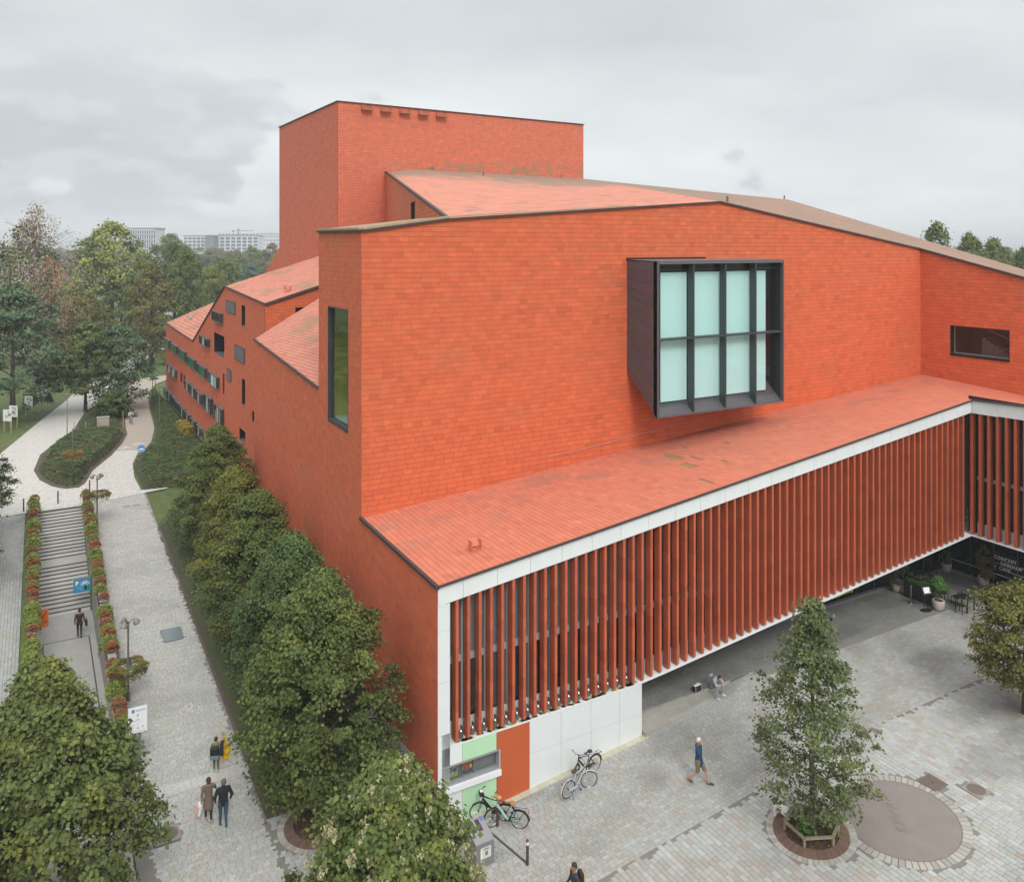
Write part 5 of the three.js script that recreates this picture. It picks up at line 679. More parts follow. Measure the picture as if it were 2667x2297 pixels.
{ // slender tree on the square, thin foliage
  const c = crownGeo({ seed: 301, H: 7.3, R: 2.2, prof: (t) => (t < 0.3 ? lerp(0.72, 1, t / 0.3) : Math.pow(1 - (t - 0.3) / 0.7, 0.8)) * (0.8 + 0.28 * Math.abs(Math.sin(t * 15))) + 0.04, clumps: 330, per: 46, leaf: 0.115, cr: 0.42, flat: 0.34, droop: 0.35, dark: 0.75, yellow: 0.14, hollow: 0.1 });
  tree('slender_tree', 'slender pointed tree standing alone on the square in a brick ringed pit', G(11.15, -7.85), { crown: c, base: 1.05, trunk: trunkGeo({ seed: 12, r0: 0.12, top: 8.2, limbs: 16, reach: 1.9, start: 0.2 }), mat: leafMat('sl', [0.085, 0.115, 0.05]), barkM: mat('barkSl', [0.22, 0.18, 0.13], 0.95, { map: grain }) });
  const u = crownGeo({ seed: 302, H: 0.5, R: 0.3, prof: egg(0.8, 0.3), clumps: 16, per: 22, leaf: 0.07, cr: 0.16, yellow: 0.1 }); [[10.85, -7.85, 'left'], [11.5, -7.6, 'right'], [11.6, -8.4, 'front']].forEach(([a, b, w], i) => { const o = add('weed', u, leafMat('weed', [0.07, 0.17, 0.03])); o.position.copy(G(a, b)); o.scale.setScalar([1.2, 0.8, 0.7][i]); tag(o, ['bright green weed left of the slender tree trunk in the pit', 'small weed right of the slender tree trunk in the pit', 'small weed at the timber rail in front of the slender tree'][i], 'plant', 'weeds in the tree pit'); });
  // trees cut by the right and left edges of the picture
  const e = crownGeo({ seed: 303, H: 4.2, R: 2.6, prof: egg(0.5, 0.4), clumps: 330, per: 80, leaf: 0.12, cr: 0.48, flat: 0.45, droop: 0.3, dark: 0.6, yellow: 0.3 });
  tree('street_tree', 'yellowish green tree at the right edge of the square, beside the cafe tables', P(24.7, -7.9, 1.4), { crown: e, base: 1.5, trunk: trunkGeo({ seed: 14, r0: 0.11, top: 5, limbs: 9, reach: 1.6, start: 0.4 }), mat: leafMat('re', [0.1, 0.115, 0.035]) });
}
{ const c = linden[2]; [[-17.8, 38.5, 1.12, 'dense tree at the left edge, upper one beside the stairs'], [-17.9, 30.5, 0.95, 'dense tree at the left edge, lower one beside the ramp']].forEach(([a, b, s, lab], i) => { const t = tree('street_tree', lab, G(a, b), { crown: linden[i * 2], base: 1.2, trunk: lindenTrunk, mat: i ? G3 : leafMat('le', [0.06, 0.095, 0.04]), group: 'trees at the left edge', turn: i * 2 + 1 }); t.scale.setScalar(s); }); }
// ---- park trees: five crowns, turned and scaled
const far = [
  crownGeo({ seed: 401, H: 1, R: 0.42, prof: egg(0.55, 0.35), clumps: 150, per: 60, leaf: 0.026, cr: 0.085, flat: 0.6, dark: 0.55, yellow: 0.14, hollow: 0.4 }),
  crownGeo({ seed: 402, H: 1, R: 0.36, prof: egg(0.5, 0.45), clumps: 150, per: 60, leaf: 0.025, cr: 0.08, flat: 0.55, dark: 0.55, yellow: 0.16, hollow: 0.4 }),
  crownGeo({ seed: 403, H: 1, R: 0.3, prof: egg(0.6, 0.3), clumps: 140, per: 60, leaf: 0.022, cr: 0.065, flat: 0.45, droop: 0.4, dark: 0.5, yellow: 0.12, hollow: 0.4 }),
  crownGeo({ seed: 404, H: 1, R: 0.5, prof: egg(0.65, 0.4), clumps: 170, per: 56, leaf: 0.027, cr: 0.09, flat: 0.6, dark: 0.55, yellow: 0.1, hollow: 0.4 }),
  crownGeo({ seed: 405, H: 1, R: 0.4, prof: egg(0.5, 0.55), clumps: 210, per: 24, leaf: 0.016, cr: 0.085, flat: 0.9, dark: 0.8, yellow: 0.05, hollow: 0.2 }),
];
const farTrunk = trunkGeo({ seed: 21, r0: 0.022, top: 0.85, limbs: 7, reach: 0.28, start: 0.3 }), bareTrunk = trunkGeo({ seed: 22, r0: 0.02, top: 0.95, limbs: 18, reach: 0.42, start: 0.2 });
const TM = { dark: leafMat('td', [0.055, 0.09, 0.032], 0.15), blue: leafMat('tb', [0.06, 0.105, 0.06], 0.15), mid: leafMat('tm', [0.085, 0.12, 0.036], 0.15), pale: leafMat('tp', [0.16, 0.195, 0.058], 0.15), olive: leafMat('to', [0.11, 0.115, 0.045], 0.15), yellow: leafMat('ty', [0.17, 0.19, 0.04], 0.15), grey: leafMat('tg', [0.24, 0.225, 0.205], 0.15), brown: leafMat('tw', [0.2, 0.14, 0.085], 0.15), conifer: leafMat('tc', [0.085, 0.145, 0.125], 0.1) };
const eye = camera.position, dirR = V(0.8679, 0, 0.4967), dirF = V(0.4967, 0, -0.8679);
// place: metres to the right of the picture's axis at a distance, and the height of the top above the sea of lawn
function parkTree(right, dist, top, width, kind, shape, label, foot) {
  const p = V(eye.x, 0, eye.z).addScaledVector(dirR, right).addScaledVector(dirF, dist); p.y = foot ?? 1.85;
  const t = thing('park_tree', label, 'tree', p, (right * 7.3 + dist) % 6.28, 'trees of the park'), h = top - p.y, bare = kind === 'grey' && shape === 4;
  const tr = add('trunk', bare ? bareTrunk : farTrunk, bare ? barkPale : bark, t); tr.scale.setScalar(h);
  const c = add('crown', far[shape], TM[kind], t), lift = 0.1; c.position.y = h * lift; const R0 = [0.42, 0.36, 0.3, 0.5, 0.4][shape]; c.scale.set(width / (2 * R0), h * (1 - lift), width / (2 * R0)); return t;
}
for (const a of [
  [-58, 96, 17.2, 13, 'blue', 3, 'big blue green tree at the left edge of the park'], [-48.5, 102, 12.3, 9, 'blue', 0, 'rounded blue green tree right of the big one at the left edge'], [-63, 88, 12, 9, 'dark', 0, 'low dark tree at the left edge above the lawn'],
  [-72, 125, 27.5, 13, 'grey', 4, 'tall bare greyish tree standing above the others at the left'], [-88, 150, 26, 14, 'dark', 0, 'dark tree behind the bare grey tree at the left edge'], [-83, 140, 21, 10, 'mid', 1, 'green tree half hidden behind the bare grey tree'], [-66, 128, 14.5, 10, 'olive', 3, 'olive brown tree below the bare grey tree'], [-61, 140, 19.2, 9, 'olive', 0, 'brownish olive round tree right of the bare grey tree'], [-68, 122, 20, 10, 'brown', 4, 'brownish sparse tree in front of the bare grey tree'],
  [-92, 190, 27.2, 20, 'pale', 3, 'broad pale green tree, the highest crown in the left half'], [-104, 205, 24, 16, 'mid', 0, 'mid green tree left behind the broad pale one'], [-76, 186, 22.5, 13, 'dark', 3, 'dark green tree in front of the broad pale one'], [-70, 178, 21.5, 10, 'mid', 0, 'mid green tree between the pale tree and the path'],
  [-87, 184, 16.6, 9, 'mid', 2, 'slender chestnut left of where the small path enters the trees'], [-79.5, 178, 19, 10, 'mid', 0, 'broad chestnut right of where the small path enters the trees'], [-95, 176, 13, 10, 'pale', 0, 'low light green tree left of the slender chestnut'], [-96, 172, 12, 9, 'brown', 4, 'reddish brown dry bush tree beside the lawn'], [-71, 205, 18.6, 11, 'mid', 1, 'green tree behind the broad chestnut'],
  [-94, 230, 19.5, 10, 'olive', 2, 'narrow brownish tree left of the far path'], [-124, 300, 26, 19, 'mid', 3, 'large round green tree below the white flats'], [-107, 262, 23.4, 10, 'grey', 4, 'bare grey lilac tree in front of the large round one'], [-119, 262, 20, 10, 'grey', 4, 'small bare grey tree left of the lilac one'], [-122, 320, 18.6, 8, 'dark', 0, 'small dark tree below the grey gable of the flats'], [-100, 250, 16, 9, 'dark', 0, 'dark tree at the edge of the far path'],
  [-77, 212, 16.6, 12, 'yellow', 0, 'bright yellow green tree rising behind the far wing'], [-75, 205, 12.6, 11, 'mid', 3, 'lower green tree at the foot of the yellow green one'], [-83, 262, 16.4, 9.5, 'conifer', 2, 'blue green conifer behind the wing roof'],
  [-133, 400, 19.5, 14, 'olive', 0, 'olive tree in the far row below the flats, leftmost'], [-120, 380, 21.5, 14, 'mid', 3, 'second tree in the far row below the flats'], [-116, 400, 23, 15, 'olive', 0, 'third, brownish tree in the far row below the flats'], [-103, 390, 22.5, 14, 'mid', 3, 'fourth tree in the far row below the flats'], [-110, 350, 17, 11, 'mid', 1, 'tree in front of the far row beside the conifer'], [-98, 345, 18.5, 11, 'yellow', 0, 'yellowish tree at the foot of the red tower'],
  [77, 150, 25.8, 11, 'mid', 0, 'leftmost tree behind the right end of the roof'], [84, 152, 24, 10, 'mid', 3, 'second tree behind the right end of the roof'], [90.5, 155, 23.2, 10, 'mid', 1, 'third tree behind the right end of the roof'], [92, 146, 22.4, 9.5, 'dark', 0, 'dark tree behind the right end of the roof'], [99, 160, 21.4, 9, 'dark', 3, 'rightmost tree behind the roof, cut by the picture edge'],
]) parkTree(...a);
// the tree on the lawn between the two paths and dark bushes at its foot
{ const c = crownGeo({ seed: 451, H: 8.2, R: 4.4, prof: egg(0.75, 0.45), clumps: 300, per: 70, leaf: 0.2, cr: 0.62, flat: 0.45, droop: 0.3, dark: 0.6, yellow: 0.12 }); tree('park_tree', 'round green tree on the bed between the light path and the cycle path', G(-8.1, 84.5), { crown: c, base: 2.6, trunk: trunkGeo({ seed: 33, r0: 0.2, top: 10, limbs: 10, reach: 3 }), mat: leafMat('lawnT', [0.085, 0.12, 0.045]), group: 'trees of the park' });
  const b = crownGeo({ seed: 452, H: 3.2, R: 2.3, prof: egg(0.8, 0.3), clumps: 120, per: 60, leaf: 0.2, cr: 0.5, dark: 0.5 }); const o = add('bush', b, TM.dark); o.position.copy(G(-5.4, 78.5)); tag(o, 'dark green bush in the bed beside the cycle path', 'bush');
  const s = crownGeo({ seed: 453, H: 4.6, R: 1.0, prof: egg(0.7, 0.4), clumps: 60, per: 60, leaf: 0.12, cr: 0.35 }); const y = thing('young_tree', 'young narrow tree on the lawn beside the far corner of the wing', 'tree', G(4.6, 112)); const k = add('crown', s, TM.mid, y); k.position.y = 1.2; add('trunk', at(new THREE.CylinderGeometry(0.05, 0.07, 2, 6), 0, 1, 0), bark, y);
}
{ // the far woods read as one mass
  const g = far[0], n = 420, im = new THREE.InstancedMesh(g, leafMat('wood', [0.085, 0.115, 0.05], 0.1), n), R = rng(88), M4 = new THREE.Matrix4(), Q = new THREE.Quaternion();
  for (let i = 0; i < n; i++) { const u = lerp(-0.75, 0.75, R()), d = lerp(430, 900, R()), w = 12 + 10 * R(), h = 12 + 7 * R() + (u > 0.4 ? 2 : 0), p = V(eye.x, 1.5, eye.z).addScaledVector(dirR, u * d).addScaledVector(dirF, d); Q.setFromAxisAngle(V(0, 1, 0), R() * 6); im.setMatrixAt(i, M4.compose(p, Q, V(w / 0.84, h, w / 0.84))); const k = 0.8 + 0.5 * R(); im.setColorAt(i, col(k * (0.95 + 0.25 * R()), k, k * 0.95)); }
  im.name = 'far_woods'; im.castShadow = im.receiveShadow = true; scene.add(im); tag(im, 'far woods along the horizon', 'woods', null, 'stuff');
}
// ---- ground cover: many small leaves over a low mound
function cover(name, label, poly, top, dens, leaf, m, seed, side = true, cat = 'hedge') {
  const R = rng(seed), as = poly.map((q) => q[0]), bs = poly.map((q) => q[1]), a0 = Math.min(...as), a1 = Math.max(...as), b0 = Math.min(...bs), b1 = Math.max(...bs);
  const inside = (a, b) => { let c = false; for (let i = 0, j = poly.length - 1; i < poly.length; j = i++) { const [x, y] = poly[i], [u, v] = poly[j]; if ((y > b) !== (v > b) && a < ((u - x) * (b - y)) / (v - y) + x) c = !c; } return c; };
  const edge = (a, b) => { let d = 9; for (let i = 0, j = poly.length - 1; i < poly.length; j = i++) { const [x, y] = poly[i], [u, v] = poly[j], l = (u - x) ** 2 + (v - y) ** 2, t = clamp(((a - x) * (u - x) + (b - y) * (v - y)) / l); d = Math.min(d, Math.hypot(a - x - t * (u - x), b - y - t * (v - y))); } return d; };
  const hgt = (a, b) => top * sst(0, 0.5, edge(a, b)) * (1 + 0.16 * fbm(a * 0.8, b * 0.8, seed, 3));
  const t = thing(name, label, cat, V(0, 0, 0)), core = new MB(), st = Math.max(0.35, Math.sqrt((a1 - a0) * (b1 - b0)) / 60);
  for (let a = a0; a < a1; a += st) for (let b = b0; b < b1; b += st) { if (!inside(a + st / 2, b + st / 2)) continue; const q = [[a, b], [a + st, b], [a + st, b + st], [a, b + st]].map(([x, y]) => G(x, y, inside(x, y) ? hgt(x, y) - 0.06 : -0.02)); core.quad(...q, W1); }
  core.build('soil', mat('coverCore', [0.05, 0.055, 0.025], 1), t);
  const mb = new MB(), n = Math.round((a1 - a0) * (b1 - b0) * dens);
  for (let i = 0; i < n; i++) { const a = lerp(a0, a1, R()), b = lerp(b0, b1, R()); if (!inside(a, b)) continue; const e = edge(a, b), h = e < 0.45 && side ? hgt(a, b) * (0.3 + 0.75 * R()) : hgt(a, b) * (0.92 + 0.16 * R()); const p = G(a, b, h), th = R() * 6.28, l = leaf * (0.6 + 0.8 * R()), up = 0.25 + 0.5 * R(), tx = Math.cos(th), tz = Math.sin(th), T = V(tx * l, l * up * (R() - 0.3), tz * l), S = V(-tz * l * 0.42, l * 0.3 * (R() - 0.5), tx * l * 0.42); const patch = fbm(a * 0.35 + seed, b * 0.35, 4, 3), red = clamp(sst(0.12, 0.45, fbm(a * 0.5, b * 0.5 + seed, 9, 3)) * 0.7), k = (0.65 + 0.6 * R()) * (1 + 0.35 * patch); const c = [lerp(0.085, 0.15, red) * k, lerp(0.13, 0.115, red) * k, 0.042 * k]; const A = p.clone().sub(T), B = p.clone().add(S), C = p.clone().add(T), D = p.clone().sub(S); mb.tri(A, B, C, c); mb.tri(A, C, D, c); }
  tag(mb.build('foliage', m, t), null, null, null, 'stuff'); return t;
}
const coverM = leafMat('cover', null, 0.2); coverM.color.setRGB(1, 1, 1);
cover('hedge', 'low flat topped green hedge on the island between the two paths', [[-13.0, 57], [-12.6, 53.9], [-11.8, 51.4], [-11, 50.2], [-10.2, 50], [-9.9, 50.8], [-9.1, 54.9], [-7.2, 60.1], [-5.9, 64.8], [-5.1, 68.6], [-5.3, 70.3], [-8.1, 71.3], [-10, 70.8], [-11.6, 66.4], [-12.5, 62.9]], 0.75, 160, 0.12, coverM, 61);
cover('hedge', 'large flat bed of low green hedge between the cycle path and the hall', [[-5.4, 46.2], [-3.7, 45.8], [-1.9, 46], [1.2, 44], [1.3, 52], [1.25, 88], [1.2, 98], [0.6, 96.2], [-0.3, 89.2], [-1.0, 80.8], [-1.4, 73.7], [-1.7, 69.9], [-2.7, 63.4], [-3.6, 60.2], [-4.5, 58.8], [-5.3, 55], [-5.5, 50.4]], 0.6, 105, 0.13, coverM, 62);
cover('ground_cover', 'ivy and low shrubs under the tree row beside the hall', [[-5.2, 4.3], [-0.3, 4.2], [-0.3, 30], [1.2, 34], [1.2, 43], [-2, 45], [-5.3, 37], [-5.25, 20]], 0.5, 110, 0.11, coverM, 63, true, 'shrubs');
cover('ground_cover', 'strip of green ground cover at the left edge beside the paved strip', [[-19.5, 4], [-16.7, 4], [-16.8, 44], [-20, 46]], 0.45, 60, 0.12, coverM, 64, true, 'shrubs');
cover('shrub_bed', 'brownish low shrubs in the bed behind the island hedge', [[-9.5, 72.6], [-5.2, 71.6], [-4.7, 79], [-4.2, 88], [-2.6, 101.4], [-1, 107], [-2.4, 107.5], [-6.7, 87.5], [-8, 83.4], [-8.8, 78]], 0.5, 26, 0.16, coverM, 65, true, 'shrubs');
{ const g = crownGeo({ seed: 461, H: 1.2, R: 0.7, prof: (t) => (t < 0.9 ? 1 : 0.8), clumps: 40, per: 70, leaf: 0.1, cr: 0.3 }); [[1.0, 66.2], [1.05, 64.6], [1.05, 63]].forEach(([a, b], i) => { const o = add('clipped_bush', g, leafMat('clip', [0.2, 0.17, 0.03], 0.2)); o.position.copy(G(a - 0.6, b, 0.2)); tag(o, ['farthest of three clipped yellowish bushes against the wing windows', 'middle one of three clipped yellowish bushes against the wing windows', 'nearest of three clipped yellowish bushes against the wing windows'][i], 'bush', 'clipped yellow bushes'); }); }
// ---------------------------------------------------------------- street furniture
const brownM = mat('brownMetal', [0.085, 0.066, 0.056], 0.55, { map: grime }), brownTop = mat('brownTop', [0.27, 0.25, 0.245], 0.6), whiteBand = mat('whiteBand', [0.75, 0.75, 0.75], 0.5), ironGrey = mat('ironGrey', [0.14, 0.125, 0.12], 0.6);
// planters on the walls beside the stairs: a trough with lime creepers and red flowers
{
  const lime = [1, 2, 3].map((s) => { const r = rng(500 + s), mb = new MB(); for (let i = 0; i < 620; i++) { const th = r() * 6.28, q = Math.sqrt(r()), x = 0.42 * q * Math.cos(th), z = 0.62 * q * Math.sin(th), y = 0.34 * (1 - q * q) - (Math.abs(x) > 0.24 ? (Math.abs(x) - 0.24) * 3.4 * r() : 0) + 0.06 * r(), l = 0.05 + 0.05 * r(), a = r() * 6.28, k = (0.7 + 0.6 * r()); const p = V(x, y, z), T = V(Math.cos(a) * l, (r() - 0.6) * l, Math.sin(a) * l), S = V(-Math.sin(a) * l * 0.45, l * 0.3 * (r() - 0.5), Math.cos(a) * l * 0.45), c = [0.19 * k, 0.235 * k, 0.045 * k], A = p.clone().sub(T), B = p.clone().add(S), C = p.clone().add(T), D = p.clone().sub(S); mb.tri(A, B, C, c); mb.tri(A, C, D, c); } return mb.geo(); });
  const red = [1, 2].map((s) => { const r = rng(520 + s), mb = new MB(); for (let i = 0; i < 420; i++) { const th = r() * 6.28, q = Math.sqrt(r()), x = 0.3 * q * Math.cos(th), z = 0.38 * q * Math.sin(th), y = 0.3 * (1 - q * q * 0.7) + 0.1 * r() - (q > 0.8 ? 0.2 * r() : 0), l = 0.035 + 0.04 * r(), a = r() * 6.28, f = r(), k = 0.7 + 0.6 * r(), c = f < 0.3 ? [0.5 * k, 0.1 * k, 0.035 * k] : f < 0.6 ? [0.26 * k, 0.1 * k, 0.06 * k] : [0.15 * k, 0.15 * k, 0.045 * k]; const p = V(x, y, z), T = V(Math.cos(a) * l, (r() - 0.4) * l, Math.sin(a) * l), S = V(-Math.sin(a) * l * 0.6, l * 0.4 * (r() - 0.5), Math.cos(a) * l * 0.6), A = p.clone().sub(T), B = p.clone().add(S), C = p.clone().add(T), D = p.clone().sub(S); mb.tri(A, B, C, c); mb.tri(A, C, D, c); } return mb.geo(); });
  const lM = leafMat('limeP', [1, 1, 1], 0.25), rM = leafMat('redP', [1, 1, 1], 0.2), R = rng(55);
  const body = rbox(0.36, 0.8, 2.24, 0.02), top = at(rbox(0.38, 0.03, 2.26, 0.01), 0, 0.8, 0);
  for (const [a, side, n0] of [[-13.32, 'left', 15], [-9.83, 'right', 15]]) for (let i = 0; i < n0; i++) {
    const b = 11.15 + i * 2.3, t = thing('planter', `${['nearest', 'second', 'third', 'fourth', 'fifth', 'sixth', 'seventh', 'eighth', 'ninth', 'tenth', 'eleventh', 'twelfth', 'thirteenth', 'fourteenth', 'farthest'][i]} flower planter from the square on the ${side} wall of the stairs`, 'planter', G(a, b, 0.12), 0, 'flower planters along the stairs');
    add('trough', at(body.clone(), 0, 0.4, 0), brownM, t); add('cap', top, brownTop, t);
    const k = R(); for (const [z, kind] of [[-0.72, k < 0.5 ? 0 : 1], [0.05, k < 0.25 || k > 0.8 ? 1 : 0], [0.75, k < 0.6 ? 1 : 0]]) { if (R() < 0.14) continue; const g = kind ? add('red_flowers', red[Math.floor(R() * 2)], rM, t) : add('lime_creeper', lime[Math.floor(R() * 3)], lM, t); g.position.set((R() - 0.5) * 0.1, 0.78, z + (R() - 0.5) * 0.2); g.scale.setScalar(0.85 + 0.35 * R()); g.rotation.y = R() < 0.5 ? 0 : Math.PI; }
  }
  const e = thing('planter_end_block', 'tall brown metal block with rounded back closing the right planter row', 'planter', G(-9.84, 9.95, 0.0)); const sh = new THREE.Shape(); sh.moveTo(-0.18, 0); sh.lineTo(0.18, 0); sh.lineTo(0.18, 0.75); sh.absarc(0, 0.75, 0.18, 0, Math.PI); sh.lineTo(-0.18, 0); add('block', at(new THREE.ExtrudeGeometry(sh, { depth: 0.9, bevelEnabled: true, bevelSize: 0.008, bevelThickness: 0.008, bevelSegments: 1 }), 0, 0, 0, -Math.PI / 2).translate(0, 0, 0), brownTop, e); add('front_plate', at(rbox(0.37, 0.9, 0.02, 0.004), 0, 0.45, 0.012), brownM, e);
}
// three-headed lamps, some carrying a hanging flower basket
const head = lathe([[0.0, 0], [0.03, 0.0], [0.05, -0.05], [0.13, -0.16], [0.16, -0.27], [0.15, -0.3], [0.0, -0.31]], 16);
function lamp3(label, p, turn) {
  const t = thing('street_lamp', label, 'street lamp', p, turn, 'three headed lamps'); add('pole', tube([V(0, 0, 0), V(0, 0.6, 0), V(0, 3.75, 0)], [0.06, 0.05, 0.04], 10), ironGrey, t); add('base', at(lathe([[0.09, 0], [0.09, 0.3], [0.06, 0.36]], 12), 0, 0, 0), ironGrey, t);
  for (let i = 0; i < 3; i++) { const a = i * 2.094 + 0.5, d = V(Math.cos(a), 0, Math.sin(a)); const arm = add('arm', tube([V(0, 3.6, 0), V(d.x * 0.12, 3.78, d.z * 0.12), V(d.x * 0.24, 3.84, d.z * 0.24)], 0.02, 6), ironGrey, t); const h = add('lamp_head', head, mat('lampHead', [0.2, 0.185, 0.18], 0.45), arm); h.position.set(d.x * 0.25, 3.86, d.z * 0.25); h.rotation.set(0, 0, 0); h.rotation.order = 'YXZ'; h.rotation.y = -a; h.rotation.z = 0.5; }
  return t;
}
lamp3('three headed lamp beside the near end of the right planter row, above a flower basket', G(-9.32, 14.7), 0.4); lamp3('three headed lamp at the top of the stairs beside the planters', G(-9.32, 38.75), 1.2); lamp3('three headed lamp in the foreground, only its heads reach into the bottom edge', G(-9.05, -3.8), 0.2); lamp3('three headed lamp behind the tree at the right edge of the square', P(26.1, -6.2, 1.4), 0.9);
{
  const g = (s) => { const r = rng(540 + s), mb = new MB(); for (let i = 0; i < 2600; i++) { const th = r() * 6.28, q = 0.55 + 0.42 * Math.sqrt(r()), hang = r() * r() * 0.75, lob = 1 + 0.15 * Math.sin(th * 5 + s), rr = (0.86 - hang * 0.25) * q * lob, y = 0.32 * (1 - (q - 0.5) * 1.2) - hang * (q > 0.75 ? 1 : 0.3), l = 0.04 + 0.05 * r(), a = r() * 6.28, f = r(), k = 0.65 + 0.6 * r(), fl = Math.sin(th * 2 + s) > 0.3; const c = f < (fl ? 0.2 : 0.05) ? [0.5 * k, 0.14 * k, 0.04 * k] : f < 0.3 ? [0.24 * k, 0.2 * k, 0.05 * k] : [0.14 * k, 0.18 * k, 0.045 * k]; const p = V(rr * Math.cos(th), y, rr * Math.sin(th)), T = V(Math.cos(a) * l, (r() - 0.7) * l, Math.sin(a) * l), S = V(-Math.sin(a) * l * 0.45, 0, Math.cos(a) * l * 0.45), A = p.clone().sub(T), B = p.clone().add(S), C = p.clone().add(T), D = p.clone().sub(S); mb.tri(A, B, C, c); mb.tri(A, C, D, c); } return mb.geo(); };
  const bM = leafMat('basket', [1, 1, 1], 0.2), ring = merged([at(new THREE.TorusGeometry(0.55, 0.02, 6, 24), 0, 0, 0, Math.PI / 2), tube([V(-0.55, 0, 0), V(0.55, 0, 0)], 0.012, 5), tube([V(0, 0, -0.55), V(0, 0, 0.55)], 0.012, 5), tube([V(-0.5, 0.02, 0), V(0, 0.35, 0), V(0.5, 0.02, 0)], 0.01, 5)]);
  for (const [lab, p, s, sc] of [['full round flower basket with orange blooms on the lamp by the near planters', G(-9.32, 14.7, 1.55), 1, 1], ['smaller hanging flower basket on the lamp at the top of the stairs', G(-9.2, 38.75, 2.35), 2, 0.9], ['hanging flower basket half hidden by the tree at the right edge', P(26.0, -6.2, 3.05), 3, 0.95], ['faded round flower basket on the lamp in the island hedge', G(-10.45, 52.6, 2.1), 4, 0.95]]) { const t = thing('flower_basket', lab, 'flower basket', p, s, 'flower baskets'); t.scale.setScalar(sc); add('ring', ring, ironGrey, t); add('flowers', g(s), s === 4 ? leafMat('basketF', [1.15, 0.9, 0.7], 0.2) : bM, t); }
}
function lamp1(label, p, h, turn) { const t = thing('park_lamp', label, 'street lamp', p, turn, 'slim park lamps'); add('pole', tube([V(0, 0, 0), V(0, h * 0.3, 0), V(0, h, 0)], [0.055, 0.045, 0.035], 8), ironGrey, t); add('lamp_head', at(lathe([[0, 0.16], [0.09, 0.14], [0.16, 0.02], [0.15, -0.04], [0, -0.05]], 12), 0.12, h - 0.02, 0, 0, 0, -0.3), mat('lampHead', null), t); add('arm', tube([V(0, h - 0.25, 0), V(0.1, h + 0.02, 0)], 0.02, 6), ironGrey, t); }
lamp1('slim lamp in the hedge bed close to the wing windows', G(-1.2, 72.1), 4.3, 0); lamp1('slim lamp beside the dark bed on the light path', G(-10.4, 71.3), 4.3, 2); lamp1('slim lamp on the lawn where the cycle path bends', G(-0.2, 87.9), 4.3, 1); lamp1('slim lamp behind the bend of the cycle path', G(1.3, 98.4), 4.6, 2); lamp1('slim lamp on the lawn beside the light path, farther off', G(1.7, 124.7), 4.6, 0); lamp1('slim lamp at the edge of the light path beside the lawn tree', G(-3.4, 111.5), 4.6, 3); lamp1('slim lamp standing in the island hedge under a flower basket', G(-10.45, 52.6), 4.2, 1);
// signs
const print = (w, h, draw) => new THREE.MeshStandardMaterial({ map: canvas(w, h, draw), roughness: 0.5 });
const bikeIcon = (c, x, y, s, w) => { c.lineWidth = w; c.beginPath(); c.arc(x - 0.5 * s, y, 0.3 * s, 0, 7); c.moveTo(x + 0.8 * s, y); c.arc(x + 0.5 * s, y, 0.3 * s, 0, 7); c.moveTo(x - 0.5 * s, y); c.lineTo(x - 0.2 * s, y - 0.42 * s); c.lineTo(x + 0.3 * s, y - 0.42 * s); c.lineTo(x, y); c.lineTo(x - 0.5 * s, y); c.moveTo(x, y); c.lineTo(x - 0.25 * s, y - 0.52 * s); c.moveTo(x - 0.35 * s, y - 0.52 * s); c.lineTo(x - 0.13 * s, y - 0.52 * s); c.moveTo(x + 0.5 * s, y); c.lineTo(x + 0.26 * s, y - 0.56 * s); c.lineTo(x + 0.42 * s, y - 0.58 * s); c.stroke(); };
{
  const t = thing('information_sign', 'white parking sign board with rounded corners on a grey pole beside the planters', 'sign', G(-9.45, 8.55)); add('pole', tube([V(0.03, 0, -0.03), V(0.03, 3.0, -0.03)], 0.05, 10), mat('poleG', [0.17, 0.185, 0.195], 0.5), t); add('board', at(rbox(0.72, 1.06, 0.03, 0.02, 2), -0.04, 2.5, 0.03), M.white, t);
  const f = add('print', new THREE.PlaneGeometry(0.68, 1.02), print(272, 408, (c) => { c.fillStyle = '#eef0f4'; c.fillRect(0, 0, 272, 408); c.fillStyle = '#5d7da8'; c.fillRect(46, 22, 40, 56); c.fillStyle = '#8fa3c2'; c.fillRect(100, 40, 150, 10); c.fillRect(100, 58, 150, 8); c.strokeStyle = '#c7ccd6'; c.lineWidth = 3; c.strokeRect(62, 98, 148, 130); c.fillStyle = '#6f7786'; c.font = 'bold 62px sans-serif'; c.fillText('P', 116, 158); c.strokeStyle = '#aab1bd'; bikeIcon(c, 136, 208, 46, 4); c.fillStyle = '#c3c8d1'; for (const [x, y, w] of [[46, 262, 44], [108, 262, 60], [190, 256, 50], [108, 278, 50], [46, 278, 40]]) c.fillRect(x, y, w, 5); c.strokeStyle = '#8a93a3'; c.lineWidth = 6; c.beginPath(); c.moveTo(46, 340); c.lineTo(78, 326); c.stroke(); c.fillStyle = '#9aa2b0'; c.beginPath(); c.arc(136, 336, 15, 0, 7); c.fill(); c.beginPath(); c.arc(212, 322, 15, 0, 7); c.stroke(); c.fillStyle = '#b8bdc8'; c.fillRect(34, 378, 210, 7); }), t); f.position.set(-0.04, 2.5, 0.047);
}
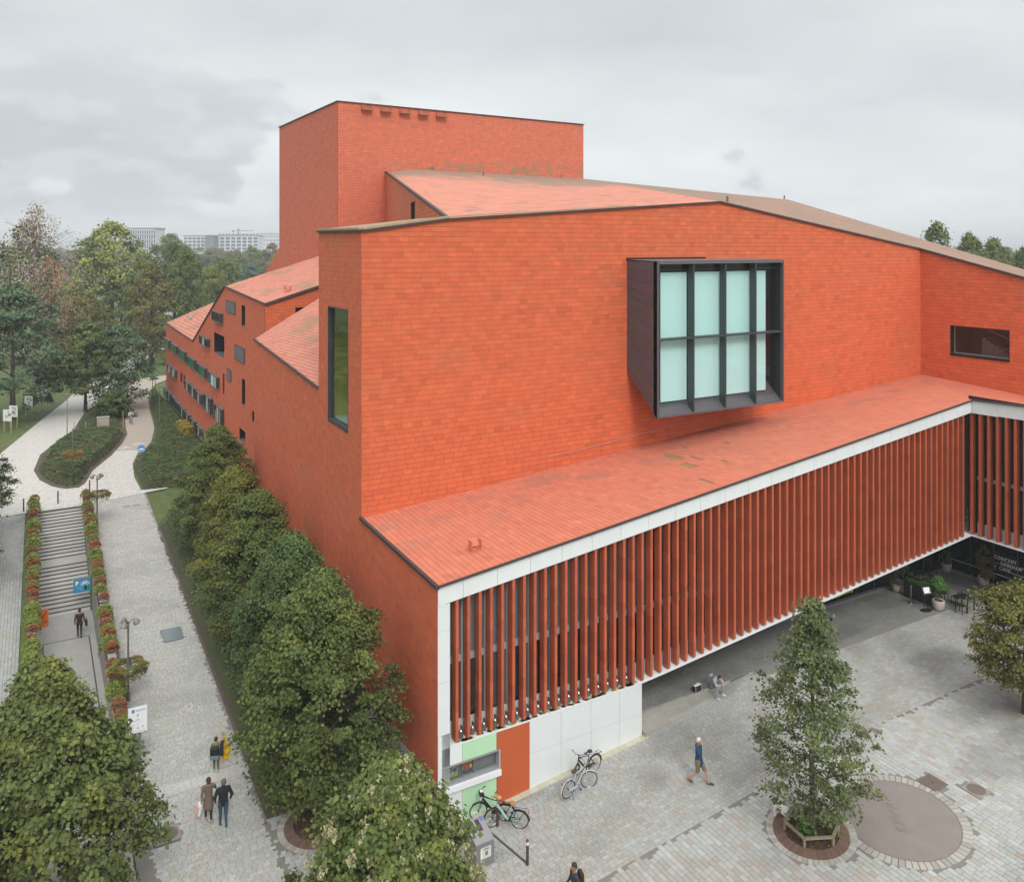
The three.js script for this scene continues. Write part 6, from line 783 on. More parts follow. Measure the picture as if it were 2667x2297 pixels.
{
  const t = thing('parking_sign', 'blue bicycle parking sign with green number display above the stairs', 'sign', V(-10.6, -1.19, -30.8)); add('post', at(rbox(0.1, 2.2, 0.08, 0.01), 0.5, 1.1, 0), M.greyDark, t); add('box', at(rbox(1.0, 0.86, 0.12, 0.01), 0.0, 1.68, 0.02), mat('signBlue', [0.045, 0.2, 0.36], 0.45), t);
  const f = add('print', new THREE.PlaneGeometry(0.96, 0.82), print(288, 246, (c) => { c.fillStyle = '#3d87b2'; c.fillRect(0, 0, 288, 246); c.fillStyle = '#fff'; c.font = 'bold 104px sans-serif'; c.fillText('P', 22, 108); c.strokeStyle = '#fff'; bikeIcon(c, 186, 92, 84, 7); c.fillStyle = '#9fc3da'; c.fillRect(50, 152, 96, 7); c.fillRect(92, 182, 54, 7); c.fillStyle = '#123c46'; c.fillRect(178, 138, 84, 74); }), t); f.position.set(0, 1.68, 0.083);
  const d = add('display', new THREE.PlaneGeometry(0.26, 0.23), new THREE.MeshStandardMaterial({ color: 0x001108, emissive: 0xffffff, emissiveIntensity: 0.9, emissiveMap: canvas(96, 84, (c) => { c.fillStyle = '#000'; c.fillRect(0, 0, 96, 84); c.fillStyle = '#1ef07a'; c.font = 'bold 40px monospace'; c.fillText(':78', 12, 38); c.fillText('38', 36, 78); }) }), t); d.position.set(0.26, 1.51, 0.088);
}
{
  const t = thing('sandwich_board', 'orange sandwich board with a black arrow at the foot of the stairs', 'sign', V(-12.78, -1.19, -29.8), 0.05); const or = mat('orange', [0.75, 0.17, 0.015], 0.5);
  const panel = (s) => at(rbox(0.58, 0.94, 0.02, 0.008), 0, 0.46, 0, s * 0.2); add('front_panel', panel(-1).translate(0, 0, 0.12), or, t); add('back_panel', panel(1).translate(0, 0, -0.12), or, t);
  const f = add('print', new THREE.PlaneGeometry(0.54, 0.9), print(162, 270, (c) => { c.fillStyle = '#dd6a1c'; c.fillRect(0, 0, 162, 270); c.strokeStyle = c.fillStyle = '#1a1512'; c.lineWidth = 7; c.beginPath(); c.arc(70, 104, 22, 0, 7); c.stroke(); c.beginPath(); c.arc(70, 104, 8, 0, 7); c.fill(); c.beginPath(); c.moveTo(40, 132); c.lineTo(118, 60); c.lineTo(138, 26); c.moveTo(108, 20); c.lineTo(146, 30); c.moveTo(20, 200); c.lineTo(140, 200); c.moveTo(116, 180); c.lineTo(144, 200); c.lineTo(116, 220); c.stroke(); }), t); f.rotation.x = -0.2; f.position.set(0, 0.46, 0.134);
}
{ const t = thing('cycle_sign', 'round blue cycle path sign on a post at the corner of the hedge bed', 'sign', G(-5.2, 50.8)); add('post', tube([V(0, 0, 0), V(0, 2.6, 0)], 0.035, 8), M.greyDark, t); add('disc', at(new THREE.CylinderGeometry(0.33, 0.33, 0.02, 28), 0, 2.32, 0.05, Math.PI / 2), mat('signBlue2', [0.03, 0.2, 0.5], 0.45), t); const f = add('print', new THREE.CircleGeometry(0.32, 28), print(128, 128, (c) => { c.fillStyle = '#9ec4ea'; c.fillRect(0, 0, 128, 128); c.fillStyle = '#2f86d2'; c.beginPath(); c.arc(64, 64, 56, 0, 7); c.fill(); c.strokeStyle = '#fff'; bikeIcon(c, 64, 78, 52, 6); }), t); f.position.set(0, 2.32, 0.064); }
{ const wd = mat('postWood', [0.36, 0.27, 0.12], 0.9); const bd = (s) => print(96, 128, (c) => { c.fillStyle = '#d8dadb'; c.fillRect(0, 0, 96, 128); const r = rng(s); for (let i = 0; i < 9; i++) { c.fillStyle = ['#8b93a0', '#b3b7ba', '#6e7a6a', '#a9a39a'][i % 4]; c.fillRect(8 + r() * 60, 10 + r() * 90, 14 + r() * 24, 8 + r() * 22); } });
  [[-15.9, 76.0, 'nearest exhibition board with photos on wooden posts in the left lawn'], [-15.4, 78.3, 'second exhibition board close behind the nearest one in the left lawn'], [-14, 84.2, 'single white exhibition board on posts in the left lawn'], [-12.4, 91.9, 'farther white exhibition board on posts beside the light path'], [-5.5, 128, 'small white board on the far lawn beside the light path']].forEach(([a, b, lab], i) => { const t = thing('exhibition_board', lab, 'sign', G(a, b), -0.75, 'exhibition boards in the park'); for (const x of [-0.45, 0.45]) add('post', at(new THREE.BoxGeometry(0.09, 2.3, 0.09), x, 1.1, 0), wd, t); add('board', at(rbox(1.1, 1.25, 0.05, 0.01), 0, 1.85, 0.07), M.white, t); const f = add('print', new THREE.PlaneGeometry(1.0, 1.15), bd(i + 3), t); f.position.set(0, 1.85, 0.1); });
  const st = at(new THREE.BoxGeometry(0.07, 1.1, 0.07), 0, 0.55, 0); [[-4.9, 72.4], [-4.6, 76.5], [-9.7, 72.6], [-8.6, 72.2], [-7.4, 71.8], [-4, 88], [-2.3, 103], [5.6, 138], [5.4, 170], [5.9, 155]].forEach(([a, b], i) => { const o = add('marker_post', st, wd); o.position.copy(G(a, b)); tag(o, ['at the inner edge of the cycle path near the cyclist', 'farther along the cycle path behind the cyclist', 'at the left corner of the bed behind the hedge', 'second from left behind the hedge', 'beside the grey utility box', 'on the bed edge where the cycle path narrows', 'at the bend of the cycle path', 'near the walkers on the light path', 'where the light path enters the trees', 'on the lawn along the light path'][i].replace(/^/, 'thin wooden post '), 'post', 'thin wooden posts along the beds'); });
  const u = thing('utility_box', 'beige utility cabinet in the planting bed behind the hedge', 'cabinet', G(-6.9, 72.4)); add('cabinet', at(rbox(1.2, 1.35, 0.5, 0.03), 0, 0.68, 0), mat('cabin', [0.4, 0.385, 0.32], 0.7, { map: grime }), u); add('roof', at(rbox(1.3, 0.07, 0.6, 0.02), 0, 1.38, 0), mat('cabinR', [0.34, 0.33, 0.29], 0.7), u); add('door', at(rbox(1.05, 1.1, 0.03, 0.01), 0, 0.68, 0.255), mat('cabinD', [0.36, 0.345, 0.29], 0.7), u); }
// bollards
{ const mk = (lab, p, h, band, group) => { const t = thing('bollard', lab, 'bollard', p, 0, group); add('post', lathe([[0, 0], [0.052, 0], [0.052, h - 0.06], [0, h - 0.06]], 16), mat('bollardM', [0.075, 0.045, 0.032], 0.5), t); add('cap', at(lathe([[0.052, 0], [0.05, 0.03], [0.03, 0.055], [0, 0.06]], 16), 0, h - 0.06, 0), mat('bollardC', [0.1, 0.08, 0.07], 0.5), t); if (band) add('reflector', at(lathe([[0.055, -0.055], [0.056, 0.055]], 16), 0, h - 0.14, 0), whiteBand, t); };
  mk('brown bollard with white band standing alone on the square', G(1.97, -3.25), 0.93, true, 'bollards with a white band'); mk('brown bollard with white band between the leaning bicycles', G(2.0, -1.0), 0.93, true, 'bollards with a white band'); mk('plain brown bollard in the middle above the stairs', G(-11.7, 45.4), 1.0, false, 'plain bollards above the stairs'); mk('plain brown bollard behind the right planter row', G(-9.4, 47.4), 1.0, false, 'plain bollards above the stairs'); mk('plain brown bollard behind the left planter row', G(-14.0, 44.6), 1.0, false, 'plain bollards above the stairs'); }
{ // grey waste terminal with two dark panels on its sloping lid
  const t = thing('waste_terminal', 'grey metal waste inlet with sloping lid and two dark panels, at the corner', 'waste bin', G(0.7, -2.0)), gm = mat('binG', [0.2, 0.2, 0.205], 0.45, { map: grimeLight }), gl = mat('binL', [0.29, 0.29, 0.295], 0.4, { map: grimeLight }); const w = 0.36;
  const m = new MB(); m.hex([V(-w, 0, -0.48), V(w, 0, -0.48), V(w, 0, 0.46), V(-w, 0, 0.46), V(-w, 1.12, -0.48), V(w, 1.12, -0.48), V(w, 0.86, 0.46), V(-w, 0.86, 0.46)], W1); m.build('cabinet', gm, t); const q = (x, z, u = 0) => V(x, 1.12 - 0.277 * (z + 0.48) + u, z); const l = new MB(); l.hex([q(-w - 0.01, -0.49, 0.004), q(w + 0.01, -0.49, 0.004), q(w + 0.01, 0.47, 0.004), q(-w - 0.01, 0.47, 0.004), q(-w - 0.01, -0.49, 0.04), q(w + 0.01, -0.49, 0.04), q(w + 0.01, 0.47, 0.04), q(-w - 0.01, 0.47, 0.04)], W1); l.build('lid', gl, t);
  for (const x of [-0.17, 0.07]) { const s = new MB(); s.hex([q(x - 0.08, -0.4, 0.042), q(x + 0.08, -0.4, 0.042), q(x + 0.08, 0.05, 0.042), q(x - 0.08, 0.05, 0.042), q(x - 0.08, -0.4, 0.048), q(x + 0.08, -0.4, 0.048), q(x + 0.08, 0.05, 0.048), q(x - 0.08, 0.05, 0.048)], W1); s.build('panel', mat('solar', [0.06, 0.055, 0.07], 0.3), t); } const st = new MB(); st.hex([q(0.2, -0.46, 0.042), q(0.33, -0.46, 0.042), q(0.33, -0.3, 0.042), q(0.2, -0.3, 0.042), q(0.2, -0.46, 0.046), q(0.33, -0.46, 0.046), q(0.33, -0.3, 0.046), q(0.2, -0.3, 0.046)], [0.1, 0.16, 0.4]); st.build('sticker', mat('room', null), t);
  const lb = add('label', new THREE.PlaneGeometry(0.42, 0.4), print(126, 120, (c) => { c.fillStyle = '#c9c9c6'; c.fillRect(0, 0, 126, 120); c.fillStyle = '#8d8d8b'; c.fillRect(40, 14, 60, 20); c.fillStyle = '#6a6a69'; c.fillRect(56, 48, 30, 44); c.fillStyle = '#e6e6e4'; c.fillRect(0, 20, 18, 90); }), t); lb.position.set(0.03, 0.52, 0.466);
}
// ---- cafe terrace
{
  const bk = mat('cafeBlack', [0.014, 0.014, 0.016], 0.5), pot = lathe([[0, 0], [0.2, 0], [0.3, 0.2], [0.34, 0.45], [0.33, 0.58], [0.3, 0.6], [0.29, 0.56], [0, 0.54]], 24), potM = mat('pot', [0.5, 0.45, 0.4], 0.75, { map: grime }), T = 1.42;
  const leg = at(rbox(0.05, 0.72, 0.05, 0.006), 0, 0.36, 0);
  const table = (lab, a, b) => { const t = thing('cafe_table', lab, 'table', P(a, b, T), 0.05, 'black cafe tables'); add('table_top', at(rbox(0.75, 0.035, 0.75, 0.008), 0, 0.735, 0), bk, t); for (const [x, z] of [[-1, -1], [1, -1], [1, 1], [-1, 1]]) add('leg', leg, bk, t).position.set(x * 0.34, 0, z * 0.34); };
  const cl = at(rbox(0.032, 0.45, 0.032, 0.004), 0, 0.225, 0), cb = at(rbox(0.032, 0.42, 0.03, 0.004), 0, 0.62, 0, -0.12), cs = at(rbox(0.42, 0.025, 0.42, 0.008), 0, 0.45, 0), rail = at(rbox(0.42, 0.03, 0.02, 0.006), 0, 0, 0);
  const chair = (lab, a, b, turn) => { const t = thing('cafe_chair', lab, 'chair', P(a, b, T), turn, 'black cafe chairs'); add('seat', cs, bk, t); for (const [x, z] of [[-1, -1], [1, -1], [1, 1], [-1, 1]]) add('leg', cl, bk, t).position.set(x * 0.19, 0, z * 0.19); for (const x of [-1, 1]) add('back_post', cb, bk, t).position.set(x * 0.2, 0, -0.2); for (const y of [0.62, 0.82]) add('back_rail', rail, bk, t).position.set(0, y, -0.2 - (y - 0.6) * 0.12); };
  table('black cafe table standing free in front, nearest to the square', 32.5, -0.4); chair('black chair on the left of the free standing table', 31.9, -0.55, Math.PI / 2); chair('black chair behind the free standing table', 32.75, 0.25, Math.PI);
  table('black cafe table behind the ficus pot', 32.4, 1.6); chair('black chair between the ficus pot and the free table', 32.6, 0.95, 0.1); table('black cafe table at the back below the glass front', 33.6, 3.0); chair('black chair at the back table, left side', 33.0, 2.9, Math.PI / 2); chair('black chair at the back table, right side', 34.3, 2.8, -Math.PI / 2);
  table('black cafe table near the maple pot, left of the pair', 35.5, -0.7); table('black cafe table near the maple pot, right of the pair', 36.5, -0.95); chair('black chair left of the pair of tables by the maple pot', 34.85, -0.45, Math.PI / 2); chair('black chair in front of the pair of tables', 36.1, -1.75, 0); chair('black chair behind the right table of the pair', 36.9, -0.2, Math.PI);
  const bush = (seed, H, R, per, yl) => crownGeo({ seed, H, R, prof: egg(0.6, 0.45), clumps: 46, per, leaf: 0.09, cr: 0.2, flat: 0.7, yellow: yl, dark: 0.6 });
  const potted = (lab, a, b, g, m, y, s = 1) => { const t = thing('potted_plant', lab, 'potted plant', P(a, b, T), 0, 'plants in pale round pots'); t.scale.setScalar(s); add('pot', pot, potM, t); add('soil', at(new THREE.CylinderGeometry(0.29, 0.29, 0.01, 20), 0, 0.55, 0), mat('mulch', null), t); for (const k of [-1, 0, 1]) add('stem', tube([V(k * 0.06, 0.54, 0), V(k * 0.12, 0.85, k * 0.03), V(k * 0.2, 1.2, 0)], 0.018, 5), barkPale, t); const c = add('foliage', g, m, t); c.position.y = y; };
  potted('bright green ficus in a pale round pot at the terrace corner', 31.15, 0.3, bush(601, 1.05, 0.5, 60, 0.1), leafMat('ficus', [0.06, 0.14, 0.03]), 0.8); potted('greyish olive bush in a pale pot at the left end of the planter', 31.35, 3.05, bush(602, 1.5, 0.75, 60, 0.1), leafMat('olive', [0.1, 0.12, 0.07]), 0.7, 0.95); potted('brownish maple in a pale pot against the cafe glass', 36.7, 1.0, bush(603, 1.9, 0.7, 40, 0.5), leafMat('maple', [0.12, 0.1, 0.03]), 0.6, 0.95); potted('small plant in a pale pot in the far corner of the terrace', 36.85, 3.45, bush(604, 0.7, 0.35, 20, 0.1), leafMat('ficus', null), 0.7, 0.9);
  const pl = thing('hedge_planter', 'long black planter box with a strip of hedge, beside the terrace', 'planter', P(31.4, 1.68, T), 0.17); add('box', at(rbox(0.32, 0.95, 1.65, 0.01), 0, 0.475, 0), bk, pl); const hg = crownGeo({ seed: 605, H: 0.22, R: 0.5, prof: () => 1, clumps: 60, per: 40, leaf: 0.06, cr: 0.1, dark: 0.8 }); const h = add('hedge', hg, leafMat('ficus', null), pl); h.position.y = 0.9; h.scale.set(0.3, 1, 1.6);
  const ms = thing('menu_stand', 'black menu stand with a white sheet on an oval base', 'menu stand', P(30.5, 0.62, T), -0.25); add('base', at(new THREE.CylinderGeometry(0.36, 0.36, 0.03, 28), 0, 0.015, 0).scale(1, 1, 0.6), bk, ms); for (const x of [-0.13, 0.13]) add('post', at(rbox(0.03, 1.0, 0.03, 0.004), x, 0.5, 0), bk, ms); add('panel', at(rbox(0.62, 0.5, 0.03, 0.008), 0, 1.15, 0.03, -0.5), bk, ms); const sh = add('sheet', new THREE.PlaneGeometry(0.42, 0.3), print(126, 90, (c) => { c.fillStyle = '#f1f3f7'; c.fillRect(0, 0, 126, 90); c.fillStyle = '#b9c0cb'; for (let i = 0; i < 6; i++) { c.fillRect(12, 14 + i * 11, 40, 3); c.fillRect(70, 14 + i * 11, 40, 3); } c.fillRect(62, 6, 1, 76); }), ms); sh.rotation.x = -0.5; sh.position.set(0, 1.165, 0.052);
  const rp = thing('barrier_post', 'slim steel barrier post with a round foot beside the black planter', 'post', P(30.65, 1.65, T)); add('foot', at(new THREE.CylinderGeometry(0.16, 0.17, 0.025, 20), 0, 0.012, 0), M.steel, rp); add('post', at(new THREE.CylinderGeometry(0.025, 0.025, 0.95, 12), 0, 0.49, 0), M.steel, rp); add('cap', at(new THREE.SphereGeometry(0.035, 12, 8), 0, 0.98, 0), M.steel, rp);
  const g = new THREE.IcosahedronGeometry(0.16, 2), p = g.attributes.position; for (let i = 0; i < p.count; i++) { const v = V(p.getX(i), p.getY(i), p.getZ(i)), k = 1 + 0.5 * n3(v.x * 9, v.y * 9, v.z * 9); p.setXYZ(i, v.x * k * 1.2, Math.max(0, v.y * k * 0.5 + 0.05), v.z * k * 0.8); } g.computeVertexNormals(); tag(Object.assign(add('dark_cloth', g, M.black), {}), 'small crumpled dark cloth lying on the paving near the pillar', 'cloth').position.copy(P(24.7, 2.5, 1.425));
}
// ---- far buildings
{
  const far = (name, lab, right0, right1, dist, topY, { floors, fh, cols, wall, glass = [0.12, 0.15, 0.18], win = 0.72, hgt = 0.6, foot = 0 }) => {
    const t = thing(name, lab, 'building', V(eye.x, 0, eye.z).addScaledVector(dirR, (right0 + right1) / 2).addScaledVector(dirF, dist), -0.5197), W = right1 - right0, wm = mat('far' + wall, wall, 0.8), gm = mat('farG' + glass, glass, 0.25); add('wall', at(new THREE.BoxGeometry(W, topY - foot, 14), 0, (topY + foot) / 2, -7), wm, t); add('roof', at(new THREE.BoxGeometry(W + 0.8, 0.5, 14.8), 0, topY + 0.25, -7), mat('farRoof', [0.3, 0.3, 0.31], 0.9), t);
    const ww = (W / cols) * win, g = new THREE.BoxGeometry(ww, fh * hgt, 0.5), sl = new THREE.BoxGeometry(ww + 0.3, 0.25, 0.8); for (let f = 0; f < floors; f++) for (let c = 0; c < cols; c++) { const o = add('window', g, gm, t); o.position.set(-W / 2 + (c + 0.5) * W / cols, topY - 0.9 - fh * (f + 0.45), -0.15); add('sill', sl, wm, o).position.set(0, -fh * hgt / 2, 0.2); } return t; };
  const w = [0.66, 0.68, 0.72], X0 = (u, d) => (u - 1333.5) / 2155 * d;
  far('apartment_block', 'white block of flats left of the grey gable, far off', X0(477, 700), X0(533, 700), 700, 30.4, { floors: 6, fh: 2.9, cols: 5, wall: w }); far('apartment_block', 'windowless grey gable part of the white flats, far off', X0(533, 690), X0(556, 690), 690, 30.4, { floors: 0, fh: 3, cols: 1, wall: [0.2, 0.215, 0.24] }); const fl = far('apartment_block', 'long white block of flats with rows of balconies, far off', X0(556, 700), X0(672, 700), 700, 30.4, { floors: 6, fh: 2.9, cols: 8, wall: w });
  for (let i = 0; i < 12; i++) add('roof_box', at(new THREE.BoxGeometry(1.6, 1.8, 2), -16 + i * 2.9, 31.4, -6), mat('farRoof', null), fl);
  far('hospital_block', 'white institutional building with narrow window slots beside the red tower', X0(672, 900), X0(731, 900), 900, 35, { floors: 3, fh: 4.4, cols: 16, wall: [0.72, 0.73, 0.76], win: 0.42, hgt: 0.62 }); far('tower_block', 'slim grey white apartment tower behind the broad pale tree', X0(338, 520), X0(404, 520), 520, 32.8, { floors: 5, fh: 3.1, cols: 11, wall: [0.6, 0.62, 0.66], win: 0.55, hgt: 0.78 }); far('low_hall', 'low grey and white building below the flats', X0(505, 600), X0(548, 600), 600, 17.5, { floors: 1, fh: 4, cols: 4, wall: [0.55, 0.57, 0.6] });
  const cr = thing('tower_crane', 'thin tower crane above the roof of the far flats', 'crane', V(eye.x, 0, eye.z).addScaledVector(dirR, X0(620, 900)).addScaledVector(dirF, 900), -0.5197), cm = mat('craneM', [0.3, 0.26, 0.24], 0.7); add('mast', at(new THREE.BoxGeometry(1.3, 41, 1.3), 0, 20.5, 0), cm, cr); add('jib', at(new THREE.BoxGeometry(23, 0.7, 0.9), 4.5, 38.4, 0), cm, cr); add('counterweight', at(new THREE.BoxGeometry(2, 1.8, 1.2), -5.8, 37.6, 0), cm, cr);
  const wt = thing('wind_turbine', 'small white wind turbine beside the red tower on the horizon', 'wind turbine', V(eye.x, 0, eye.z).addScaledVector(dirR, X0(700, 1600)).addScaledVector(dirF, 1600), -0.5197), wm2 = mat('turb', [0.6, 0.62, 0.65], 0.6); add('tower', at(new THREE.CylinderGeometry(0.6, 1.1, 52, 10), 0, 26, 0), wm2, wt); for (let i = 0; i < 3; i++) add('blade', at(new THREE.BoxGeometry(0.55, 9, 0.3), 0, 4.5, 0).rotateZ(0.6 + i * 2.094).translate(0, 52, 1), wm2, wt); add('hub', at(new THREE.SphereGeometry(0.9, 10, 8), 0, 52, 0.6), wm2, wt);
  [[437, 'left'], [445, 'right']].forEach(([u, s]) => { const p = thing('flagpole', s + ' one of two pale poles beside the far path', 'pole', V(eye.x, 1.8, eye.z).addScaledVector(dirR, X0(u + 58, 300)).addScaledVector(dirF, 300), 0, 'two pale poles'); add('pole', at(new THREE.CylinderGeometry(0.12, 0.16, 13, 8), 0, 6.5, 0), M.grey, p); add('knob', at(new THREE.SphereGeometry(0.2, 8, 6), 0, 13.1, 0), M.grey, p); });
}
// ---------------------------------------------------------------- people, bicycles, the dog
// a body as one surface: tapered capsules joined by a smooth minimum, meshed with surface nets
function skin(prims, lo, hi, cell, k = 0.03) {
  const n = [0, 1, 2].map((i) => Math.ceil((hi[i] - lo[i]) / cell) + 2), [nx, ny, nz] = n, F = new Float32Array(nx * ny * nz), own = (x, y, z) => { let d = 9, best = null, bd = 9; for (const p of prims) { const [ax, ay, az, bx, by, bz, r0, r1] = p.s, ux = bx - ax, uy = by - ay, uz = bz - az, l = ux * ux + uy * uy + uz * uz, t = l ? clamp(((x - ax) * ux + (y - ay) * uy + (z - az) * uz) / l) : 0, ex = x - ax - ux * t, ey = y - ay - uy * t, ez = (z - az - uz * t) * (p.fz ?? 1), q = Math.sqrt(ex * ex + ey * ey + ez * ez) - lerp(r0, r1, t); const kk = p.k ?? k, h = Math.max(kk - Math.abs(d - q), 0) / kk; d = Math.min(d, q) - h * h * kk * 0.25; if (q < bd) { bd = q; best = p; } } return [d, best]; };
  for (let z = 0, i = 0; z < nz; z++) for (let y = 0; y < ny; y++) for (let x = 0; x < nx; x++, i++) F[i] = own(lo[0] + x * cell, lo[1] + y * cell, lo[2] + z * cell)[0];
  const vid = new Int32Array(nx * ny * nz).fill(-1), pos = [], colr = [], idx = [], st = [1, nx, nx * ny];
  const corner = [0, 1, nx, nx + 1, nx * ny, nx * ny + 1, nx * ny + nx, nx * ny + nx + 1], edges = [[0, 1], [2, 3], [4, 5], [6, 7], [0, 2], [1, 3], [4, 6], [5, 7], [0, 4], [1, 5], [2, 6], [3, 7]];
  for (let z = 0; z < nz - 1; z++) for (let y = 0; y < ny - 1; y++) for (let x = 0; x < nx - 1; x++) {
    const i = x + y * nx + z * nx * ny; let m = 0; for (let c = 0; c < 8; c++) if (F[i + corner[c]] < 0) m |= 1 << c; if (m === 0 || m === 255) continue;
    let cx = 0, cy = 0, cz = 0, q = 0; for (const [a, b] of edges) { if (!((m >> a) & 1) === !((m >> b) & 1)) continue; const fa = F[i + corner[a]], t = fa / (fa - F[i + corner[b]]); cx += (a & 1) + t * ((b & 1) - (a & 1)); cy += ((a >> 1) & 1) + t * (((b >> 1) & 1) - ((a >> 1) & 1)); cz += (a >> 2) + t * ((b >> 2) - (a >> 2)); q++; }
    const p = [lo[0] + (x + cx / q) * cell, lo[1] + (y + cy / q) * cell, lo[2] + (z + cz / q) * cell]; vid[i] = pos.length / 3; pos.push(...p); const o = own(...p)[1]; colr.push(...o.c);
  }
  for (let z = 1; z < nz - 1; z++) for (let y = 1; y < ny - 1; y++) for (let x = 1; x < nx - 1; x++) { const i = x + y * nx + z * nx * ny, s = F[i] < 0; for (let a = 0; a < 3; a++) { if (s === F[i + st[a]] < 0) continue; const u = st[(a + 1) % 3], v = st[(a + 2) % 3], q = [vid[i], vid[i - u], vid[i - u - v], vid[i - v]]; if (q.some((w) => w < 0)) continue; s ? idx.push(q[0], q[1], q[2], q[0], q[2], q[3]) : idx.push(q[0], q[2], q[1], q[0], q[3], q[2]); } }
  const g = new THREE.BufferGeometry(); g.setAttribute('position', new THREE.Float32BufferAttribute(pos, 3)); g.setAttribute('color', new THREE.Float32BufferAttribute(colr, 3)); g.setIndex(idx); g.computeVertexNormals(); return g;
}
const cloth = mat('cloth', null, 0.85, { vertexColors: true }), SK = [0.45, 0.26, 0.18];
const hairM = (c) => mat('hair' + c, c, 0.75), plain = (c, r = 0.7) => mat('plain' + c + r, c, r);
// joints are given for a figure 1.75 m tall that faces +z
function person(label, p, heading, H, o) {
  const S = H / 1.75, J = { hip: [0, 0.92, 0], chest: [0, 1.3, 0.0], neck: [0, 1.47, 0], head: [0, 1.62, 0.02], shL: [0.19, 1.41, 0], shR: [-0.19, 1.41, 0], elL: [0.25, 1.14, -0.03], elR: [-0.25, 1.14, -0.03], haL: [0.25, 0.9, 0.06], haR: [-0.25, 0.9, 0.06], hipL: [0.095, 0.9, 0], hipR: [-0.095, 0.9, 0], knL: [0.1, 0.49, 0.04], knR: [-0.1, 0.49, 0.02], anL: [0.1, 0.08, 0], anR: [-0.1, 0.08, 0], toL: [0.12, 0.04, 0.17], toR: [-0.12, 0.04, 0.17], ...o.j };
  const { top, leg, shoe, skinC = SK, fat = 1, bare, skirt, sleeve = top, coat } = o, pr = [], cap = (a, b, r0, r1, c, e) => pr.push({ s: [...J[a] ?? a, ...J[b] ?? b, r0, r1], c, ...e });
  cap('hip', 'chest', 0.135 * fat, 0.15 * fat, top, { fz: 1.3, k: 0.06 }); cap([J.shL[0] * 0.7, J.shL[1] - 0.02, J.shL[2]], [J.shR[0] * 0.7, J.shR[1] - 0.02, J.shR[2]], 0.075 * fat, 0.075 * fat, top, { k: 0.07 }); cap('neck', 'head', 0.052, 0.05, skinC, { k: 0.02 });
  const hd = J.head, fw = o.face ?? [0, 0, 1]; pr.push({ s: [hd[0], hd[1] + 0.035, hd[2] - 0.015 * fw[2], hd[0] + fw[0] * 0.02, hd[1] - 0.045, hd[2] + fw[2] * 0.025, 0.088, 0.066], c: skinC, k: 0.02 }); pr.push({ s: [hd[0] + fw[0] * 0.09, hd[1] + 0.01, hd[2] + fw[2] * 0.09, hd[0] + fw[0] * 0.105, hd[1] - 0.02, hd[2] + fw[2] * 0.105, 0.011, 0.016], c: skinC, k: 0.01 }); // skull, jaw, nose
  for (const s of [-1, 1]) pr.push({ s: [hd[0] + s * 0.088 * Math.abs(fw[2]), hd[1] + 0.02, hd[2] + s * 0.088 * Math.abs(fw[0]), hd[0] + s * 0.09 * Math.abs(fw[2]), hd[1] - 0.02, hd[2] + s * 0.09 * Math.abs(fw[0]), 0.016, 0.014], c: skinC, k: 0.01 }); // ears
  for (const s of ['L', 'R']) { cap('sh' + s, 'el' + s, 0.062 * fat, 0.048 * fat, sleeve); const w = o.short ? skinC : sleeve; cap('el' + s, 'ha' + s, 0.045 * fat, 0.034, w); cap('hip' + s, 'kn' + s, 0.085 * fat, 0.06, leg); cap('kn' + s, 'an' + s, 0.056, 0.04, bare ? skinC : leg); cap([J['an' + s][0], J['an' + s][1] - 0.03, J['an' + s][2] - 0.03], 'to' + s, 0.045, 0.036, shoe, { k: 0.015 });
    // hand: a palm and five bent fingers
    const e = V(...J['el' + s]), h = V(...J['ha' + s]), d = h.clone().sub(e).normalize(), sd = V(s === 'L' ? -1 : 1, 0, 0).cross(d).cross(d).normalize().negate(), nr = d.clone().cross(sd); const q = (l, w, n) => h.clone().addScaledVector(d, l).addScaledVector(sd, w).addScaledVector(nr, n).toArray(); pr.push({ s: [...q(0.02, 0, 0), ...q(0.075, 0, 0), 0.026, 0.03], c: skinC, k: 0.02 });
    [[-0.03, 0.055], [-0.01, 0.068], [0.011, 0.064], [0.03, 0.05]].forEach(([w, l]) => { pr.push({ s: [...q(0.08, w, 0), ...q(0.08 + l * 0.6, w * 1.1, 0.008), 0.01, 0.0095], c: skinC, k: 0.006 }); pr.push({ s: [...q(0.08 + l * 0.6, w * 1.1, 0.008), ...q(0.08 + l, w * 1.1, 0.026), 0.0095, 0.008], c: skinC, k: 0.006 }); }); pr.push({ s: [...q(0.03, -0.035, 0.005), ...q(0.075, -0.06, 0.02), 0.012, 0.01], c: skinC, k: 0.006 }); }
  if (coat) { const [y, w] = coat; cap('hip', [J.hip[0], y, J.hip[2]], 0.15 * fat, w, top, { fz: 1.15, k: 0.05 }); }
  if (skirt) for (const s of ['L', 'R']) cap('hip' + s, [lerp(J['hip' + s][0], J['kn' + s][0], 0.85), lerp(J['hip' + s][1], J['kn' + s][1], 0.85), lerp(J['hip' + s][2], J['kn' + s][2], 0.85)], 0.1, 0.082, skirt, { k: 0.02 });
  if (o.hood) pr.push({ s: [-0.05, J.neck[1] - 0.01, -0.07, 0.05, J.neck[1] - 0.01, -0.07, 0.07, 0.07], c: o.hood, k: 0.03 });
  if (o.collar) pr.push({ s: [...J.neck, J.neck[0], J.neck[1] + 0.03, J.neck[2], 0.075, 0.07], c: top, k: 0.02 });
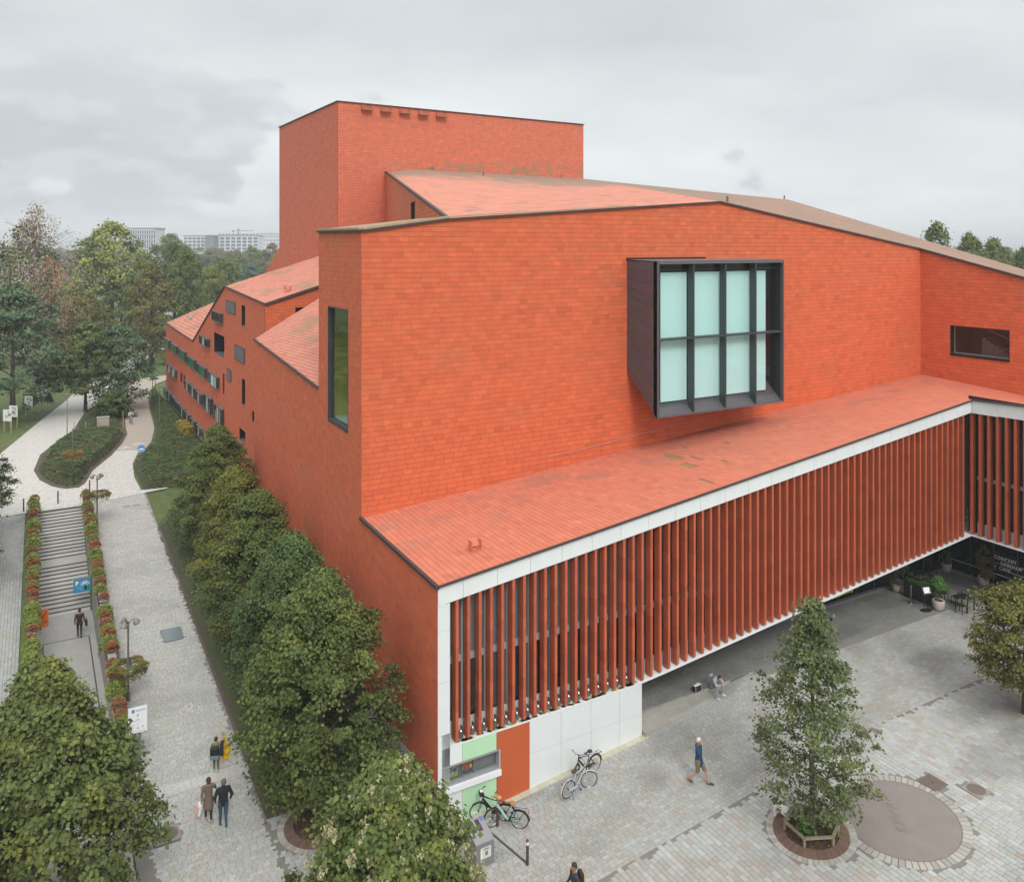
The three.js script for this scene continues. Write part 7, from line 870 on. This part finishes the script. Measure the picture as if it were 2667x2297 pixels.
  const t = thing('person', label, 'person', p, heading); t.scale.setScalar(S); const A = pr.flatMap((q) => { const r = Math.max(q.s[6], q.s[7]) + 0.03; return [[q.s[0] - r, q.s[1] - r, q.s[2] - r], [q.s[0] + r, q.s[1] + r, q.s[2] + r], [q.s[3] - r, q.s[4] - r, q.s[5] - r], [q.s[3] + r, q.s[4] + r, q.s[5] + r]]; }), lo = [0, 1, 2].map((i) => Math.min(...A.map((a) => a[i]))), hi = [0, 1, 2].map((i) => Math.max(...A.map((a) => a[i])));
  add('body', skin(pr, lo, hi, o.cell ?? 0.013), cloth, t);
  if (o.hair) { const hp = [{ s: [hd[0] - fw[0] * 0.02, hd[1] + 0.052, hd[2] - fw[2] * 0.025, hd[0] - fw[0] * 0.045, hd[1] + 0.0, hd[2] - fw[2] * 0.045, 0.092, 0.078], c: o.hair }]; if (o.bun) hp.push({ s: [hd[0] - fw[0] * 0.06, hd[1] - 0.02, hd[2] - 0.06 * fw[2], hd[0] - fw[0] * 0.07, hd[1] - 0.15, hd[2] - 0.07 * fw[2], 0.075, 0.05], c: o.hair }); add(o.cap ? 'cap' : 'hair', skin(hp, [hd[0] - 0.22, hd[1] - 0.28, hd[2] - 0.22], [hd[0] + 0.22, hd[1] + 0.22, hd[2] + 0.22], 0.014, 0.03), mat('clothH', null, o.cap ? 0.6 : 0.8, { vertexColors: true }), t); }
  return t;
}
const hdg = (a, b) => Math.atan2(a, -b);      // heading from a direction on the ground
const walk = (s = 1, sw = 1) => ({ knL: [0.09, 0.5, 0.2 * s], anL: [0.09, 0.09, 0.3 * s], toL: [0.1, 0.07, 0.46 * s], knR: [-0.09, 0.49, -0.02 * s], anR: [-0.09, 0.16, -0.3 * s], toR: [-0.09, 0.05, -0.2 * s], elL: [0.24, 1.15, -0.12 * sw], haL: [0.25, 0.92, -0.14 * sw], elR: [-0.24, 1.15, 0.02 * sw], haR: [-0.25, 0.94, 0.18 * sw] });
const onto = (a, b, y) => (y === undefined ? G(a, b, 0.016) : P(a, b, y));
// on the path: a child with a towel, a couple
{
  person('child in green shirt and olive trousers with black backpack, holding up a yellow towel', onto(-6.6, 7.6), hdg(0.15, 1), 1.45, { top: [0.13, 0.17, 0.07], leg: [0.13, 0.12, 0.06], shoe: [0.5, 0.55, 0.6], short: true, hair: [0.03, 0.018, 0.012], face: [-0.75, 0, 0.66], j: { ...walk(0.35, 0.4), elR: [-0.33, 1.36, 0.22], haR: [-0.3, 1.62, 0.3], head: [-0.01, 1.62, 0.02] } });
  const bp = thing('backpack', 'black backpack with grey pattern on the back of the child with the towel', 'backpack', onto(-6.62, 7.46), hdg(0.15, 1)); add('bag', at(rbox(0.38, 0.46, 0.2, 0.07, 3), 0.06, 0.92, -0.04), plain([0.012, 0.012, 0.014]), bp); add('pocket', at(rbox(0.36, 0.16, 0.06, 0.02, 2), 0.08, 0.76, -0.13, 0, 0, 0.1), plain([0.16, 0.22, 0.27]), bp);
  const tw = thing('towel', 'long yellow towel hanging from the raised hand of the child', 'towel', onto(-6.28, 7.75), hdg(0.15, 1)); const tg = new MB(), yl = [0.62, 0.42, 0.02]; const R = rng(8); for (let i = 0; i < 12; i++) for (let j = 0; j < 3; j++) { const f = (i, j) => { const t = i / 12, w = t < 0.35 ? 0.07 : 0.07 + 0.16 * Math.sin(Math.min(1, (t - 0.35) / 0.3) * 1.6) * (t > 0.8 ? 0.5 : 1); return V((j / 3 - 0.5) * w * 2 - 0.1 * t, 1.42 - 1.1 * t, 0.06 * Math.sin(j * 2.2 + i * 0.9) + 0.02 * Math.sin(i * 2)); }; const k = 0.85 + 0.3 * R(); tg.quad(f(i, j), f(i, j + 1), f(i + 1, j + 1), f(i + 1, j), yl.map((c) => c * k)); } tg.build('fabric', mat('towelM', null, 0.9, { vertexColors: true, side: THREE.DoubleSide }), tw);
  const nv = thing('jacket', 'dark blue jacket carried by the child between backpack and towel', 'jacket', onto(-6.42, 7.58), hdg(0.15, 1)); add('fabric', at(rbox(0.14, 0.62, 0.12, 0.05, 2), -0.04, 0.92, 0.02, 0.05), plain([0.02, 0.024, 0.04], 0.9), nv);
  person('woman in long brown hooded coat and black leggings walking away', onto(-7.37, 4.85), hdg(0.1, 1), 1.68, { top: [0.17, 0.125, 0.1], leg: [0.014, 0.014, 0.016], shoe: [0.4, 0.26, 0.15], coat: [0.62, 0.2], hood: [0.19, 0.145, 0.115], hair: [0.075, 0.03, 0.018], bun: true, fat: 1.08, j: { ...walk(0.6, 0.4), elR: [-0.27, 1.2, 0.16], haR: [-0.12, 1.32, 0.26] } });
  const wb = thing('shopping_bag', 'white shopping bag with a pink one, carried by the woman in the brown coat', 'bag', onto(-7.72, 4.8), hdg(0.1, 1)); add('white_bag', at(rbox(0.1, 0.38, 0.32, 0.02), 0, 0.62, 0, 0, 0.1, 0.15), plain([0.7, 0.7, 0.72]), wb); add('pink_bag', at(rbox(0.06, 0.3, 0.28, 0.02), 0.1, 0.66, -0.05, 0, 0.2, 0.4), plain([0.6, 0.4, 0.35]), wb);
  person('man in black jacket and blue jeans walking beside the woman in the brown coat', onto(-6.93, 4.3), hdg(0.08, 1), 1.8, { top: [0.014, 0.015, 0.018], leg: [0.035, 0.075, 0.14], shoe: [0.05, 0.06, 0.08], hair: [0.13, 0.12, 0.11], fat: 1.18, collar: true, face: [0.6, 0, 0.8], j: { ...walk(0.45, 0.5), elL: [0.3, 1.16, -0.05], haL: [0.27, 0.94, 0.1], elR: [-0.3, 1.16, -0.05], haR: [-0.27, 0.94, 0.1] } });
  person('woman in rust red jacket with black backpack walking down at the foot of the stairs', onto(-10.9, 26.95, -1.18), hdg(0.05, 1), 1.7, { top: [0.13, 0.035, 0.02], leg: [0.015, 0.015, 0.02], shoe: [0.02, 0.02, 0.02], hair: [0.05, 0.025, 0.015], fat: 1.05, j: walk(0.5, 0.6) });
  const b2 = thing('backpack', 'black backpack worn by the woman on the ramp', 'backpack', onto(-10.91, 26.8, -1.18), 3.1); add('bag', at(rbox(0.3, 0.42, 0.16, 0.06, 3), 0, 1.2, 0), plain([0.015, 0.016, 0.02]), b2); add('top_flap', at(rbox(0.28, 0.12, 0.14, 0.05, 2), 0, 1.38, 0), plain([0.02, 0.02, 0.024]), b2); const b3 = thing('shoulder_bag', 'black shoulder bag hanging at the right side of the woman on the ramp', 'bag', onto(-10.55, 26.9, -1.18), 0.1); add('bag', at(rbox(0.12, 0.34, 0.3, 0.03), 0, 0.82, 0), plain([0.012, 0.012, 0.014]), b3); add('handle', tube([V(0, 0.98, -0.1), V(0, 1.2, 0), V(0, 0.98, 0.1)], 0.01, 5), M.black, b3);
}
// on the square
person('man in blue jacket, khaki shorts and white cap striding across the square', onto(9.6, -3.65), hdg(0.55, -0.85), 1.8, { top: [0.012, 0.055, 0.115], leg: [0.42, 0.25, 0.17], shoe: [0.07, 0.065, 0.055], bare: true, skirt: [0.2, 0.145, 0.09], hair: [0.62, 0.58, 0.5], cap: true, hood: [0.016, 0.075, 0.14], fat: 1.12, coat: [0.8, 0.165], j: { ...walk(1.15, 0.6), elR: [-0.32, 1.34, 0.1], haR: [-0.14, 1.58, 0.12], haL: [0.24, 0.9, 0.02] } });
person('man seen to the chest at the bottom edge, dark shirt, short dark hair', onto(2.1, -6.0), hdg(-0.95, 0.2), 1.8, { top: [0.035, 0.04, 0.05], leg: [0.03, 0.03, 0.035], shoe: [0.03, 0.03, 0.03], hair: [0.035, 0.025, 0.02], skinC: [0.3, 0.17, 0.11], j: walk(0.5) });
{ const t = thing('backpack', 'black backpack with yellow front worn by the man at the bottom edge', 'backpack', onto(2.27, -6.02), hdg(-0.95, 0.2)); add('bag', at(rbox(0.3, 0.44, 0.16, 0.06, 3), 0, 1.24, -0.06), plain([0.02, 0.018, 0.02]), t); add('front', at(rbox(0.24, 0.3, 0.05, 0.03, 2), 0, 1.26, -0.15), plain([0.55, 0.38, 0.06]), t); }
{ // seated man on the top step, bent over his hands
  const y0 = 1.41, g0 = 1.16, dy = g0 - y0; person('young man in grey hoodie and grey trousers sitting bent forward on the step', onto(14.25, 0.52, y0), hdg(0.12, -1), 1.75, { top: [0.33, 0.35, 0.37], leg: [0.24, 0.255, 0.3], shoe: [0.62, 0.62, 0.58], hair: [0.035, 0.02, 0.012], hood: [0.3, 0.32, 0.34], face: [0, -0.5, 0.85], fat: 1.05, j: { hip: [0, 0.13, 0], chest: [0, 0.46, 0.2], neck: [0, 0.58, 0.32], head: [0, 0.63, 0.46], shL: [0.19, 0.53, 0.26], shR: [-0.19, 0.53, 0.26], elL: [0.24, 0.36, 0.44], elR: [-0.24, 0.36, 0.44], haL: [0.05, 0.4, 0.56], haR: [-0.05, 0.38, 0.56], hipL: [0.1, 0.11, 0.02], hipR: [-0.1, 0.11, 0.02], knL: [0.2, 0.34, 0.4], knR: [-0.2, 0.34, 0.4], anL: [0.2, dy + 0.09, 0.42], anR: [-0.24, dy + 0.09, 0.5], toL: [0.24, dy + 0.05, 0.58], toR: [-0.26, dy + 0.05, 0.66] } });
  const b = thing('sports_bag', 'black and white sports bag standing on the step beside the seated man', 'bag', onto(13.45, 0.68, 1.413), 0.1); add('bag', at(rbox(0.46, 0.26, 0.24, 0.05, 3), 0, 0.13, 0), plain([0.016, 0.014, 0.014]), b); add('top_band', at(rbox(0.4, 0.05, 0.14, 0.02, 2), 0.02, 0.27, 0), plain([0.68, 0.66, 0.58]), b); add('handle', tube([V(-0.12, 0.26, 0.05), V(-0.06, 0.36, 0), V(0.08, 0.36, 0), V(0.14, 0.26, 0.05)], 0.012, 6), plain([0.6, 0.58, 0.5]), b); for (const x of [-0.2, 0.2]) add('piping', at(new THREE.BoxGeometry(0.012, 0.24, 0.25), x, 0.13, 0), plain([0.6, 0.58, 0.5]), b); }
{ // a white dog with its head turned away, beside the tree pit
  const w = [0.66, 0.66, 0.65], k = [0.04, 0.04, 0.04], L = (a, b, r0, r1, c = w, e = {}) => ({ s: [...a, ...b, r0, r1], c, ...e }); const pr = [L([0, 0.3, -0.16], [0, 0.31, 0.16], 0.085, 0.1), L([0, 0.33, 0.16], [0, 0.42, 0.27], 0.07, 0.055), L([0, 0.45, 0.28], [0, 0.43, 0.38], 0.06, 0.032, w), L([0, 0.43, 0.38], [0, 0.425, 0.41], 0.03, 0.022, k), L([0.05, 0.5, 0.26], [0.06, 0.47, 0.3], 0.025, 0.015, k), L([-0.05, 0.5, 0.26], [-0.06, 0.47, 0.3], 0.025, 0.015, k), L([0, 0.35, -0.22], [0, 0.47, -0.3], 0.025, 0.012)];
  for (const s of [-1, 1]) { pr.push(L([s * 0.06, 0.27, 0.14], [s * 0.065, 0.15, 0.15], 0.045, 0.03), L([s * 0.065, 0.15, 0.15], [s * 0.065, 0.03, 0.13], 0.027, 0.022), L([s * 0.065, 0.02, 0.13], [s * 0.065, 0.015, 0.17], 0.022, 0.018), L([s * 0.06, 0.27, -0.16], [s * 0.07, 0.19, -0.08], 0.065, 0.042), L([s * 0.07, 0.19, -0.08], [s * 0.07, 0.11, -0.19], 0.036, 0.026), L([s * 0.07, 0.11, -0.19], [s * 0.07, 0.03, -0.17], 0.024, 0.02), L([s * 0.07, 0.02, -0.17], [s * 0.07, 0.015, -0.12], 0.022, 0.018)); }
  const d = thing('dog', 'small white dog with black ears standing at the brick rim of the tree pit', 'dog', G(10.75, -6.75, 0.08), hdg(-0.35, 0.9)); d.scale.setScalar(1.3); add('body', skin(pr, [-0.16, -0.02, -0.36], [0.16, 0.58, 0.46], 0.011, 0.03), cloth, d); add('collar', at(new THREE.TorusGeometry(0.065, 0.01, 6, 16), 0, 0.385, 0.225, 1.0), plain([0.02, 0.02, 0.02]), d); }
// far walkers
const mini = (lab, a, b, hd, top, leg) => person(lab, onto(a, b), hd, 1.75, { top, leg, shoe: [0.03, 0.03, 0.03], hair: [0.03, 0.02, 0.015], cell: 0.03, j: walk(0.6) });
mini('walker in dark clothes with white shoulders coming along the light path', 3.4, 132, hdg(-0.1, -1), [0.05, 0.05, 0.06], [0.02, 0.02, 0.025]); mini('walker in black with a white scarf near the branch of the light path', 6.2, 144, hdg(0, -1), [0.02, 0.02, 0.02], [0.02, 0.02, 0.02]);
[[20.4, 236, [0.05, 0.05, 0.06], 'leftmost'], [21.7, 241, [0.08, 0.08, 0.09], 'second from left'], [22.0, 232, [0.5, 0.5, 0.5], 'third, in pale clothes,'], [20.9, 228, [0.04, 0.04, 0.05], 'rightmost']].forEach(([a, b, c, w]) => mini(`${w} of the walkers on the distant path crossing`, a, b, hdg(0, -1), c, [0.03, 0.03, 0.035]));
// ---- bicycles
const tyreG = new THREE.TorusGeometry(0.335, 0.02, 7, 36), rimG = new THREE.TorusGeometry(0.312, 0.012, 6, 36), spokes = merged(Array.from({ length: 18 }, (_, i) => { const a = (i / 18) * 6.283; return tube([V(0.02 * Math.cos(a), 0.02 * Math.sin(a), i % 2 ? 0.02 : -0.02), V(0.31 * Math.cos(a), 0.31 * Math.sin(a), 0)], 0.0025, 4, false); })), hubG = at(new THREE.CylinderGeometry(0.025, 0.025, 0.1, 10), 0, 0, 0, Math.PI / 2);
const rubber = mat('rubber', [0.018, 0.018, 0.018], 0.8);
// local x points forward, y up; z across
function bicycle(label, p, turn, lean, o) {
  const t = thing('bicycle', label, 'bicycle', p, turn, o.group); t.rotation.order = 'YXZ'; t.rotation.x = lean; const F = mat('paint' + o.frame, o.frame, 0.3, { metalness: 0.1 }), D = mat('bikeDark', [0.02, 0.02, 0.022], 0.45), Mt = M.steel, y = 0.355;
  const wheel = (x, par) => { const w = add('wheel', tyreG, rubber, par); w.position.set(x, y, 0); add('rim', rimG, o.rim ?? Mt, w); add('spokes', spokes, Mt, w); add('hub', hubG, D, w); return w; };
  const st = [0.33, 0.98, 0], bb = [-0.07, 0.3, 0], seat = [-0.22, 0.86, 0], rear = [-0.52, y, 0], hb = [0.36, 0.82, 0], T = (a, b, r) => tube([V(...a), V(...b)], r, 8);
  wheel(-0.52, t); add('frame', merged(o.low ? [tube([V(...hb), V(0.2, 0.62, 0), V(0.05, 0.42, 0), V(...bb)], o.fat ?? 0.028, 8), T(bb, seat, 0.018)] : [T(hb, bb, o.fat ?? 0.022), T([0.345, 0.9, 0], [-0.2, o.mixte ? 0.62 : 0.8, 0], 0.017), T(bb, seat, 0.017)]), F, t); add('rear_stay', merged([-1, 1].flatMap((s) => [tube([V(...bb), V(-0.4, 0.34, s * 0.05), V(rear[0], y, s * 0.055)], 0.011, 6), tube([V(-0.2, 0.76, 0), V(-0.3, 0.64, s * 0.04), V(rear[0], y, s * 0.055)], 0.009, 6)])), F, t); add('head_tube', T([0.32, 1.0, 0], [0.385, 0.74, 0], 0.024), F, t);
  const steer = new THREE.Group(); steer.name = 'front_assembly'; steer.position.set(0.37, 0, 0); steer.rotation.y = o.steer ?? 0; t.add(steer); const X0 = 0.37; wheel(0.55 - X0, steer); add('fork', merged([-1, 1].map((s) => tube([V(0.01, 0.76, 0), V(0.03, 0.7, s * 0.04), V(0.12, 0.5, s * 0.05), V(0.55 - X0, y, s * 0.05)], 0.012, 6))), o.fork ? mat('paint' + o.fork, o.fork, 0.3) : F, steer);
  add('handlebar', tube([V(-0.17, 1.04, -0.32), V(-0.08, 1.07, -0.24), V(0.02, 1.03, -0.1), V(-0.03, 1.02, 0), V(0.02, 1.03, 0.1), V(-0.08, 1.07, 0.24), V(-0.17, 1.04, 0.32)], 0.012, 7), o.bar ?? D, steer); for (const s of [-1, 1]) add('grip', tube([V(-0.2, 1.03, s * 0.335), V(-0.09, 1.068, s * 0.25)], 0.018, 7), rubber, steer); add('stem', T([-0.05, 0.98, 0], [-0.03, 1.03, 0], 0.018), D, steer); add('front_mudguard', new THREE.TorusGeometry(0.375, 0.022, 5, 18, 2.1).rotateZ(0.9).translate(0.18, y, 0), o.guard ?? D, steer); add('headlight', at(new THREE.SphereGeometry(0.035, 10, 8), 0.1, 0.82, 0), Mt, steer);
  if (o.box) { add('handlebar_bag', at(rbox(0.16, 0.16, 0.24, 0.04, 2), 0.06, 1.06, 0), plain([0.015, 0.015, 0.017]), steer); add('bag_label', at(new THREE.BoxGeometry(0.1, 0.004, 0.12), 0.05, 1.145, 0), plain([0.7, 0.7, 0.7]), steer); }
  add('saddle', at(merged([at(new THREE.SphereGeometry(0.12, 14, 9), 0, 0, 0).scale(1, 0.42, 0.85), at(new THREE.SphereGeometry(0.06, 10, 8), 0.14, 0.0, 0).scale(1.5, 0.5, 0.6)]), -0.25, 0.95, 0), plain(o.saddle, 0.6), t); add('seat_post', T([-0.22, 0.84, 0], [-0.245, 0.93, 0], 0.013), Mt, t);
  add('rear_mudguard', new THREE.TorusGeometry(0.38, 0.024, 5, 24, 2.6).rotateZ(0.55).translate(-0.52, y, 0), o.guard ?? D, t); add('rack', merged([-1, 1].flatMap((s) => [tube([V(-0.28, 0.76, s * 0.06), V(-0.82, 0.77, s * 0.07)], 0.008, 5), tube([V(-0.74, 0.77, s * 0.07), V(-0.53, y, s * 0.06)], 0.006, 5)]).concat([0, 1, 2, 3].map((i) => tube([V(-0.36 - i * 0.14, 0.765, -0.065), V(-0.36 - i * 0.14, 0.765, 0.065)], 0.006, 5)))), o.rack ?? D, t);
  if (o.pack) add('rack_pack', at(rbox(0.36, 0.08, 0.13, 0.02, 2), -0.56, 0.72, 0), D, t); add('chain_case', at(rbox(0.5, 0.1, 0.03, 0.02), -0.28, 0.33, 0.06), o.case ?? D, t); add('crank', merged([at(new THREE.TorusGeometry(0.09, 0.008, 5, 20), -0.07, 0.3, 0.05), tube([V(-0.07, 0.3, 0.07), V(0.04, 0.18, 0.09)], 0.01, 5), tube([V(-0.07, 0.3, -0.07), V(-0.18, 0.42, -0.09)], 0.01, 5), at(rbox(0.09, 0.02, 0.08, 0.004), 0.04, 0.18, 0.13), at(rbox(0.09, 0.02, 0.08, 0.004), -0.18, 0.42, -0.13)]), D, t); add('rear_light', at(rbox(0.02, 0.06, 0.07, 0.01), -0.87, 0.7, 0), plain([0.3, 0.01, 0.01], 0.3), t); if (o.stand !== 0) add('kickstand', T([-0.45, 0.34, 0.06], [-0.4, 0.02, 0.22], 0.011), D, t);
  return t;
}
const toward = (a, b) => Math.atan2(b, a); // turn of a thing whose x axis should point along (a, b)
const bk = (a, b) => G(a, b, 0.012), grp = 'bicycles by the white wall';
bicycle('black electric bicycle with tan saddle and handlebar bag leaning by the lime green panel', bk(2.0, -0.62), toward(-0.75, 0.62), -0.1, { frame: [0.014, 0.01, 0.01], fat: 0.04, saddle: [0.55, 0.27, 0.1], steer: 0.45, box: true, pack: true, group: grp }); bicycle('mint green step through bicycle with brown saddle in front of the black one', bk(2.25, -1.22), toward(-0.72, 0.66), -0.05, { frame: [0.36, 0.56, 0.5], low: true, fat: 0.045, saddle: [0.4, 0.16, 0.06], steer: 0.7, fork: [0.03, 0.03, 0.03], group: grp });
bicycle('silver blue city bicycle standing before the white wall', bk(5.45, -1.28), toward(1, 0.18), 0.06, { frame: [0.52, 0.57, 0.63], saddle: [0.06, 0.04, 0.035], steer: -0.5, guard: mat('guardS', [0.55, 0.58, 0.62], 0.3), case: mat('caseS', [0.4, 0.46, 0.52], 0.4), rack: M.steel, bar: M.steel, group: grp }); bicycle('black electric bicycle behind the silver one at the white wall', bk(6.2, -0.72), toward(-1, -0.12), 0.0, { frame: [0.015, 0.018, 0.02], fat: 0.04, saddle: [0.025, 0.025, 0.028], steer: 0.5, group: grp });
bicycle('black bicycle with silver handlebar against the side wall of the hall', bk(-0.55, 1.35), toward(0.05, 1), 0.08, { frame: [0.012, 0.012, 0.014], saddle: [0.02, 0.02, 0.024], bar: M.steel, steer: -0.3 }); bicycle('dark bicycle parked between the planter end and the sign pole', bk(-9.5, 9.9), toward(-0.06, 1), 0.12, { frame: [0.02, 0.022, 0.024], saddle: [0.02, 0.02, 0.02], bar: M.steel, steer: 0.2 });
// a child on a small bicycle on the cycle path
{ const b = bicycle('small white bicycle ridden towards the square on the cycle path', bk(-4.0, 74.1), toward(0.12, -1), 0, { frame: [0.5, 0.5, 0.5], saddle: [0.02, 0.02, 0.02], stand: 0 }); b.scale.setScalar(0.85);
  person('rider in white top on the cycle path', onto(-4.0, 74.35), hdg(0.12, -1), 1.5, { top: [0.55, 0.55, 0.55], leg: [0.2, 0.24, 0.25], shoe: [0.6, 0.6, 0.6], hair: [0.08, 0.03, 0.02], cell: 0.02, j: { hip: [0, 0.98, -0.05], hipL: [0.1, 0.95, 0], hipR: [-0.1, 0.95, 0], chest: [0, 1.32, 0.08], knL: [0.13, 0.62, 0.28], knR: [-0.13, 0.5, 0.18], anL: [0.12, 0.34, 0.1], anR: [-0.14, 0.12, 0.06], toL: [0.13, 0.3, 0.24], toR: [-0.15, 0.07, 0.2], elL: [0.3, 1.2, 0.2], elR: [-0.3, 1.2, 0.2], haL: [0.26, 1.1, 0.42], haR: [-0.26, 1.1, 0.42], neck: [0, 1.47, 0.1], head: [0, 1.62, 0.14], shL: [0.19, 1.41, 0.1], shR: [-0.19, 1.41, 0.1] } }); }
renderer.render(scene, camera);
